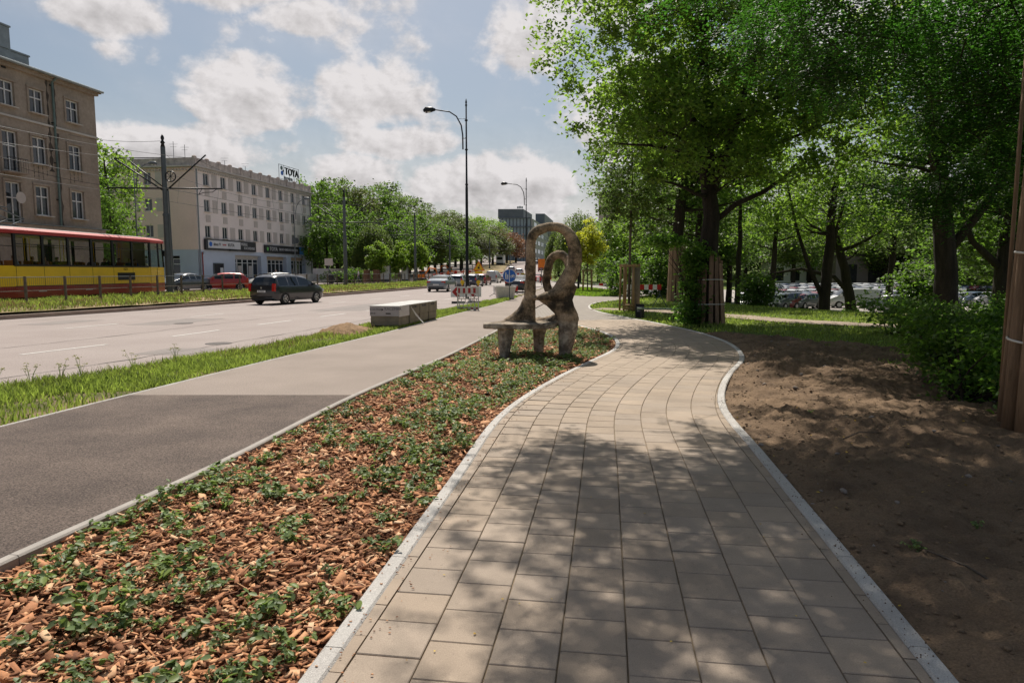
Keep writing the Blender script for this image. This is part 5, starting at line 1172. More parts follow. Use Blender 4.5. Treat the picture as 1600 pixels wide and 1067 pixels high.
# --- far office block
def office():
    Y = 330; zt = AZ(325, Y); zb = 5; x0, x1 = AX(780, Y), AX(829, Y); r = thing('office_block', 'modern dark glass office block above the far trees', 'office building')
    m_og = glass_mat('office_glass', trans=0, rough=.15, dark=(.24, .29, .33)); m_of = M('office_frame', (.045, .05, .06), .6, .1, .3); m_ol = M('office_pale_wall', (.36, .35, .34), .9, .05, .2)  # office glass: bright reflection painted in as a lighter diffuse colour
    X2, Y2_ = AX(870, 480), 480
    m_of = M('office_frame_grey', (.13, .145, .17), .6, .1, .3)
    q = MB(); q.prism([(x0, Y), (x1, Y), (X2, Y2_), (x0 + 8, Y2_)], zb, zt - 4.6); q.build('core', m_of, r)
    q = MB(); q.prism([(x0 - .5, Y - .5), (x1 - 3.5, Y - .5), (x1 + 1.5, Y + 30), (x0, Y + 30)], zt - 4.59, zt - .6); q.build('penthouse', m_of, r)
    q = MB(); q.prism([(x1 + 4, Y + 50), (x1 + 9, Y + 50), (x1 + 17, Y + 105), (x1 + 9, Y + 105)], zt - 4.59, zt + 1.5); q.build('penthouse', m_of, r)
    dd = Vector((X2 - x1, Y2_ - Y, 0)).normalized(); nn = Vector((dd.y, -dd.x, 0)); Ls = math.hypot(X2 - x1, Y2_ - Y)
    q = MB(); a = Vector((x1, Y, 0)) + nn * .6; b_ = Vector((X2, Y2_, 0)) + nn * .6; q.obox((a.x, a.y), (b_.x, b_.y), .5, zb, zt - 5.2); q.build('pale_side_wall', m_ol, r)
    n = 9; w = (x1 - x0) / n; fl = 3.6
    for j in range(5):
        z1 = zt - 5 - j * (fl + .6)
        for i in range(n):
            q = MB(); q.box((x0 + (i + .5) * w, Y - .1, z1 - fl / 2), (w - .5, .2, fl)); q.build('window', m_og, r)
        q = MB(); q.box(((x0 + x1) / 2, Y - .5, z1 + .28), (x1 - x0 + 1, .9, .5)); q.build('floor_band', m_of, r)
    # row of windows on the long right side
    for j in range(5):
        for i in range(9):
            t = (i + .5) / 9; p_ = a + dd * Ls * t + nn * .55; q = MB(); q.box((p_.x, p_.y, zt - 7.4 - j * 4.2), (Ls / 9 * .62, .3, 2.0), math.atan2(dd.y, dd.x)); q.build('side_window', m_og, r)
    for (x, y, h) in ((x0 + 9, Y + 3, 2.4), (x0 + 10, Y + 3, 2.8), (x0 + 11, Y + 3, 2.4)): q = MB(); q.tube([(x, y, zt), (x, y, zt + h * .4)], .4, 8); q.build('roof_vent', m_zinc, r)
    Y2 = 400; z2 = AZ(352, Y2); q0 = thing('grey_apartment_block', 'long grey block with rows of small windows seen through the sculpture loop', 'apartment building')
    xa, xb = AX(838, Y2), AX(872, Y2); q = MB(); q.prism([(xa, Y2), (xb, Y2 + 12), (xb, Y2 + 30), (xa, Y2 + 30)], 5, z2); q.build('wall', M('far_grey_wall', (.25, .24, .24), .9, .1, .1), q0)
    for j in range(6):
        for i in range(8):
            t = (i + .5) / 8; q = MB(); q.box((xa + (xb - xa) * t, Y2 + 12 * t - .1, z2 - 2.2 - j * 3.2), (.9, .4, 1.5)); q.build('window', m_in, q0)
    # pale block seen between the trees right of the path, and low service buildings beyond the car park
    Y3 = 205; q0 = thing('distant_apartment_block', 'grey brown apartment block half hidden by the trees above the footpath', 'apartment building'); xa, xb = AX(942, Y3), AX(1000, Y3); q = MB(); q.box(((xa + xb) / 2, Y3 + 6, 12), (xb - xa, 12, 26)); q.build('wall', M('far_brown_wall', (.22, .18, .155), .9, .1, .1), q0)
    for j in range(7):
        for i in range(5): q = MB(); q.box((xa + (xb - xa) * (i + .5) / 5, Y3 - .05, 23 - j * 3), (1.1, .3, 1.4)); q.build('window', m_in, q0)
    for i, (px, Y4, w, h, lab) in enumerate(((1255, 150, 14, 4.4, 'low white garage building behind the left part of the car park'), (1390, 140, 22, 6.0, 'low grey hall behind the middle of the car park'), (1530, 120, 16, 5.5, 'low grey hall behind the right end of the car park'))):
        x = AX(px, Y4); q0 = thing('low_hall', lab, 'hall', V2(x, Y4)); q = MB(); q.box((0, 3, h / 2), (w, 6, h)); q.build('wall', m_whitep if i == 0 else m_stucco if i == 2 else M('hall_wall', (.20, .17, .16), .9, .1, .3), q0)
        q = MB(); q.box((0, 3, h + .12), (w + .6, 6.6, .24)); q.build('roof', m_roof, q0)
        for k in range(4): q = MB(); q.box((-w / 2 + w * (k + .5) / 4, -.03, h * .4), (w / 7, .08, h * .62)); q.build('door', m_in, q0)
office()

# ------------------------------------------------------------------ tram
def build_tram():
    xs = lambda y: -22.95 + .09 * (y - 30.6)
    yf = 43.7; Lt = 13.6; ang = math.atan2(1, .09)
    r = thing('tram', 'red and yellow tram with passengers behind the wire fence', 'tram', (xs(yf) - 1.2, yf, .33), ang)
    W = 1.2; x0 = -Lt
    outl = [(x0, -W * .8), (x0 + 1.6, -W), (-1.9, -W), (0, -W * .72), (0, W * .72), (-1.9, W), (x0 + 1.6, W), (x0, W * .8)]
    def ring(z0, z1, ins=0.0, mat=None, name='x', ins2=None):
        ins2 = ins if ins2 is None else ins2; q = MB(); n = len(outl)
        def sc(p, k): return (p[0] + (k if p[0] < -Lt / 2 else -k), p[1] + (-k if p[1] > 0 else k))
        A = [(*sc(p, ins), z0) for p in outl]; B = [(*sc(p, ins2), z1) for p in outl]; q.add(A + B, [(i, (i + 1) % n, n + (i + 1) % n, n + i) for i in range(n)] + [tuple(reversed(range(n))), tuple(range(n, 2 * n))])
        return q.build(name, mat, r)
    m_ty = M('tram_yellow', (.80, .53, .018), .35, .06, 1.5, spec=.5, coat=.4); m_tr = M('tram_red', (.26, .022, .016), .4, .12, 1.5, coat=.4); m_trr = M('tram_roof_red', (.42, .035, .03), .5, .1, 2)
    m_tin = M('tram_interior', (.42, .40, .36), .8, .1, 2)
    ring(.18, .70, .0, m_tr, 'skirt'); ring(.702, 1.66, .0, m_ty, 'side_panel'); ring(.45, .60, .1, m_tin, 'floor')
    # roof, rounded over
    for k, (z0, z1, a, b) in enumerate(((3.14, 3.30, -.04, -.03), (3.301, 3.42, -.03, .16), (3.421, 3.48, .17, .5))): ring(z0, z1, a, m_trr if k < 2 else M('tram_roof_top', (.30, .28, .27), .7, .2, 3), 'roof', b)
    # pillars and panes on both sides
    st = [-Lt + 1.6 + i * 1.83 * (Lt - 3.5) / (1.83 * 6) for i in range(7)]
    for s in (-1, 1):
        for i, x in enumerate(st):
            q = MB(); q.box((x, s * (W - .04), 2.4), (.14, .09, 1.48)); q.build('pillar', m_black, r)
            if i < 6:
                a, b = x + .07, st[i + 1] - .07; q = MB(); q.quad((a, s * (W - .03), 1.67), (b, s * (W - .03), 1.67), (b, s * (W - .03), 3.13), (a, s * (W - .03), 3.13)); w = q.build('window', g_tram, r)
                q = MB(); q.box(((a + b) / 2, s * (W - .02), 2.66), (b - a, .03, .035)); q.box(((a + b) / 2, s * (W - .03), 1.69), (b - a, .05, .06)); q.box(((a + b) / 2, s * (W - .03), 3.11), (b - a, .05, .06)); q.build('window_rail', m_black, w)
        q = MB(); p0, p1 = (-1.86, s * W * .985), (-.06, s * W * .74); q.quad((p0[0], p0[1], 1.67), (p1[0], p1[1], 1.67), (p1[0] - .1, p1[1] - s * .02, 3.13), (p0[0], p0[1], 3.13)); q.build('cab_window', g_tram, r)
        q = MB(); q.tube([(-.75, s * W * .83, 1.66), (-.8, s * W * .83, 3.14)], .05, 6); q.build('cab_pillar', m_black, r)
        q = MB(); q.tube([(-.02, s * W * .72, 1.66), (-.12, s * W * .70, 3.14)], .05, 6); q.build('cab_pillar', m_black, r)
    q = MB(); q.quad((-.02, -W * .7, 1.67), (-.02, W * .7, 1.67), (-.12, W * .68, 3.13), (-.12, -W * .68, 3.13)); q.build('windscreen', g_tram, r)
    q = MB(); q.box((-Lt + .1, 0, 2.4), (.06, W * 1.5, 1.4)); q.build('rear_wall', m_ty, r)
    q = MB(); q.box((-1.95, 0, 2.0), (.05, W * 1.5, 2.2)); q.build('cab_partition', m_tin, r)
    q = MB(); q.box((-1.2, -.0, 2.9), (.5, .5, .35)); q.build('destination_box', m_black, r)
    q = MB(); q.box((-Lt / 2 - .4, 0, 3.09), (Lt - 4, 1.6, .05)); q.build('ceiling', m_tin, r)
    for x in st + [-1.0]:
        q = MB(); q.box((x, -W * (1 if x < -1.9 else .87) - .001, 1.18), (.014, .012 if x < -1.9 else .02, .94)); q.build('panel_seam', m_dark, r)
    q = MB(); q.box((-Lt / 2 - .3, -W - .004, 1.64), (Lt - 3.6, .014, .03)); q.box((-Lt / 2 - .3, -W - .004, .71), (Lt - 3.6, .014, .025)); q.build('waist_strip', m_dark, r)
    # grab poles
    for i in range(9):
        q = MB(); q.tube([(-Lt + 2 + i * 1.15, .35 * (-1) ** i, .6), (-Lt + 2 + i * 1.15, .35 * (-1) ** i, 3.1)], .018, 6); q.build('grab_pole', m_yel, r)
    # seats and passengers (near side towards camera = local -y)
    m_seat = M('tram_seat', (.30, .14, .04), .8, .1, 4)
    for s in (-1, 1):
        for i in range(9):
            x = -Lt + 1.9 + i * 1.12; q = MB(); q.box((x, s * .78, 1.26), (.42, .46, .08)); q.box((x - .2, s * .78, 1.55), (.06, .46, .7)); q.build('seat', m_seat, r)
    # fleet number, grille, bogies
    o = link('fleet_number', text_mesh('1621', .2, m_blk, .003), r); o.rotation_euler = (R(90), 0, 0); o.location = (-4.45, -W - .008, 1.52)
    q = MB(); q.box((-4.2, -W - .012, 1.12), (1.5, .02, .42)); gr = q.build('vent_grille', m_black, r)
    for k in range(6): q = MB(); q.box((-4.2, -W - .028, .95 + k * .068), (1.46, .012, .02)); q.build('slat', m_dark, gr)
    for x in (-3.2, -Lt + 3.2):
        for dx in (-.9, .9):
            for s in (-1, 1): q = MB(); q.tube([(x + dx, s * .72, .3), (x + dx, s * .80, .3)], .33, 18); q.build('wheel', m_dark, r)
    for s in (-1, 1):
        q = MB(); q.tube([(-.02, s * .55, .95), (.05, s * .55, .95)], .11, 14); q.build('headlight', m_chrome, r)
    for x in (-10.5, -7.3, -1.6): q = MB(); q.box((x, -W - .006, .45), (.5, .01, .05)); q.build('stripe', m_trim, r)
    q = MB(); q.tube([(-1.2, -W * .9, 2.9), (-1.0, -W - .28, 2.7), (-1.0, -W - .28, 2.35)], .02, 6); q.box((-1.0, -W - .3, 2.5), (.05, .14, .34)); q.build('mirror', m_black, r)
    # pantograph
    px = -11.9; pt = MB()
    for s in (-.5, .5):
        pt.tube([(px - .9, s, 3.55), (px + .9, s, 3.55)], .03, 5); pt.tube([(px - .7, s, 3.6), (px - 1.5, s * .8, 3.9), (px, s * .9, 4.3)], .035, 5); pt.tube([(px + .7, s, 3.6), (px + 1.5, s * .8, 3.9), (px, s * .9, 4.3)], .035, 5)
    for x in (-.9, 0, .9): pt.tube([(px + x, -.6, 3.55), (px + x, .6, 3.55)], .03, 5)
    for x in (-1.5, 1.5): pt.tube([(px + x, -.42, 3.9), (px + x, .42, 3.9)], .02, 5)
    pt.tube([(px - .12, -.8, 4.34), (px - .12, .8, 4.34)], .025, 5); pt.tube([(px + .12, -.8, 4.34), (px + .12, .8, 4.34)], .025, 5); pt.build('pantograph', m_steel, r)
    return r
tram = build_tram()
# rails
for dx in (-2.0, -3.43, 1.4, 2.83):
    f = (lambda d: (lambda y: -22.15 + .09 * (y - 30.6) + d + (y - 43) * .03 * (1 if y > 43 else 0)))(dx)
    q = MB(); ys = ys_range(4, 150, 3, .01); pts = [(f(y), y, .36) for y in ys]
    for i in range(len(pts) - 1): q.obox(pts[i][:2], pts[i + 1][:2], .035, .30, .40 + .0)
    q.build('tram_rail', m_kerbr if False else M('rusty_rail', (.14, .10, .08), .6, .3, 6, metal=.4), kind='structure')

# ------------------------------------------------------------------ people (one continuous body each)
m_skin = M('skin', (.42, .25, .18), .6, .08, 6); m_hair = M('hair', (.045, .03, .022), .8, .3, 20)
def person_mesh(pose, seed=0):
    me = bpy.data.meshes.new('p'); o = bpy.data.objects.new('p', me); COL.objects.link(o)
    if pose == 'sit':
        J = {'pel': (0, 0, .08, .14), 'wst': (0, .0, .25, .12), 'chs': (-.01, 0, .45, .15), 'nck': (-.01, 0, .62, .055), 'hd0': (.01, 0, .70, .085), 'hd1': (.02, 0, .79, .095), 'hd2': (.01, 0, .86, .07)}
        for s, t in ((1, 'l'), (-1, 'r')):
            J.update({t + 'sh': (-.01, s * .18, .55, .062), t + 'el': (.03, s * .24, .32, .045), t + 'wr': (.24, s * .16, .22, .034), t + 'hn': (.31, s * .13, .22, .032), t + 'hp': (.03, s * .09, .05, .10), t + 'kn': (.43, s * .11, .06, .07), t + 'an': (.46, s * .11, -.36, .045), t + 'ft': (.58, s * .12, -.41, .035)})
    else:
        k = .16 if pose == 'walk' else .02
        J = {'pel': (0, 0, .94, .13), 'wst': (0, 0, 1.10, .115), 'chs': (0, 0, 1.30, .14), 'nck': (0, 0, 1.48, .052), 'hd0': (.015, 0, 1.555, .08), 'hd1': (.02, 0, 1.64, .092), 'hd2': (.01, 0, 1.70, .068)}
        for s, t in ((1, 'l'), (-1, 'r')):
            J.update({t + 'sh': (0, s * .19, 1.40, .058), t + 'el': (-s * k * .5, s * .24, 1.13, .043), t + 'wr': (s * k * .6 + .05, s * .25, .90, .032), t + 'hn': (s * k * .8 + .07, s * .25, .81, .032), t + 'hp': (0, s * .09, .88, .10), t + 'kn': (s * k + .03, s * .10, .50, .068), t + 'an': (s * k * 1.6 - .03, s * .10, .09, .045), t + 'ft': (s * k * 1.6 + .12, s * .11, .035, .038)})
    names = list(J); idx = {n: i for i, n in enumerate(names)}
    E = [('pel', 'wst'), ('wst', 'chs'), ('chs', 'nck'), ('nck', 'hd0'), ('hd0', 'hd1'), ('hd1', 'hd2')]
    for t in 'lr': E += [('chs', t + 'sh'), (t + 'sh', t + 'el'), (t + 'el', t + 'wr'), (t + 'wr', t + 'hn'), ('pel', t + 'hp'), (t + 'hp', t + 'kn'), (t + 'kn', t + 'an'), (t + 'an', t + 'ft')]
    me.from_pydata([J[n][:3] for n in names], [(idx[a], idx[b]) for a, b in E], [])
    sk = o.modifiers.new('s', 'SKIN'); sk.use_smooth_shade = True; sub = o.modifiers.new('u', 'SUBSURF'); sub.levels = 1
    for i, n in enumerate(names): me.skin_vertices[0].data[i].radius = (J[n][3], J[n][3])
    me.skin_vertices[0].data[0].use_root = True
    dg = bpy.context.evaluated_depsgraph_get(); out = bpy.data.meshes.new_from_object(o.evaluated_get(dg)); bpy.data.objects.remove(o); return out
pm = {k: person_mesh(k) for k in ('sit', 'stand', 'walk')}
def cloth(c): return M('cloth_%02d%02d%02d' % tuple(int(v * 99) for v in c), c, .9, .12, 6)
def person(label, pose, loc, rz, top, bottom, hair=m_hair, group=None, sleeve=True, s=1.0):
    me = pm[pose].copy(); me.materials.clear()
    for q in (m_skin, cloth(top), cloth(bottom), hair, m_dark): me.materials.append(q)
    base = 0 if pose == 'sit' else .86
    for p in me.polygons:
        c = p.center; z = c.z - base
        if pose == 'sit': mi = (3 if (z > .80 or (z > .70 and c.x < -.02)) else 0 if z > .60 else 1 if (z > .12 and c.x < .16) else 0 if (z > .15) else 2 if z > -.36 else 4)
        else: mi = (3 if (z > .81 or (z > .70 and c.x < -.02)) else 0 if z > .63 else 1 if (z > .10 and abs(c.y) < .20) or z > .38 else 0 if abs(c.y) > .205 else 2 if c.z > .10 else 4)
        p.material_index = mi
    o = link('person', me, None, loc=loc, rz=rz, label=label, cat='person', group=group); o.scale = (s, s, s); return o
tm = tram.matrix_basis
pas = [(-11.6, -.75, (.55, .55, .58), 'passenger in a white shirt at the leftmost visible tram window'), (-11.0, .7, (.3, .25, .2), 'passenger in brown on the far side behind the leftmost tram window'), (-9.7, -.72, (.5, .35, .28), 'passenger in a beige top at the second tram window from the left'), (-8.9, .6, (.06, .05, .05), 'passenger in black on the far side at the second tram window'),
       (-7.6, .3, (.04, .04, .05), 'passenger in dark clothes in the third tram window'), (-6.4, -.74, (.35, .34, .36), 'passenger in grey by the pillar right of the third tram window'), (-5.3, -.72, (.05, .06, .05), 'passenger in dark green in the fourth tram window'), (-4.7, .5, (.25, .05, .05), 'passenger in dark red in the middle of the fourth tram window'), (-3.9, -.6, (.05, .05, .06), 'passenger in black at the right side of the fourth tram window'),
       (-3.2, -.74, (.10, .18, .30), 'passenger in slate blue in the fifth tram window'), (-2.55, -.6, (.02, .07, .40), 'passenger in a bright blue shirt in the fifth tram window'), (-1.35, .1, (.05, .05, .05), 'tram driver in black seated in the front cab')]
for i, (x, y, c, lab) in enumerate(pas): person(lab, 'sit', tuple(tm @ Vector((x, y, 1.30))), tram.rotation_euler.z + (math.pi if i in (2, 5, 8) else 0), c, (.05, .05, .07), M('hair_brown', (.12, .06, .03), .8, .2, 20) if i % 3 == 0 else m_hair, 'tram passengers')

# ------------------------------------------------------------------ cars
def car_root(kind, label, loc, rz, color, group=None, detail=True, plate_txt=None):
    root = thing('parked_car' if 'parked' in label else 'car', label, 'van' if kind == 'van' else 'car', loc, rz, group)
    base = CARS[kind]
    for ch in base: c = copy_tree(ch, root)
    set_tree_color(root, tuple(color) + (1,)); return root
def profile(kind):
    # (x from rear, top height z) roofline and bonnet, belt height, glass ranges
    if kind == 'wagon': return dict(L=4.43, W=.86, top=[(0, .86), (.05, 1.02), (.28, 1.44), (.55, 1.54), (1.5, 1.56), (2.3, 1.53), (2.75, 1.44), (3.45, 1.06), (3.9, .94), (4.25, .80), (4.43, .58)], belt=.96, side=[(.42, 1.12), (1.2, 1.98), (2.06, 2.95)], ws=(2.72, 3.42), rw=(.06, .30), wheels=(.80, 3.52))
    if kind == 'hatch': return dict(L=3.95, W=.84, top=[(0, .80), (.06, .98), (.30, 1.30), (.62, 1.43), (1.4, 1.47), (2.0, 1.44), (2.35, 1.36), (3.0, 1.02), (3.5, .90), (3.82, .76), (3.95, .55)], belt=.94, side=[(.55, 1.1), (1.18, 1.85), (1.93, 2.6)], ws=(2.33, 2.98), rw=(.08, .34), wheels=(.68, 3.15))
    if kind == 'sedan': return dict(L=4.6, W=.89, top=[(0, .78), (.08, .98), (.65, 1.03), (1.05, 1.14), (1.55, 1.39), (2.1, 1.44), (2.6, 1.40), (2.95, 1.30), (3.55, 1.0), (4.1, .88), (4.45, .74), (4.6, .54)], belt=.93, side=[(1.25, 1.72), (1.8, 2.4), (2.48, 3.1)], ws=(2.9, 3.52), rw=(.95, 1.5), wheels=(.92, 3.68))
    return dict(L=4.7, W=.92, top=[(0, 1.4), (.04, 1.72), (.18, 1.86), (1.5, 1.90), (2.9, 1.86), (3.25, 1.74), (3.85, 1.20), (4.35, 1.02), (4.6, .85), (4.7, .6)], belt=1.12, side=[(2.55, 3.45)], ws=(3.2, 3.85), rw=(.02, .10), wheels=(.85, 3.75))
def make_car(kind):
    p = profile(kind); L = p['L']; W = p['W']; tx = [a for a, b in p['top']]; tz = [b for a, b in p['top']]
    keys = sorted(set([round(x, 3) for x in np.linspace(0, L, 34)] + [x for s in p['side'] for x in s] + list(p['ws']) + list(p['rw']) + tx))
    st = [];
    for x in keys:
        if st and x - st[-1] < .03: continue
        st.append(x)
    def top(x): 
        v = np.interp(x, tx, tz); w = .06; return float((np.interp(x - w, tx, tz) + v * 2 + np.interp(x + w, tx, tz)) / 4) if .1 < x < L - .1 else float(v)
    body = MB(); gl = MB(); zb = .20; NPT = 9
    def sec(x):
        e = min(x, L - x); tap = 1 - .16 * max(0, 1 - e / .45) ** 2 - (.05 if x > L - 1 else 0) * (x - L + 1); w = W * tap; t = top(x); b = min(p['belt'] + .03 * (1 - x / L), t - .015); bz = zb + .12 * max(0, 1 - e / .25)
        g = t - b; wr = w * (1 - .30 * min(1, g / .55)) if g > .04 else w * .93; bul = .5 * (bz + b)
        pts = [(w * .86, bz), (w * .985, bz + .10), (w, bul), (w * .99, b - .05), (w * .955, b), (w * .955 - (w * .955 - wr) * .82, b + g * .82), (wr * .93, b + g * .96), (wr * .55, t + .004), (0, t + .014)]
        return [(x - L / 2, y, z) for y, z in pts]
    S = [sec(x) for x in st]
    for i in range(len(S) - 1):
        xm = (st[i] + st[i + 1]) / 2
        for s in (1, -1):
            for k in range(NPT - 1):
                q = [S[i][k], S[i + 1][k], S[i + 1][k + 1], S[i][k + 1]]; q = [(a, b * s, c) for a, b, c in q]
                if s > 0: q = q[::-1]
                g = (k in (4,) and any(a < xm < b for a, b in p['side'])) or (k >= 5 and (p['ws'][0] < xm < p['ws'][1] or p['rw'][0] < xm < p['rw'][1]))
                (gl if g else body).add(q, [(0, 1, 2, 3)])
    for s_, x in ((S[0], 0), (S[-1], 1)):
        loop = [(a, b, c) for a, b, c in s_] + [(a, -b, c) for a, b, c in s_[::-1][1:]]; body.add(loop, [tuple(range(len(loop))) if x else tuple(reversed(range(len(loop))))])
    lo = [(a, b) for s_ in S for a, b in ()]
    for i in range(len(S) - 1):
        a, b = S[i][0], S[i + 1][0]; body.add([a, b, (b[0], -b[1], b[2]), (a[0], -a[1], a[2])], [(3, 2, 1, 0)])
    me = body.mesh('car_body', paint); bm = bmesh.new(); bm.from_mesh(me); bmesh.ops.remove_doubles(bm, verts=bm.verts, dist=.0008); bm.to_mesh(me); bm.free(); me.polygons.foreach_set('use_smooth', [True] * len(me.polygons))
    ob = bpy.data.objects.new('tmpbody', me); COL.objects.link(ob)
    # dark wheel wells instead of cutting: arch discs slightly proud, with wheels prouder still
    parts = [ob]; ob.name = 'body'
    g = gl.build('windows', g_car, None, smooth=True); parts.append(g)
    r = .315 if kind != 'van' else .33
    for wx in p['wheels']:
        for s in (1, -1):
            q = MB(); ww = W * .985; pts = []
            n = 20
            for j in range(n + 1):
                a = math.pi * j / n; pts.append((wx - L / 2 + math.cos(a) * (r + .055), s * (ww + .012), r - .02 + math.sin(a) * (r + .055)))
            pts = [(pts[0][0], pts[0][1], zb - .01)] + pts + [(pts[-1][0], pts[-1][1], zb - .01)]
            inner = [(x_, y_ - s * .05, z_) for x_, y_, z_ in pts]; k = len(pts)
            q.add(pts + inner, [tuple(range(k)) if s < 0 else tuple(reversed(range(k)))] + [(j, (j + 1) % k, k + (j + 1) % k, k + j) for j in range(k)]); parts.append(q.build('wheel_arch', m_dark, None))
            q = MB(); y0 = s * (ww - .14); y1 = s * (ww + .03); q.tube([(wx - L / 2, y0, r), (wx - L / 2, y1 - s * .02, r), (wx - L / 2, y1, r)], [r, r, r * .92], 24); wh = q.build('wheel', m_rubber, None, smooth=False); parts.append(wh)
            q = MB(); q.tube([(wx - L / 2, y1 - s * .01, r), (wx - L / 2, y1 + s * .012, r)], [r * .66, r * .60], 20); rm = q.build('rim', m_rim, wh)
            q = MB()
            for j in range(5): a = 2 * math.pi * j / 5; q.box((wx - L / 2 + math.cos(a) * r * .38, y1 + s * .014, r + math.sin(a) * r * .38), (.07, .01, .10), 0, None, 0, -a)
            q.build('rim_slots', m_dark, wh, kind='stuff')
    ht = top(.04); 
    for s in (1, -1):
        q = MB()
        if kind in ('wagon', 'van'): q.box((-L / 2 + .06, s * (W - .13), .90 if kind == 'wagon' else 1.05), (.14, .15, .40), 0, None, 0, .1)
        elif kind == 'hatch': q.box((-L / 2 + .08, s * (W - .15), .90), (.14, .16, .28), 0, None, 0, .1)
        else: q.box((-L / 2 + .06, s * (W - .24), .84), (.10, .34, .15))
        parts.append(q.build('taillight', m_tail, None))
        q = MB(); q.box((L / 2 - .16, s * (W - .22), .68), (.22, .28, .15), s * -.35); parts.append(q.build('headlight', m_chrome, None))
        q = MB(); q.box((p['ws'][1] - L / 2 - .28, s * (W + .07), p['belt'] + .07), (.13, .16, .13)); parts.append(q.build('mirror', paint, None))
        for a, b in p['side'][:2] if kind != 'van' else ():
            q = MB(); q.box((b - L / 2 - .10, s * (W + .006), .80), (.16, .02, .025)); parts.append(q.build('door_handle', m_dark, None))
    q = MB(); q.box((-L / 2 - .005, 0, .42), (.06, W * 1.5, .05)); q.box((-L / 2 + .01, 0, .30), (.06, W * 1.45, .12)); parts.append(q.build('bumper_trim', m_dark, None))
    q = MB(); q.box((-L / 2 - .012, 0, .70 if kind in ('wagon', 'hatch') else .62), (.03, .5, .11)); parts.append(q.build('number_plate', m_plate, None))
    q = MB(); q.box((L / 2 + .0, 0, .42), (.04, .5, .11)); parts.append(q.build('number_plate', m_plate, None))
    q = MB(); q.box((L / 2 - .03, 0, .52), (.06, W * 1.0, .10)); parts.append(q.build('grille', m_dark, None))
    if kind == 'wagon':
        for s in (1, -1): q = MB(); q.tube([(-L / 2 + .5, s * .56, 1.54), (-L / 2 + .62, s * .57, 1.60), (-L / 2 + 2.2, s * .57, 1.60), (-L / 2 + 2.35, s * .56, 1.54)], .018, 6); parts.append(q.build('roof_rail', m_black, None))
    return parts
CARS = {k: make_car(k) for k in ('wagon', 'hatch', 'sedan', 'van')}
dirx = lambda y: math.atan2(1, (x_road(y + 2) - x_road(y - 2)) / 4)
def put(kind, px, Y, heading, color, label, z=0, group=None, road=True): return car_root(kind, label, (AX(px, Y), Y, gz(AX(px, Y), Y) + z), heading, color, group)
bc = put('wagon', 450, 37.4, R(71), (.010, .012, .018), 'black estate car seen from behind on the near carriageway')
# marque badge and plate lettering of the black estate
o = link('plate_lettering', text_mesh('EL 7R657', .095, m_blk, .002, 'CENTER'), bc); o.rotation_euler = (R(90), 0, R(-90)); o.location = (-2.245, 0, .70)
q = MB(); q.tube([(-2.225, 0, .88), (-2.245, 0, .88)], .05, 8); q.build('badge', m_rim, bc)
put('hatch', 346, 56.0, R(208), (.42, .018, .012), 'bright red hatchback parked nose left behind the wire fence', .18)
put('sedan', 284, 53.0, R(255), (.05, .06, .075), 'dark grey car half hidden by the thick tram pole', .18)
put('hatch', 424, 60.5, R(228), (.50, .50, .48), 'silver white car showing its bonnet behind the black estate', .18)
put('sedan', 691, 60.5, R(82), (.20, .23, .26), 'silver grey saloon with a sloping boot, nearest in the queue', 0, 'cars queueing on the near carriageway')
put('hatch', 717, 73, R(82), (.30, .33, .34), 'grey hatchback queueing just left of the black lamp post', 0, 'cars queueing on the near carriageway')
put('hatch', 740, 80, R(80), (.03, .035, .08), 'dark blue hatchback queueing just right of the black lamp post', 0, 'cars queueing on the near carriageway')
put('hatch', 754, 88, R(80), (.20, .02, .02), 'dark red car queueing between the blue car and the silver van', 0, 'cars queueing on the near carriageway')
put('van', 771, 103, R(82), (.40, .40, .40), 'silver delivery van queueing on the near carriageway', 0, 'cars queueing on the near carriageway')
put('sedan', 786, 112, R(84), (.14, .02, .03), 'maroon car just ahead of the silver van', 0, 'cars queueing on the near carriageway')
put('sedan', 814, 58, R(76), (.02, .02, .025), 'black car partly hidden behind the sculpture and the striped boards', 0)
put('sedan', 838, 105, R(80), (.32, .02, .02), 'red car seen through the big loop of the sculpture', 0)
for i, (px, Y, c, nm) in enumerate(((812, 150, (.5, .5, .5), 'white'), (825, 190, (.04, .04, .05), 'black'), (800, 168, (.35, .35, .35), 'grey'), (846, 175, (.3, .05, .04), 'red'), (851, 215, (.5, .5, .48), 'cream'), (838, 250, (.08, .08, .1), 'dark grey'))):
    put('hatch', px, Y, R(86), c, 'tiny distant %s car on the rising far stretch of road' % nm, 0, 'cars far up the road')
# lorry
def lorry():
    Y = 236; x = AX(781, Y); r = thing('lorry', 'white box lorry coming down the far road', 'lorry', V2(x, Y), R(-94)); m = m_whitep
    q = MB(); q.box((-4.3, 0, 2.4), (6.4, 2.5, 2.9)); q.build('cargo_box', m, r); q = MB(); q.box((0, 0, 1.9), (2.0, 2.4, 2.3)); q.build('cab', m, r); q = MB(); q.box((1.02, 0, 2.45), (.06, 2.1, .9)); q.build('windscreen', g_car, r); q = MB(); q.box((-3.5, 0, .75), (8, 1.0, .35)); q.build('chassis', m_dark, r)
    for xx in (.1, -4.6, -6.4):
        for s in (1, -1): q = MB(); q.tube([(xx, s * 1.0, .5), (xx, s * 1.24, .5)], .5, 14); q.build('wheel', m_rubber, r)
    q = MB(); q.box((1.03, 0, .7), (.08, 2.3, .4)); q.build('bumper', m_dark, r)
lorry()
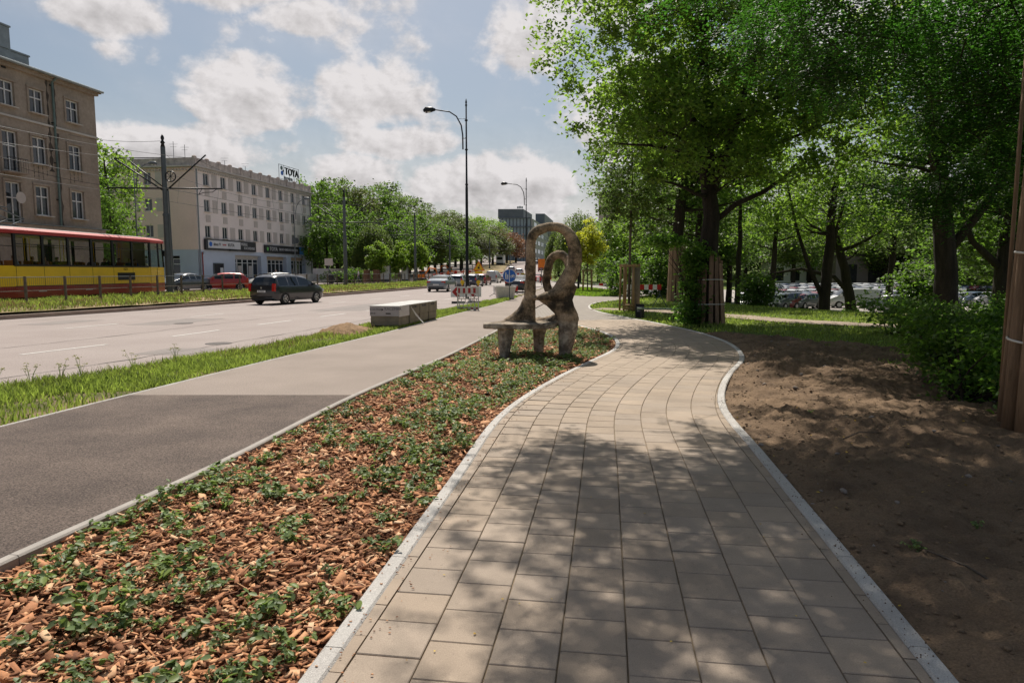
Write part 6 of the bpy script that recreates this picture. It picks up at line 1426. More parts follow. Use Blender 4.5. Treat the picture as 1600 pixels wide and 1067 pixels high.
# ---- diggers in the roadworks (orange)
def digger(label, px, Y, rz, s=1.0):
    x = AX(px, Y); r = thing('excavator', label, 'excavator', (x, Y, gz(x, Y) + .2), rz, 'orange excavators in the roadworks')
    r.scale = (s, s, s)
    for q0 in (-1, 1):
        q = MB(); q.prism([(-1.6, 0), (-1.3, .0), (1.3, 0), (1.6, .3), (1.3, .7), (-1.3, .7), (-1.6, .3)], -.25, .25); o = q.build('track', m_dark, r); o.rotation_euler = (R(90), 0, 0); o.location = (0, q0 * .95, .02)
    q = MB(); q.box((-.3, 0, 1.35), (2.6, 2.2, .9)); q.build('body', m_orange, r); q = MB(); q.box((.5, .55, 2.2), (1.3, 1.0, 1.3)); c = q.build('cab', m_orange, r); q = MB(); q.box((.5, .55, 2.3), (1.34, 1.04, .8)); q.build('cab_window', g_car, c)
    q = MB(); q.tube([(1.0, -.3, 1.6), (2.4, -.3, 3.6), (4.2, -.3, 3.3)], [.22, .2, .16], 6); q.tube([(4.2, -.3, 3.3), (4.6, -.3, 1.6)], [.16, .12], 6); q.build('boom', m_orange, r); q = MB(); q.box((4.5, -.3, 1.2), (.7, .9, .7)); q.build('bucket', m_dark, r)
digger('left orange excavator beside the third tram pole', 657, 112, R(20), .6); digger('right orange excavator behind the railings left of the tall lamp', 706, 140, R(160), .6)
# ---- car park
pc = {}
def merged_car(kind):
    V = []; F = []; Mi = []; mats = []; b = 0
    def rec(o):
        nonlocal b
        me = o.data
        if o.name.split('.')[0] not in ('door_handle', 'rim_slots', 'grille'):
            for mt in me.materials:
                if mt not in mats: mats.append(mt)
            V.extend([v.co[:] for v in me.vertices])
            for p_ in me.polygons: F.append(tuple(i + b for i in p_.vertices)); Mi.append(mats.index(me.materials[p_.material_index]))
            b += len(me.vertices)
        for c in o.children: rec(c)
    for o in CARS[kind]: rec(o)
    me = bpy.data.meshes.new('parked_' + kind); me.from_pydata(V, [], F); [me.materials.append(q) for q in mats]; me.polygons.foreach_set('material_index', Mi); me.polygons.foreach_set('use_smooth', [len(f) == 4 for f in F]); me.update(); return me
for k in CARS: pc[k] = merged_car(k)
def carpark():
    rg = random.Random(4); colors = [((.50, .51, .52), 'silver'), ((.70, .70, .69), 'white'), ((.70, .70, .69), 'white'), ((.02, .02, .025), 'black'), ((.12, .13, .14), 'grey'), ((.05, .07, .13), 'dark blue'), ((.25, .03, .03), 'red'), ((.46, .47, .48), 'silver'), ((.30, .31, .32), 'light grey')]
    rows = [(62, 1178, 1262, 9, 'front'), (70, 1172, 1420, 16, 'second'), (80, 1170, 1440, 18, 'third'), (91, 1175, 1460, 20, 'fourth'), (103, 1180, 1500, 24, 'fifth'), (117, 1190, 1560, 26, 'back')]
    for (Y, p0, p1, n, rn) in rows:
        for i in range(n):
            px = p0 + (p1 - p0) * (i + .5) / n; y = Y + rg.uniform(-.3, .3) + (i / n) * 3; x = AX(px, y)
            c, nm = rg.choice(colors); k = rg.choice(['hatch', 'sedan', 'wagon', 'hatch', 'sedan'])
            kn = {'hatch': 'hatchback', 'sedan': 'saloon', 'wagon': 'estate car'}[k]
            o = link('parked_car', pc[k], None, loc=(x, y, gz(x, y) + .05), rz=R(215 + rg.uniform(-3, 3)), label='%s %s, %s from left in the %s row of the car park' % (nm, kn, nums[i], rn), cat='car', group='cars in the car park behind the trees'); o.color = c + (1,)
    x, y = AX(1333, 66), 66
    o = link('parked_car', pc['van'], None, loc=(x, y, gz(x, y) + .05), rz=R(172), label='white van with dark side windows parked across the front of the car park', cat='van', group='cars in the car park behind the trees'); o.color = (.6, .6, .6, 1)
    for i, px in enumerate((1392, 1412, 1430)):
        x, y = AX(px, 60 + i * 1.5), 60 + i * 1.5; o = link('parked_car', pc['hatch'], None, loc=(x, y, gz(x, y) + .05), rz=R(120), label='%s of three light cars close together left of the broad leaning trunk' % ['leftmost', 'middle one', 'rightmost'][i], cat='car', group='cars in the car park behind the trees'); o.color = ((.35, .38, .40, 1), (.45, .45, .45, 1), (.5, .5, .5, 1))[i]
    for i, px in enumerate((1500, 1518, 1540, 1562, 1585)):
        x, y = AX(px, 70), 70; o = link('parked_car', pc[['sedan', 'hatch'][i % 2]], None, loc=(x, y, gz(x, y) + .05), rz=R(200), label='%s light car from the left in the short row right of the broad leaning trunk' % nums[i], cat='car', group='cars in the car park behind the trees'); o.color = [(.45, .46, .48, 1), (.1, .14, .2, 1), (.5, .5, .5, 1), (.3, .3, .32, 1), (.5, .48, .46, 1)][i]
carpark()
for k in CARS:
    def rm(o):
        for c in list(o.children): rm(c)
        bpy.data.objects.remove(o)
    for o in CARS[k]: rm(o)
# ------------------------------------------------------------------ sculpture
def sculpture():
    m = bpy.data.materials.new('sculpture_concrete'); m.use_nodes = True; nt = m.node_tree; N = nt.nodes; L = nt.links; b = N['Principled BSDF']; b.inputs['Roughness'].default_value = .95
    g = N.new('ShaderNodeNewGeometry')
    def noi(s, d, r=.6):
        n = N.new('ShaderNodeTexNoise'); n.inputs['Scale'].default_value = s; n.inputs['Detail'].default_value = d; n.inputs['Roughness'].default_value = r; L.new(g.outputs['Position'], n.inputs[0]); return n.outputs[0]
    cr = N.new('ShaderNodeValToRGB'); L.new(noi(3.2, 8, .7), cr.inputs[0]); e = cr.color_ramp.elements; e[0].position = .38; e[0].color = (.040, .033, .024, 1); e[1].position = .64; e[1].color = (.50, .38, .265, 1); q = e.new(.46); q.color = (.14, .105, .068, 1); q = e.new(.53); q.color = (.30, .225, .150, 1)
    r = N.new('ShaderNodeMapRange'); r.inputs[1].default_value = .3; r.inputs[2].default_value = .7; r.inputs[3].default_value = .45; r.inputs[4].default_value = 1.5; L.new(noi(38, 5, .75), r.inputs[0]); v = N.new('ShaderNodeVectorMath'); v.operation = 'SCALE'; L.new(cr.outputs[0], v.inputs[0]); L.new(r.outputs[0], v.inputs['Scale'])
    # paler cast legs near the ground: height-based change of finish
    sp = N.new('ShaderNodeSeparateXYZ'); L.new(g.outputs['Position'], sp.inputs[0]); h = N.new('ShaderNodeMapRange'); h.inputs[1].default_value = .62; h.inputs[2].default_value = .74; h.inputs[3].default_value = 1; h.inputs[4].default_value = 0; L.new(sp.outputs[2], h.inputs[0])
    lc = N.new('ShaderNodeMix'); lc.data_type = 'RGBA'; lr = N.new('ShaderNodeMapRange'); lr.inputs[1].default_value = .42; lr.inputs[2].default_value = .62; L.new(noi(5, 6, .7), lr.inputs[0]); L.new(lr.outputs[0], lc.inputs[0]); lc.inputs[6].default_value = (.17, .14, .11, 1); lc.inputs[7].default_value = (.56, .50, .42, 1)
    mx = N.new('ShaderNodeMix'); mx.data_type = 'RGBA'; L.new(h.outputs[0], mx.inputs[0]); L.new(v.outputs[0], mx.inputs[6]); L.new(lc.outputs[2], mx.inputs[7]); L.new(mx.outputs[2], b.inputs['Base Color'])
    bp = N.new('ShaderNodeBump'); bp.inputs['Strength'].default_value = 1.0; bp.inputs['Distance'].default_value = .03; L.new(noi(30, 8, .75), bp.inputs['Height']); L.new(bp.outputs[0], b.inputs['Normal'])
    S = 14.0 / FOC
    def P(px, py, y=0.0): # picture-like drawing coordinates of the figure, metres
        return Vector(((px - 835) * S, y, (557 - py) * S))
    def spline(pts, n=9):
        out = []
        for i in range(len(pts) - 1):
            p0, p1, p2, p3 = [pts[max(0, min(len(pts) - 1, k))] for k in (i - 1, i, i + 1, i + 2)]
            for j in range(n):
                t = j / n; out.append(tuple(.5 * ((2 * np.array(p1)) + (-np.array(p0) + np.array(p2)) * t + (2 * np.array(p0) - 5 * np.array(p1) + 4 * np.array(p2) - np.array(p3)) * t * t + (-np.array(p0) + 3 * np.array(p1) - 3 * np.array(p2) + np.array(p3)) * t ** 3)))
        out.append(tuple(pts[-1])); return out
    def limb(mb, pts, seg=16, flat=1.0):
        q = spline([(px, py, y, r) for (px, py, y, r) in pts]); mb.tube([P(a, b_, c) for a, b_, c, d in q], [d for a, b_, c, d in q], seg, flat=flat)
    mbs = []
    def new(): m_ = MB(); mbs.append(m_); return m_
    # big loop: rises from the seat, arches, comes down thick and crosses to the wedge
    limb(new(), [(824, 506, .10, .17), (826, 480, .08, .142), (828, 455, .06, .122), (829, 425, .03, .106), (829, 400, .0, .100), (829, 380, 0, .098), (834, 364, 0, .104), (848, 356, 0, .098), (864, 353.5, 0, .092), (880, 358, 0, .10), (892, 371, 0, .125), (897.5, 392, 0, .140), (896, 412, 0, .150), (889, 430, .0, .165), (881, 446, 0, .19), (873, 462, 0, .22)], 18)
    # wedge elbow pointing left
    w = new(); q = spline([(878, 452, 0, .24), (866, 458, 0, .215), (852, 461, -.02, .15), (840, 463, -.03, .085), (832, 463.5, -.04, .04)]); w.tube([P(a, b_, c) for a, b_, c, d in q], [d for a, b_, c, d in q], 16, flat=.62)
    w = new(); q = spline([(893, 440, 0, .15), (880, 462, 0, .205), (881, 478, -.02, .21), (888, 492, -.03, .20), (893, 503, -.03, .17)]); w.tube([P(a, b_, c) for a, b_, c, d in q], [d for a, b_, c, d in q], 16, flat=.8)
    w = new(); q = spline([(845, 465, 0, .06), (862, 474, 0, .10), (878, 488, 0, .13), (893, 503, -.02, .13), (902.5, 504, -.02, .055)]); w.tube([P(a, b_, c) for a, b_, c, d in q], [d for a, b_, c, d in q], 14, flat=.9)
    # right leg
    limb(new(), [(886, 490, -.02, .20), (888, 508, -.02, .205), (886, 522, -.02, .185), (884, 540, -.02, .150), (882, 556, -.02, .118), (881, 566, -.02, .11)], 16)
    # small loop behind
    limb(new(), [(874, 466, .22, .10), (860, 454, .30, .09), (854.5, 440, .34, .09), (856, 425, .32, .092), (860, 406, .28, .088), (868, 397, .24, .085), (878, 396, .2, .088), (886, 404, .14, .09), (890, 416, .08, .09)], 14)
    limb(new(), [(880, 452, .20, .10), (872, 462, .24, .11), (862, 462, .24, .07)], 12)
    # seat plate: rounded slab, rising into the stem
    w = new(); n = 40; top = []; 
    outl = [(755, -.22), (757, -.40), (775, -.50), (805, -.54), (835, -.54), (855, -.46), (866, -.22), (872, .15), (872, .55), (860, .85), (835, .95), (806, .80), (785, .45), (765, .05)]
    w.prism([((a - 835) * S, y) for a, y in outl], (557 - 509) * S, (557 - 501) * S)
    # dish of the seat flaring up to the stem
    limb(new(), [(790, 503, .12, .10), (804, 499, .16, .15), (816, 491, .14, .17), (823, 480, .10, .16), (826, 466, .07, .13)], 16)
    limb(new(), [(778, 504, .0, .05), (800, 502, .25, .10), (818, 497, .30, .16), (830, 488, .2, .13)], 14)
    limb(new(), [(838, 502, .3, .07), (856, 500, .35, .08), (872, 496, .2, .12)], 14)
    # lip between seat and right body
    limb(new(), [(846, 504, .0, .05), (862, 499, .1, .08), (874, 496, .05, .12)], 14)
    # left and middle legs
    limb(new(), [(790.5, 502, -.28, .185), (790, 515, -.28, .165), (789, 530, -.28, .140), (788.5, 545, -.28, .112), (788, 565, -.28, .10)], 16)
    limb(new(), [(845, 502, .55, .19), (845, 515, .62, .155), (844, 530, .66, .125), (843.5, 545, .68, .115), (843, 560, .68, .11)], 16)
    allv = MB()
    for q in mbs: allv.add(q.v, q.f)
    me = allv.mesh('sculpture', m); o = bpy.data.objects.new('tmp_sculpt', me); COL.objects.link(o)
    bm = bmesh.new(); bm.from_mesh(me); bmesh.ops.recalc_face_normals(bm, faces=bm.faces); bm.to_mesh(me); bm.free()
    rm = o.modifiers.new('r', 'REMESH'); rm.mode = 'VOXEL'; rm.voxel_size = .018; rm.use_smooth_shade = True
    sm = o.modifiers.new('s', 'SMOOTH'); sm.iterations = 4; sm.factor = .5
    dg = bpy.context.evaluated_depsgraph_get(); out = bpy.data.meshes.new_from_object(o.evaluated_get(dg)); bpy.data.objects.remove(o)
    co = np.empty(len(out.vertices) * 3, np.float32); out.vertices.foreach_get('co', co); co = co.reshape(-1, 3)
    nr = np.empty(len(out.vertices) * 3, np.float32); out.vertices.foreach_get('normal', nr); nr = nr.reshape(-1, 3)
    d = np.array([mnoise.noise((v[0] * 5, v[1] * 5, v[2] * 5)) * .008 + mnoise.noise((v[0] * 16, v[1] * 16, v[2] * 16)) * .004 + mnoise.noise((v[0] * 40, v[1] * 40, v[2] * 40)) * .0025 for v in co]); co += nr * d[:, None]
    out.vertices.foreach_set('co', co.ravel()); out.materials.clear(); out.materials.append(m); out.update()
    link('bench_sculpture', out, None, loc=(AX(835, 14.0, 0), 14.0, -.06), label='weathered brown concrete sculpture of looping forms growing out of a three legged bench', cat='sculpture')
sculpture()
# ------------------------------------------------------------------ poles, lamps, wires
def lamp(label, px, Y, H, arm, r0, mat, side=-1, group=None, z=0.0, cap=True):
    x = AX(px, Y); root = thing('street_lamp', label, 'street lamp', (x, Y, gz(x, Y) + z), 0, group)
    q = MB(); q.tube([(0, 0, -.1), (0, 0, 1.2), (0, 0, 1.25), (0, 0, H * .58), (0, 0, H * .6), (0, 0, H)], [r0, r0 * .95, r0 * .8, r0 * .66, r0 * .5, r0 * .34], 12); q.build('pole', mat, root, smooth=True)
    if cap:
        q = MB(); q.tube([(0, 0, H), (0, 0, H + .1), (0, 0, H + .16), (0, 0, H + .26), (0, 0, H + .5)], [r0 * .34, r0 * .6, r0 * .3, r0 * .5, .01], 10); q.build('finial', mat, root, smooth=True)
        for zz in (H * .6, H * .93, H * .78): q = MB(); q.tube([(0, 0, zz - .04), (0, 0, zz + .04)], r0 * .75, 12); q.build('collar', mat, root)
    a = arm; zt = H - .35; pts = [(side * .22, 0, zt - 2.3), (side * .23, 0, zt - 1.4), (side * .32, 0, zt - .8), (side * .62, 0, zt - .25), (side * 1.05, 0, zt + .03), (side * (a - .3), 0, zt + .16)]
    q = MB(); q.tube(pts, [.045, .045, .045, .04, .04, .035], 8); q.tube([(0, 0, zt - 1.6), (side * .26, 0, zt - 1.6)], .025, 6); q.tube([(0, 0, zt - .4), (side * .5, 0, zt - .4)], .012, 6); q.build('arm', mat, root, smooth=True)
    q = MB(); q.tube([(side * (a - .35), 0, zt + .16), (side * (a - .1), 0, zt + .17), (side * (a + .25), 0, zt + .14), (side * (a + .42), 0, zt + .1)], [.05, .12, .14, .05], 10, flat=1.4); h = q.build('lamp_head', mat, root, smooth=True)
    q = MB(); q.tube([(side * (a - .05), 0, zt + .08), (side * (a + .3), 0, zt + .05)], [.10, .10], 10); q.build('lamp_glass', m_chrome, h, smooth=True); return root
lamp('tallest black street lamp with one curved arm, beside the barrier boards', 730, 44.5, 12.1, 2.3, .13, m_black, -1, 'tall black street lamps')
lamp('smaller looking black street lamp above the sculpture, farther along the verge', 822, 80, 12.0, 2.5, .12, m_black, -1, 'tall black street lamps')
lamp('thin grey street lamp in front of the pink side wall', 217, 62, 11.2, 1.7, .09, m_steel, 1, 'thin grey street lamps', .3, False)
lamp('thin grey street lamp before the right part of the pink house', 462, 84, 10.4, 1.6, .09, m_steel, 1, 'thin grey street lamps', .3, False)
lamp('thin grey street lamp in front of the weeping tree of the grove', 580, 112, 10, 1.8, .09, m_steel, 1, 'thin grey street lamps', .3, False)
lamp('thin grey street lamp before the middle trees of the grove', 688, 150, 9.5, 1.8, .09, m_steel, 1, 'thin grey street lamps', .3, False)
lamp('farthest thin grey street lamp at the end of the grove', 738, 178, 9.0, 1.8, .09, m_steel, -1, 'thin grey street lamps', .3, False)
poles = [(264, 41, 9.2, .20), (540, 66, 9.0, .20), (649, 95, 9.3, .20), (703, 132, 8.8, .19), (765, 190, 8.6, .19), (797, 250, 8.4, .18)]
pname = ['nearest thick tram line pole overlapping the front of the tram', 'second tram line pole, standing in front of the grove', 'third tram line pole beside the orange excavator', 'fourth tram line pole left of the tall black lamp', 'fifth tram line pole near the distant lorry', 'farthest tram line pole']
tips = []
for i, (px, Y, H, r0) in enumerate(poles):
    x = AX(px, Y); root = thing('tram_pole', pname[i], 'tram pole', (x, Y, gz(x, Y) + .28), 0, 'poles carrying the tram wires'); q = MB()
    q.tube([(0, 0, -.2), (0, 0, .25), (0, 0, .26), (0, 0, 4.8), (0, 0, 4.82), (0, 0, H - .5)], [r0 * 1.15, r0 * 1.15, r0 * .98, r0 * .85, r0 * .72, r0 * .66], 16); q.build('pole', m_steel, root, smooth=False)
    q = MB(); q.tube([(0, 0, 4.72), (0, 0, 4.86)], [r0 * 1.05, r0 * .9], 16); q.build('collar', m_steel, root)
    q = MB(); q.tube([(0, 0, H - .5), (0, 0, H - .3), (0, 0, H - .25), (0, 0, H - .12), (0, 0, H), (0, 0, H + .1), (0, 0, H + .25)], [r0 * .66, r0 * .4, r0 * .7, r0 * .3, r0 * .5, r0 * .45, .01], 12); q.build('finial', m_black, root, smooth=True)
    zt = H - 1.15; zb_ = H - 2.9
    q = MB(); q.tube([(-3.4, 0, zb_ + .05), (3.4, 0, zb_)], .045, 8); q.tube([(-2.9, 0, zt), (0, 0, zt + .05)], .03, 6); q.tube([(-2.9, 0, zt), (-.1, 0, zb_ - .1)], .045, 8); q.tube([(-2.0, 0, zt - .15), (-.1, 0, zb_ + .1)], .035, 6); q.tube([(2.5, 0, zt + .2), (.1, 0, zb_ - .1)], .045, 8); q.build('cantilever', m_black, root, smooth=True)
    q = MB()
    for s in (-1, 1): q.tube([(s * 1.9, 0, zb_ - .35), (s * 2.3, 0, zb_ - .22), (s * 2.8, 0, zb_ - .2), (s * 3.1, 0, zb_)], .02, 6); q.tube([(s * 2.2, 0, zb_), (s * 2.0, 0, zb_ - .3)], .015, 5)
    q.build('registration_arm', m_black, root, smooth=True)
    if i == 0:
        q = MB(); n = 20
        for rr in (.30,): q.tube([(.42 + rr * math.cos(2 * math.pi * k / n), -.1, H - 2.2 + rr * math.sin(2 * math.pi * k / n)) for k in range(n + 1)], .035, 6, cap=False)
        for k in range(4): a = math.pi * k / 4; q.tube([(.42 - .28 * math.cos(a), -.1, H - 2.2 - .28 * math.sin(a)), (.42 + .28 * math.cos(a), -.1, H - 2.2 + .28 * math.sin(a))], .018, 5)
        q.build('tension_wheel', m_black, root)
        q = MB(); q.tube([(.30, -.05, .3), (.22, -.05, H - 3)], .04, 8); q.build('cable_pipe', m_steel, root)
    zz = gz(x, Y) + .28
    tips.append(((x, Y, zz + zb_ - .35), (x, Y, zz + zt)))
wires = MB()
def wire(mb, a, b, sag, r, n=14):
    a = Vector(a); b = Vector(b); pts = []
    for i in range(n + 1): t = i / n; p = a.lerp(b, t); p.z -= sag * 4 * t * (1 - t); pts.append(p)
    mb.tube(pts, r, 4, cap=False)
ext = [((tips[0][0][0] - 4.4, 8, tips[0][0][2]), (tips[0][1][0] - 4.4, 8, tips[0][1][2]))] + tips
for i in range(len(ext) - 1):
    for s in (-2.05, 2.05):
        q = MB(); a, b = ext[i], ext[i + 1]; A = (a[0][0] + s, a[0][1], a[0][2]); B = (b[0][0] + s, b[0][1], b[0][2]); wire(q, A, B, .03, .012); A2 = (a[1][0] + s * .9, a[1][1], a[1][2]); B2 = (b[1][0] + s * .9, b[1][1], b[1][2]); wire(q, A2, B2, .9, .010)
        for k in range(1, 6): t = k / 6; p = Vector(A).lerp(Vector(B), t); p2 = Vector(A2).lerp(Vector(B2), t); p2.z -= .9 * 4 * t * (1 - t); q.tube([p, p2], .006, 4, cap=False)
        q.build('overhead_wire', m_black, None, label='%s tram wire between the %s and the next pole' % ('left' if s < 0 else 'right', ['frame edge', 'nearest thick pole', 'second pole', 'third pole', 'fourth pole', 'fifth pole'][i]), cat='wire', group='overhead tram wires')
for i, (a, b) in enumerate((((-33.5, 50, 11.9), (tips[0][1][0], 41, tips[0][1][2] + 1.0)), ((-34.2, 80, 12.6), (tips[0][1][0], 41, tips[0][1][2] + .3)), ((-31.5, 44, 8.4), (tips[0][0][0], 41, tips[0][0][2] + .3)))):
    q = MB(); wire(q, a, b, .35, .011); q.build('span_wire', m_black, None, label=['span wire from the tenement corner to the nearest tram pole', 'span wire from the pink house to the nearest tram pole', 'lower span wire from the tenement front to the nearest tram pole'][i], cat='wire', group='span wires fixed to the houses')
# ---- fence along the tram line
m_fpost = M('fence_post', (.14, .115, .09), .8, .3, 5, bump=.3)
def fence():
    f = curve_fn([(-21.8, 14), (-20.1, 28), (-18.1, 44), (-16.3, 59), (-14, 75), (-11.2, 100), (-9.5, 112)]); root = thing('wire_fence', 'low fence of dark posts and wire rails along the tram line', 'fence', (0, 0, 0))
    y = 24.0; prev = None
    while y < 111:
        x = f(y); z = gz(x, y) + .30; q = MB(); q.tube([(x, y, z - .3), (x, y, z + 1.22)], .055, 8); q.build('post', m_fpost, root, smooth=False)
        if prev:
            for h in (1.18, .62): q = MB(); q.tube([(prev[0], prev[1], prev[2] + h), (x, y, z + h)], .016, 5, cap=False); q.build('rail', m_fpost if h < 1 else m_steel, root)
            if y < 46:
                q = MB(); n = 20
                for k in range(1, n): t = k / n; X = prev[0] + (x - prev[0]) * t; Y = prev[1] + (y - prev[1]) * t; q.tube([(X, Y, z + .62), (X, Y, z + 1.18)], .004, 3, cap=False)
                q.build('wire_mesh', m_steel, root, kind='stuff')
        prev = (x, y, z); y += 2.12
fence()
def rails_far():
    root = thing('guard_railing', 'red and white striped temporary railing round the roadworks', 'railing'); 
    for i in range(16):
        y = 116 + i * 2.2; x = AX(668 + i * 5.5, y); z = gz(x, y) + .2
        q = MB(); q.box((x, y, z + .9), (1.9, .06, .28)); q.build('board', m_red if i % 2 else m_whitep, root); q = MB(); q.tube([(x - .9, y, z), (x - .9, y, z + 1.1)], .04, 5); q.build('post', m_red, root)
rails_far()
# ---- roadworks furniture
m_redr = M('barrier_red', (.36, .02, .02), .45, .12, 6); m_dirty = M('dirty_white_plastic', (.58, .55, .50), .6, .15, 5)
def mesh_barrier():
    r = thing('plastic_barrier', 'leaning red and white plastic mesh barrier on the verge beside the tall lamp', 'barrier', (-1.95, 30.3, 0), R(4)); r.rotation_euler.x = R(-7)
    q = MB(); W = .92; H = 1.05
    for x in (-W / 2, W / 2): q.box((x, 0, H / 2), (.05, .05, H))
    for z in (.04, .14, H - .04, H - .30, .52, .35): q.box((0, 0, z), (W, .04, .035))
    for k in range(5):
        for j in range(3): x = -W / 2 + (k + .5 + (.5 if j % 2 else 0)) * W / 5.5; z0 = (.14, .35, .52)[j]; q.box((x, 0, z0 + .1), (.035, .03, .2))
    q.build('frame', m_dirty, r)
    for k in range(8): q = MB(); q.box((-W / 2 + (k + .5) * W / 8, 0, H - .17), (W / 8 - .004, .03, .24)); q.build('stripe', m_redr if k % 2 == 0 else m_dirty, r)
    for k in range(8): q = MB(); q.box((-W / 2 + (k + .5) * W / 8, 0, .09), (W / 8 - .004, .03, .08)); q.build('stripe', m_redr if k % 2 else m_dirty, r)
    for s in (-1, 1): q = MB(); q.box((s * .3, 0, -.02), (.12, .5, .06)); q.build('foot', m_dark, r)
mesh_barrier()
def arrow_board(label, x, y, w, rz, lampc=True):
    r = thing('chevron_board', label, 'road sign', (x, y, 0), rz, 'red and white chevron boards')
    q = MB(); q.box((0, 0, .62), (w, .03, .58)); q.build('board', m_whitep, r)
    q = MB(); a = w * .42; q.add([(-a, -.022, .62), (-a + .24, -.022, .88), (-a + .46, -.022, .88), (-a + .22, -.022, .62), (-a + .46, -.022, .36), (-a + .24, -.022, .36)], [(0, 3, 2, 1), (0, 5, 4, 3)]); q.build('chevron', m_redr, r)
    q = MB(); q.tube([(0, .03, 0), (0, .03, .5)], .025, 6); q.tube([(w * .3, .03, .88), (w * .3, .03, 1.05)], .03, 6); q.build('post', m_redr, r)
    q = MB(); q.box((0, .03, .05), (.7, .4, .1)); q.build('base', m_dark, r)
    if lampc: q = MB(); q.tube([(w * .3, -.03, 1.14), (w * .3, .05, 1.14)], .11, 14); q.tube([(w * .3, .0, .98), (w * .3, 0, 1.04)], .05, 8); q.build('warning_lamp', m_yel, r)
arrow_board('chevron board showing left of the mesh barrier, with a yellow lamp', -2.95, 37.4, .8, R(8)); arrow_board('chevron board showing right of the mesh barrier, with a yellow lamp', -2.1, 37.8, .8, R(0))
def barrier_stripe(label, px, Y, w, z, h, n, name='striped_barrier', legs=True, rz=0.0, group=None):
    x = AX(px, Y); r = thing(name, label, 'barrier', (x, Y, gz(x, Y)), rz, group)
    for k in range(n): q = MB(); q.box((-w / 2 + (k + .5) * w / n, 0, z), (w / n - .003, .04, h)); q.build('stripe', m_red if k % 2 else m_whitep, r)
    if legs:
        for s in (-1, 1):
            q = MB(); X = s * (w / 2 - .05)
            q.tube([(X, .05, z + h / 2), (X, .05, z - .35)], .025, 6); q.tube([(X, .05, z - .35), (X - .35, .05, 0)], .02, 6); q.tube([(X, .05, z - .35), (X + .35, .05, 0)], .02, 6); q.build('leg', m_steel, r)
barrier_stripe('red and white barrier plank on trestle legs behind the caged young tree', 1007, 34.0, 1.7, .95, .26, 8)
barrier_stripe('orange red barrier across the far end of the footpath', 962, 100, 6, .8, .35, 10)
barrier_stripe('red and white low barrier under the round blue sign', 790, 47.5, 1.7, .55, .34, 6)
def blue_sign():
    r = thing('cycle_path_sign', 'round blue sign with white pedestrians and cycle, on a thin post', 'road sign', (AX(796, 41.5), 41.5, 0), R(-2))
    q = MB(); q.tube([(0, .04, 0), (0, .04, 1.9)], .03, 8); q.build('post', m_steel, r); q = MB(); q.tube([(0, 0, 1.46), (0, .02, 1.46)], .41, 36); q.build('rim', m_whitep, r); q = MB(); q.tube([(0, -.012, 1.46), (0, .0, 1.46)], .385, 36); q.build('disc', m_blue, r)
    q = MB(); q.box((0, -.02, 1.46), (.035, .012, .74)); q.build('divider', m_whitep, r)
    y = -.022; q = MB()
    q.box((-.22, y, 1.50), (.07, .01, .20)); q.box((-.24, y, 1.34), (.03, .01, .18), 0, None, 0, .2); q.box((-.19, y, 1.34), (.03, .01, .18), 0, None, 0, -.2); q.tube([(-.22, y - .005, 1.64), (-.22, y + .005, 1.64)], .04, 10); q.box((-.10, y, 1.42), (.05, .01, .13)); q.tube([(-.10, y - .005, 1.52), (-.10, y + .005, 1.52)], .03, 10); q.box((-.11, y, 1.31), (.02, .01, .11)); q.box((-.085, y, 1.31), (.02, .01, .11)); q.build('pedestrian_symbol', m_whitep, r)
    q = MB()
    for cx in (.12, .29):
        n = 16; q.tube([(cx + .065 * math.cos(2 * math.pi * k / n), y, 1.42 + .065 * math.sin(2 * math.pi * k / n)) for k in range(n + 1)], .010, 4, cap=False)
    for a, b in (((.12, 1.42), (.17, 1.52)), ((.17, 1.52), (.26, 1.52)), ((.26, 1.52), (.29, 1.42)), ((.17, 1.52), (.20, 1.42)), ((.20, 1.42), (.26, 1.52)), ((.12, 1.42), (.20, 1.42)), ((.25, 1.56), (.28, 1.56))): q.tube([(a[0], y, a[1]), (b[0], y, b[1])], .010, 4)
    q.build('bicycle_symbol', m_whitep, r)
blue_sign()
def rubble():
    r = thing('plastic_crate', 'battered whitish plastic tank of rubble on the verge under the blue sign', 'container', (AX(789, 43), 43, 0), R(8)); q = MB(); q.add([(-.5, -.4, 0), (.5, -.4, 0), (.5, .4, 0), (-.5, .4, 0), (-.62, -.5, .75), (.62, -.5, .75), (.62, .5, .75), (-.62, .5, .75)], [(0, 1, 5, 4), (1, 2, 6, 5), (2, 3, 7, 6), (3, 0, 4, 7), (3, 2, 1, 0)]); q.build('tub', m_dirty, r)
    for k in range(4):
        q = MB(); q.box((-.45 + k * .3, -.48, .4), (.05, .06, .7)); q.build('rib', m_dirty, r)
    q = MB(); q.box((0, -.5, .76), (1.3, .08, .08)); q.box((0, .5, .76), (1.3, .08, .08)); q.box((-.62, 0, .76), (.08, .92, .08)); q.box((.62, 0, .76), (.08, .92, .08)); q.build('rim', m_dirty, r)
rubble()
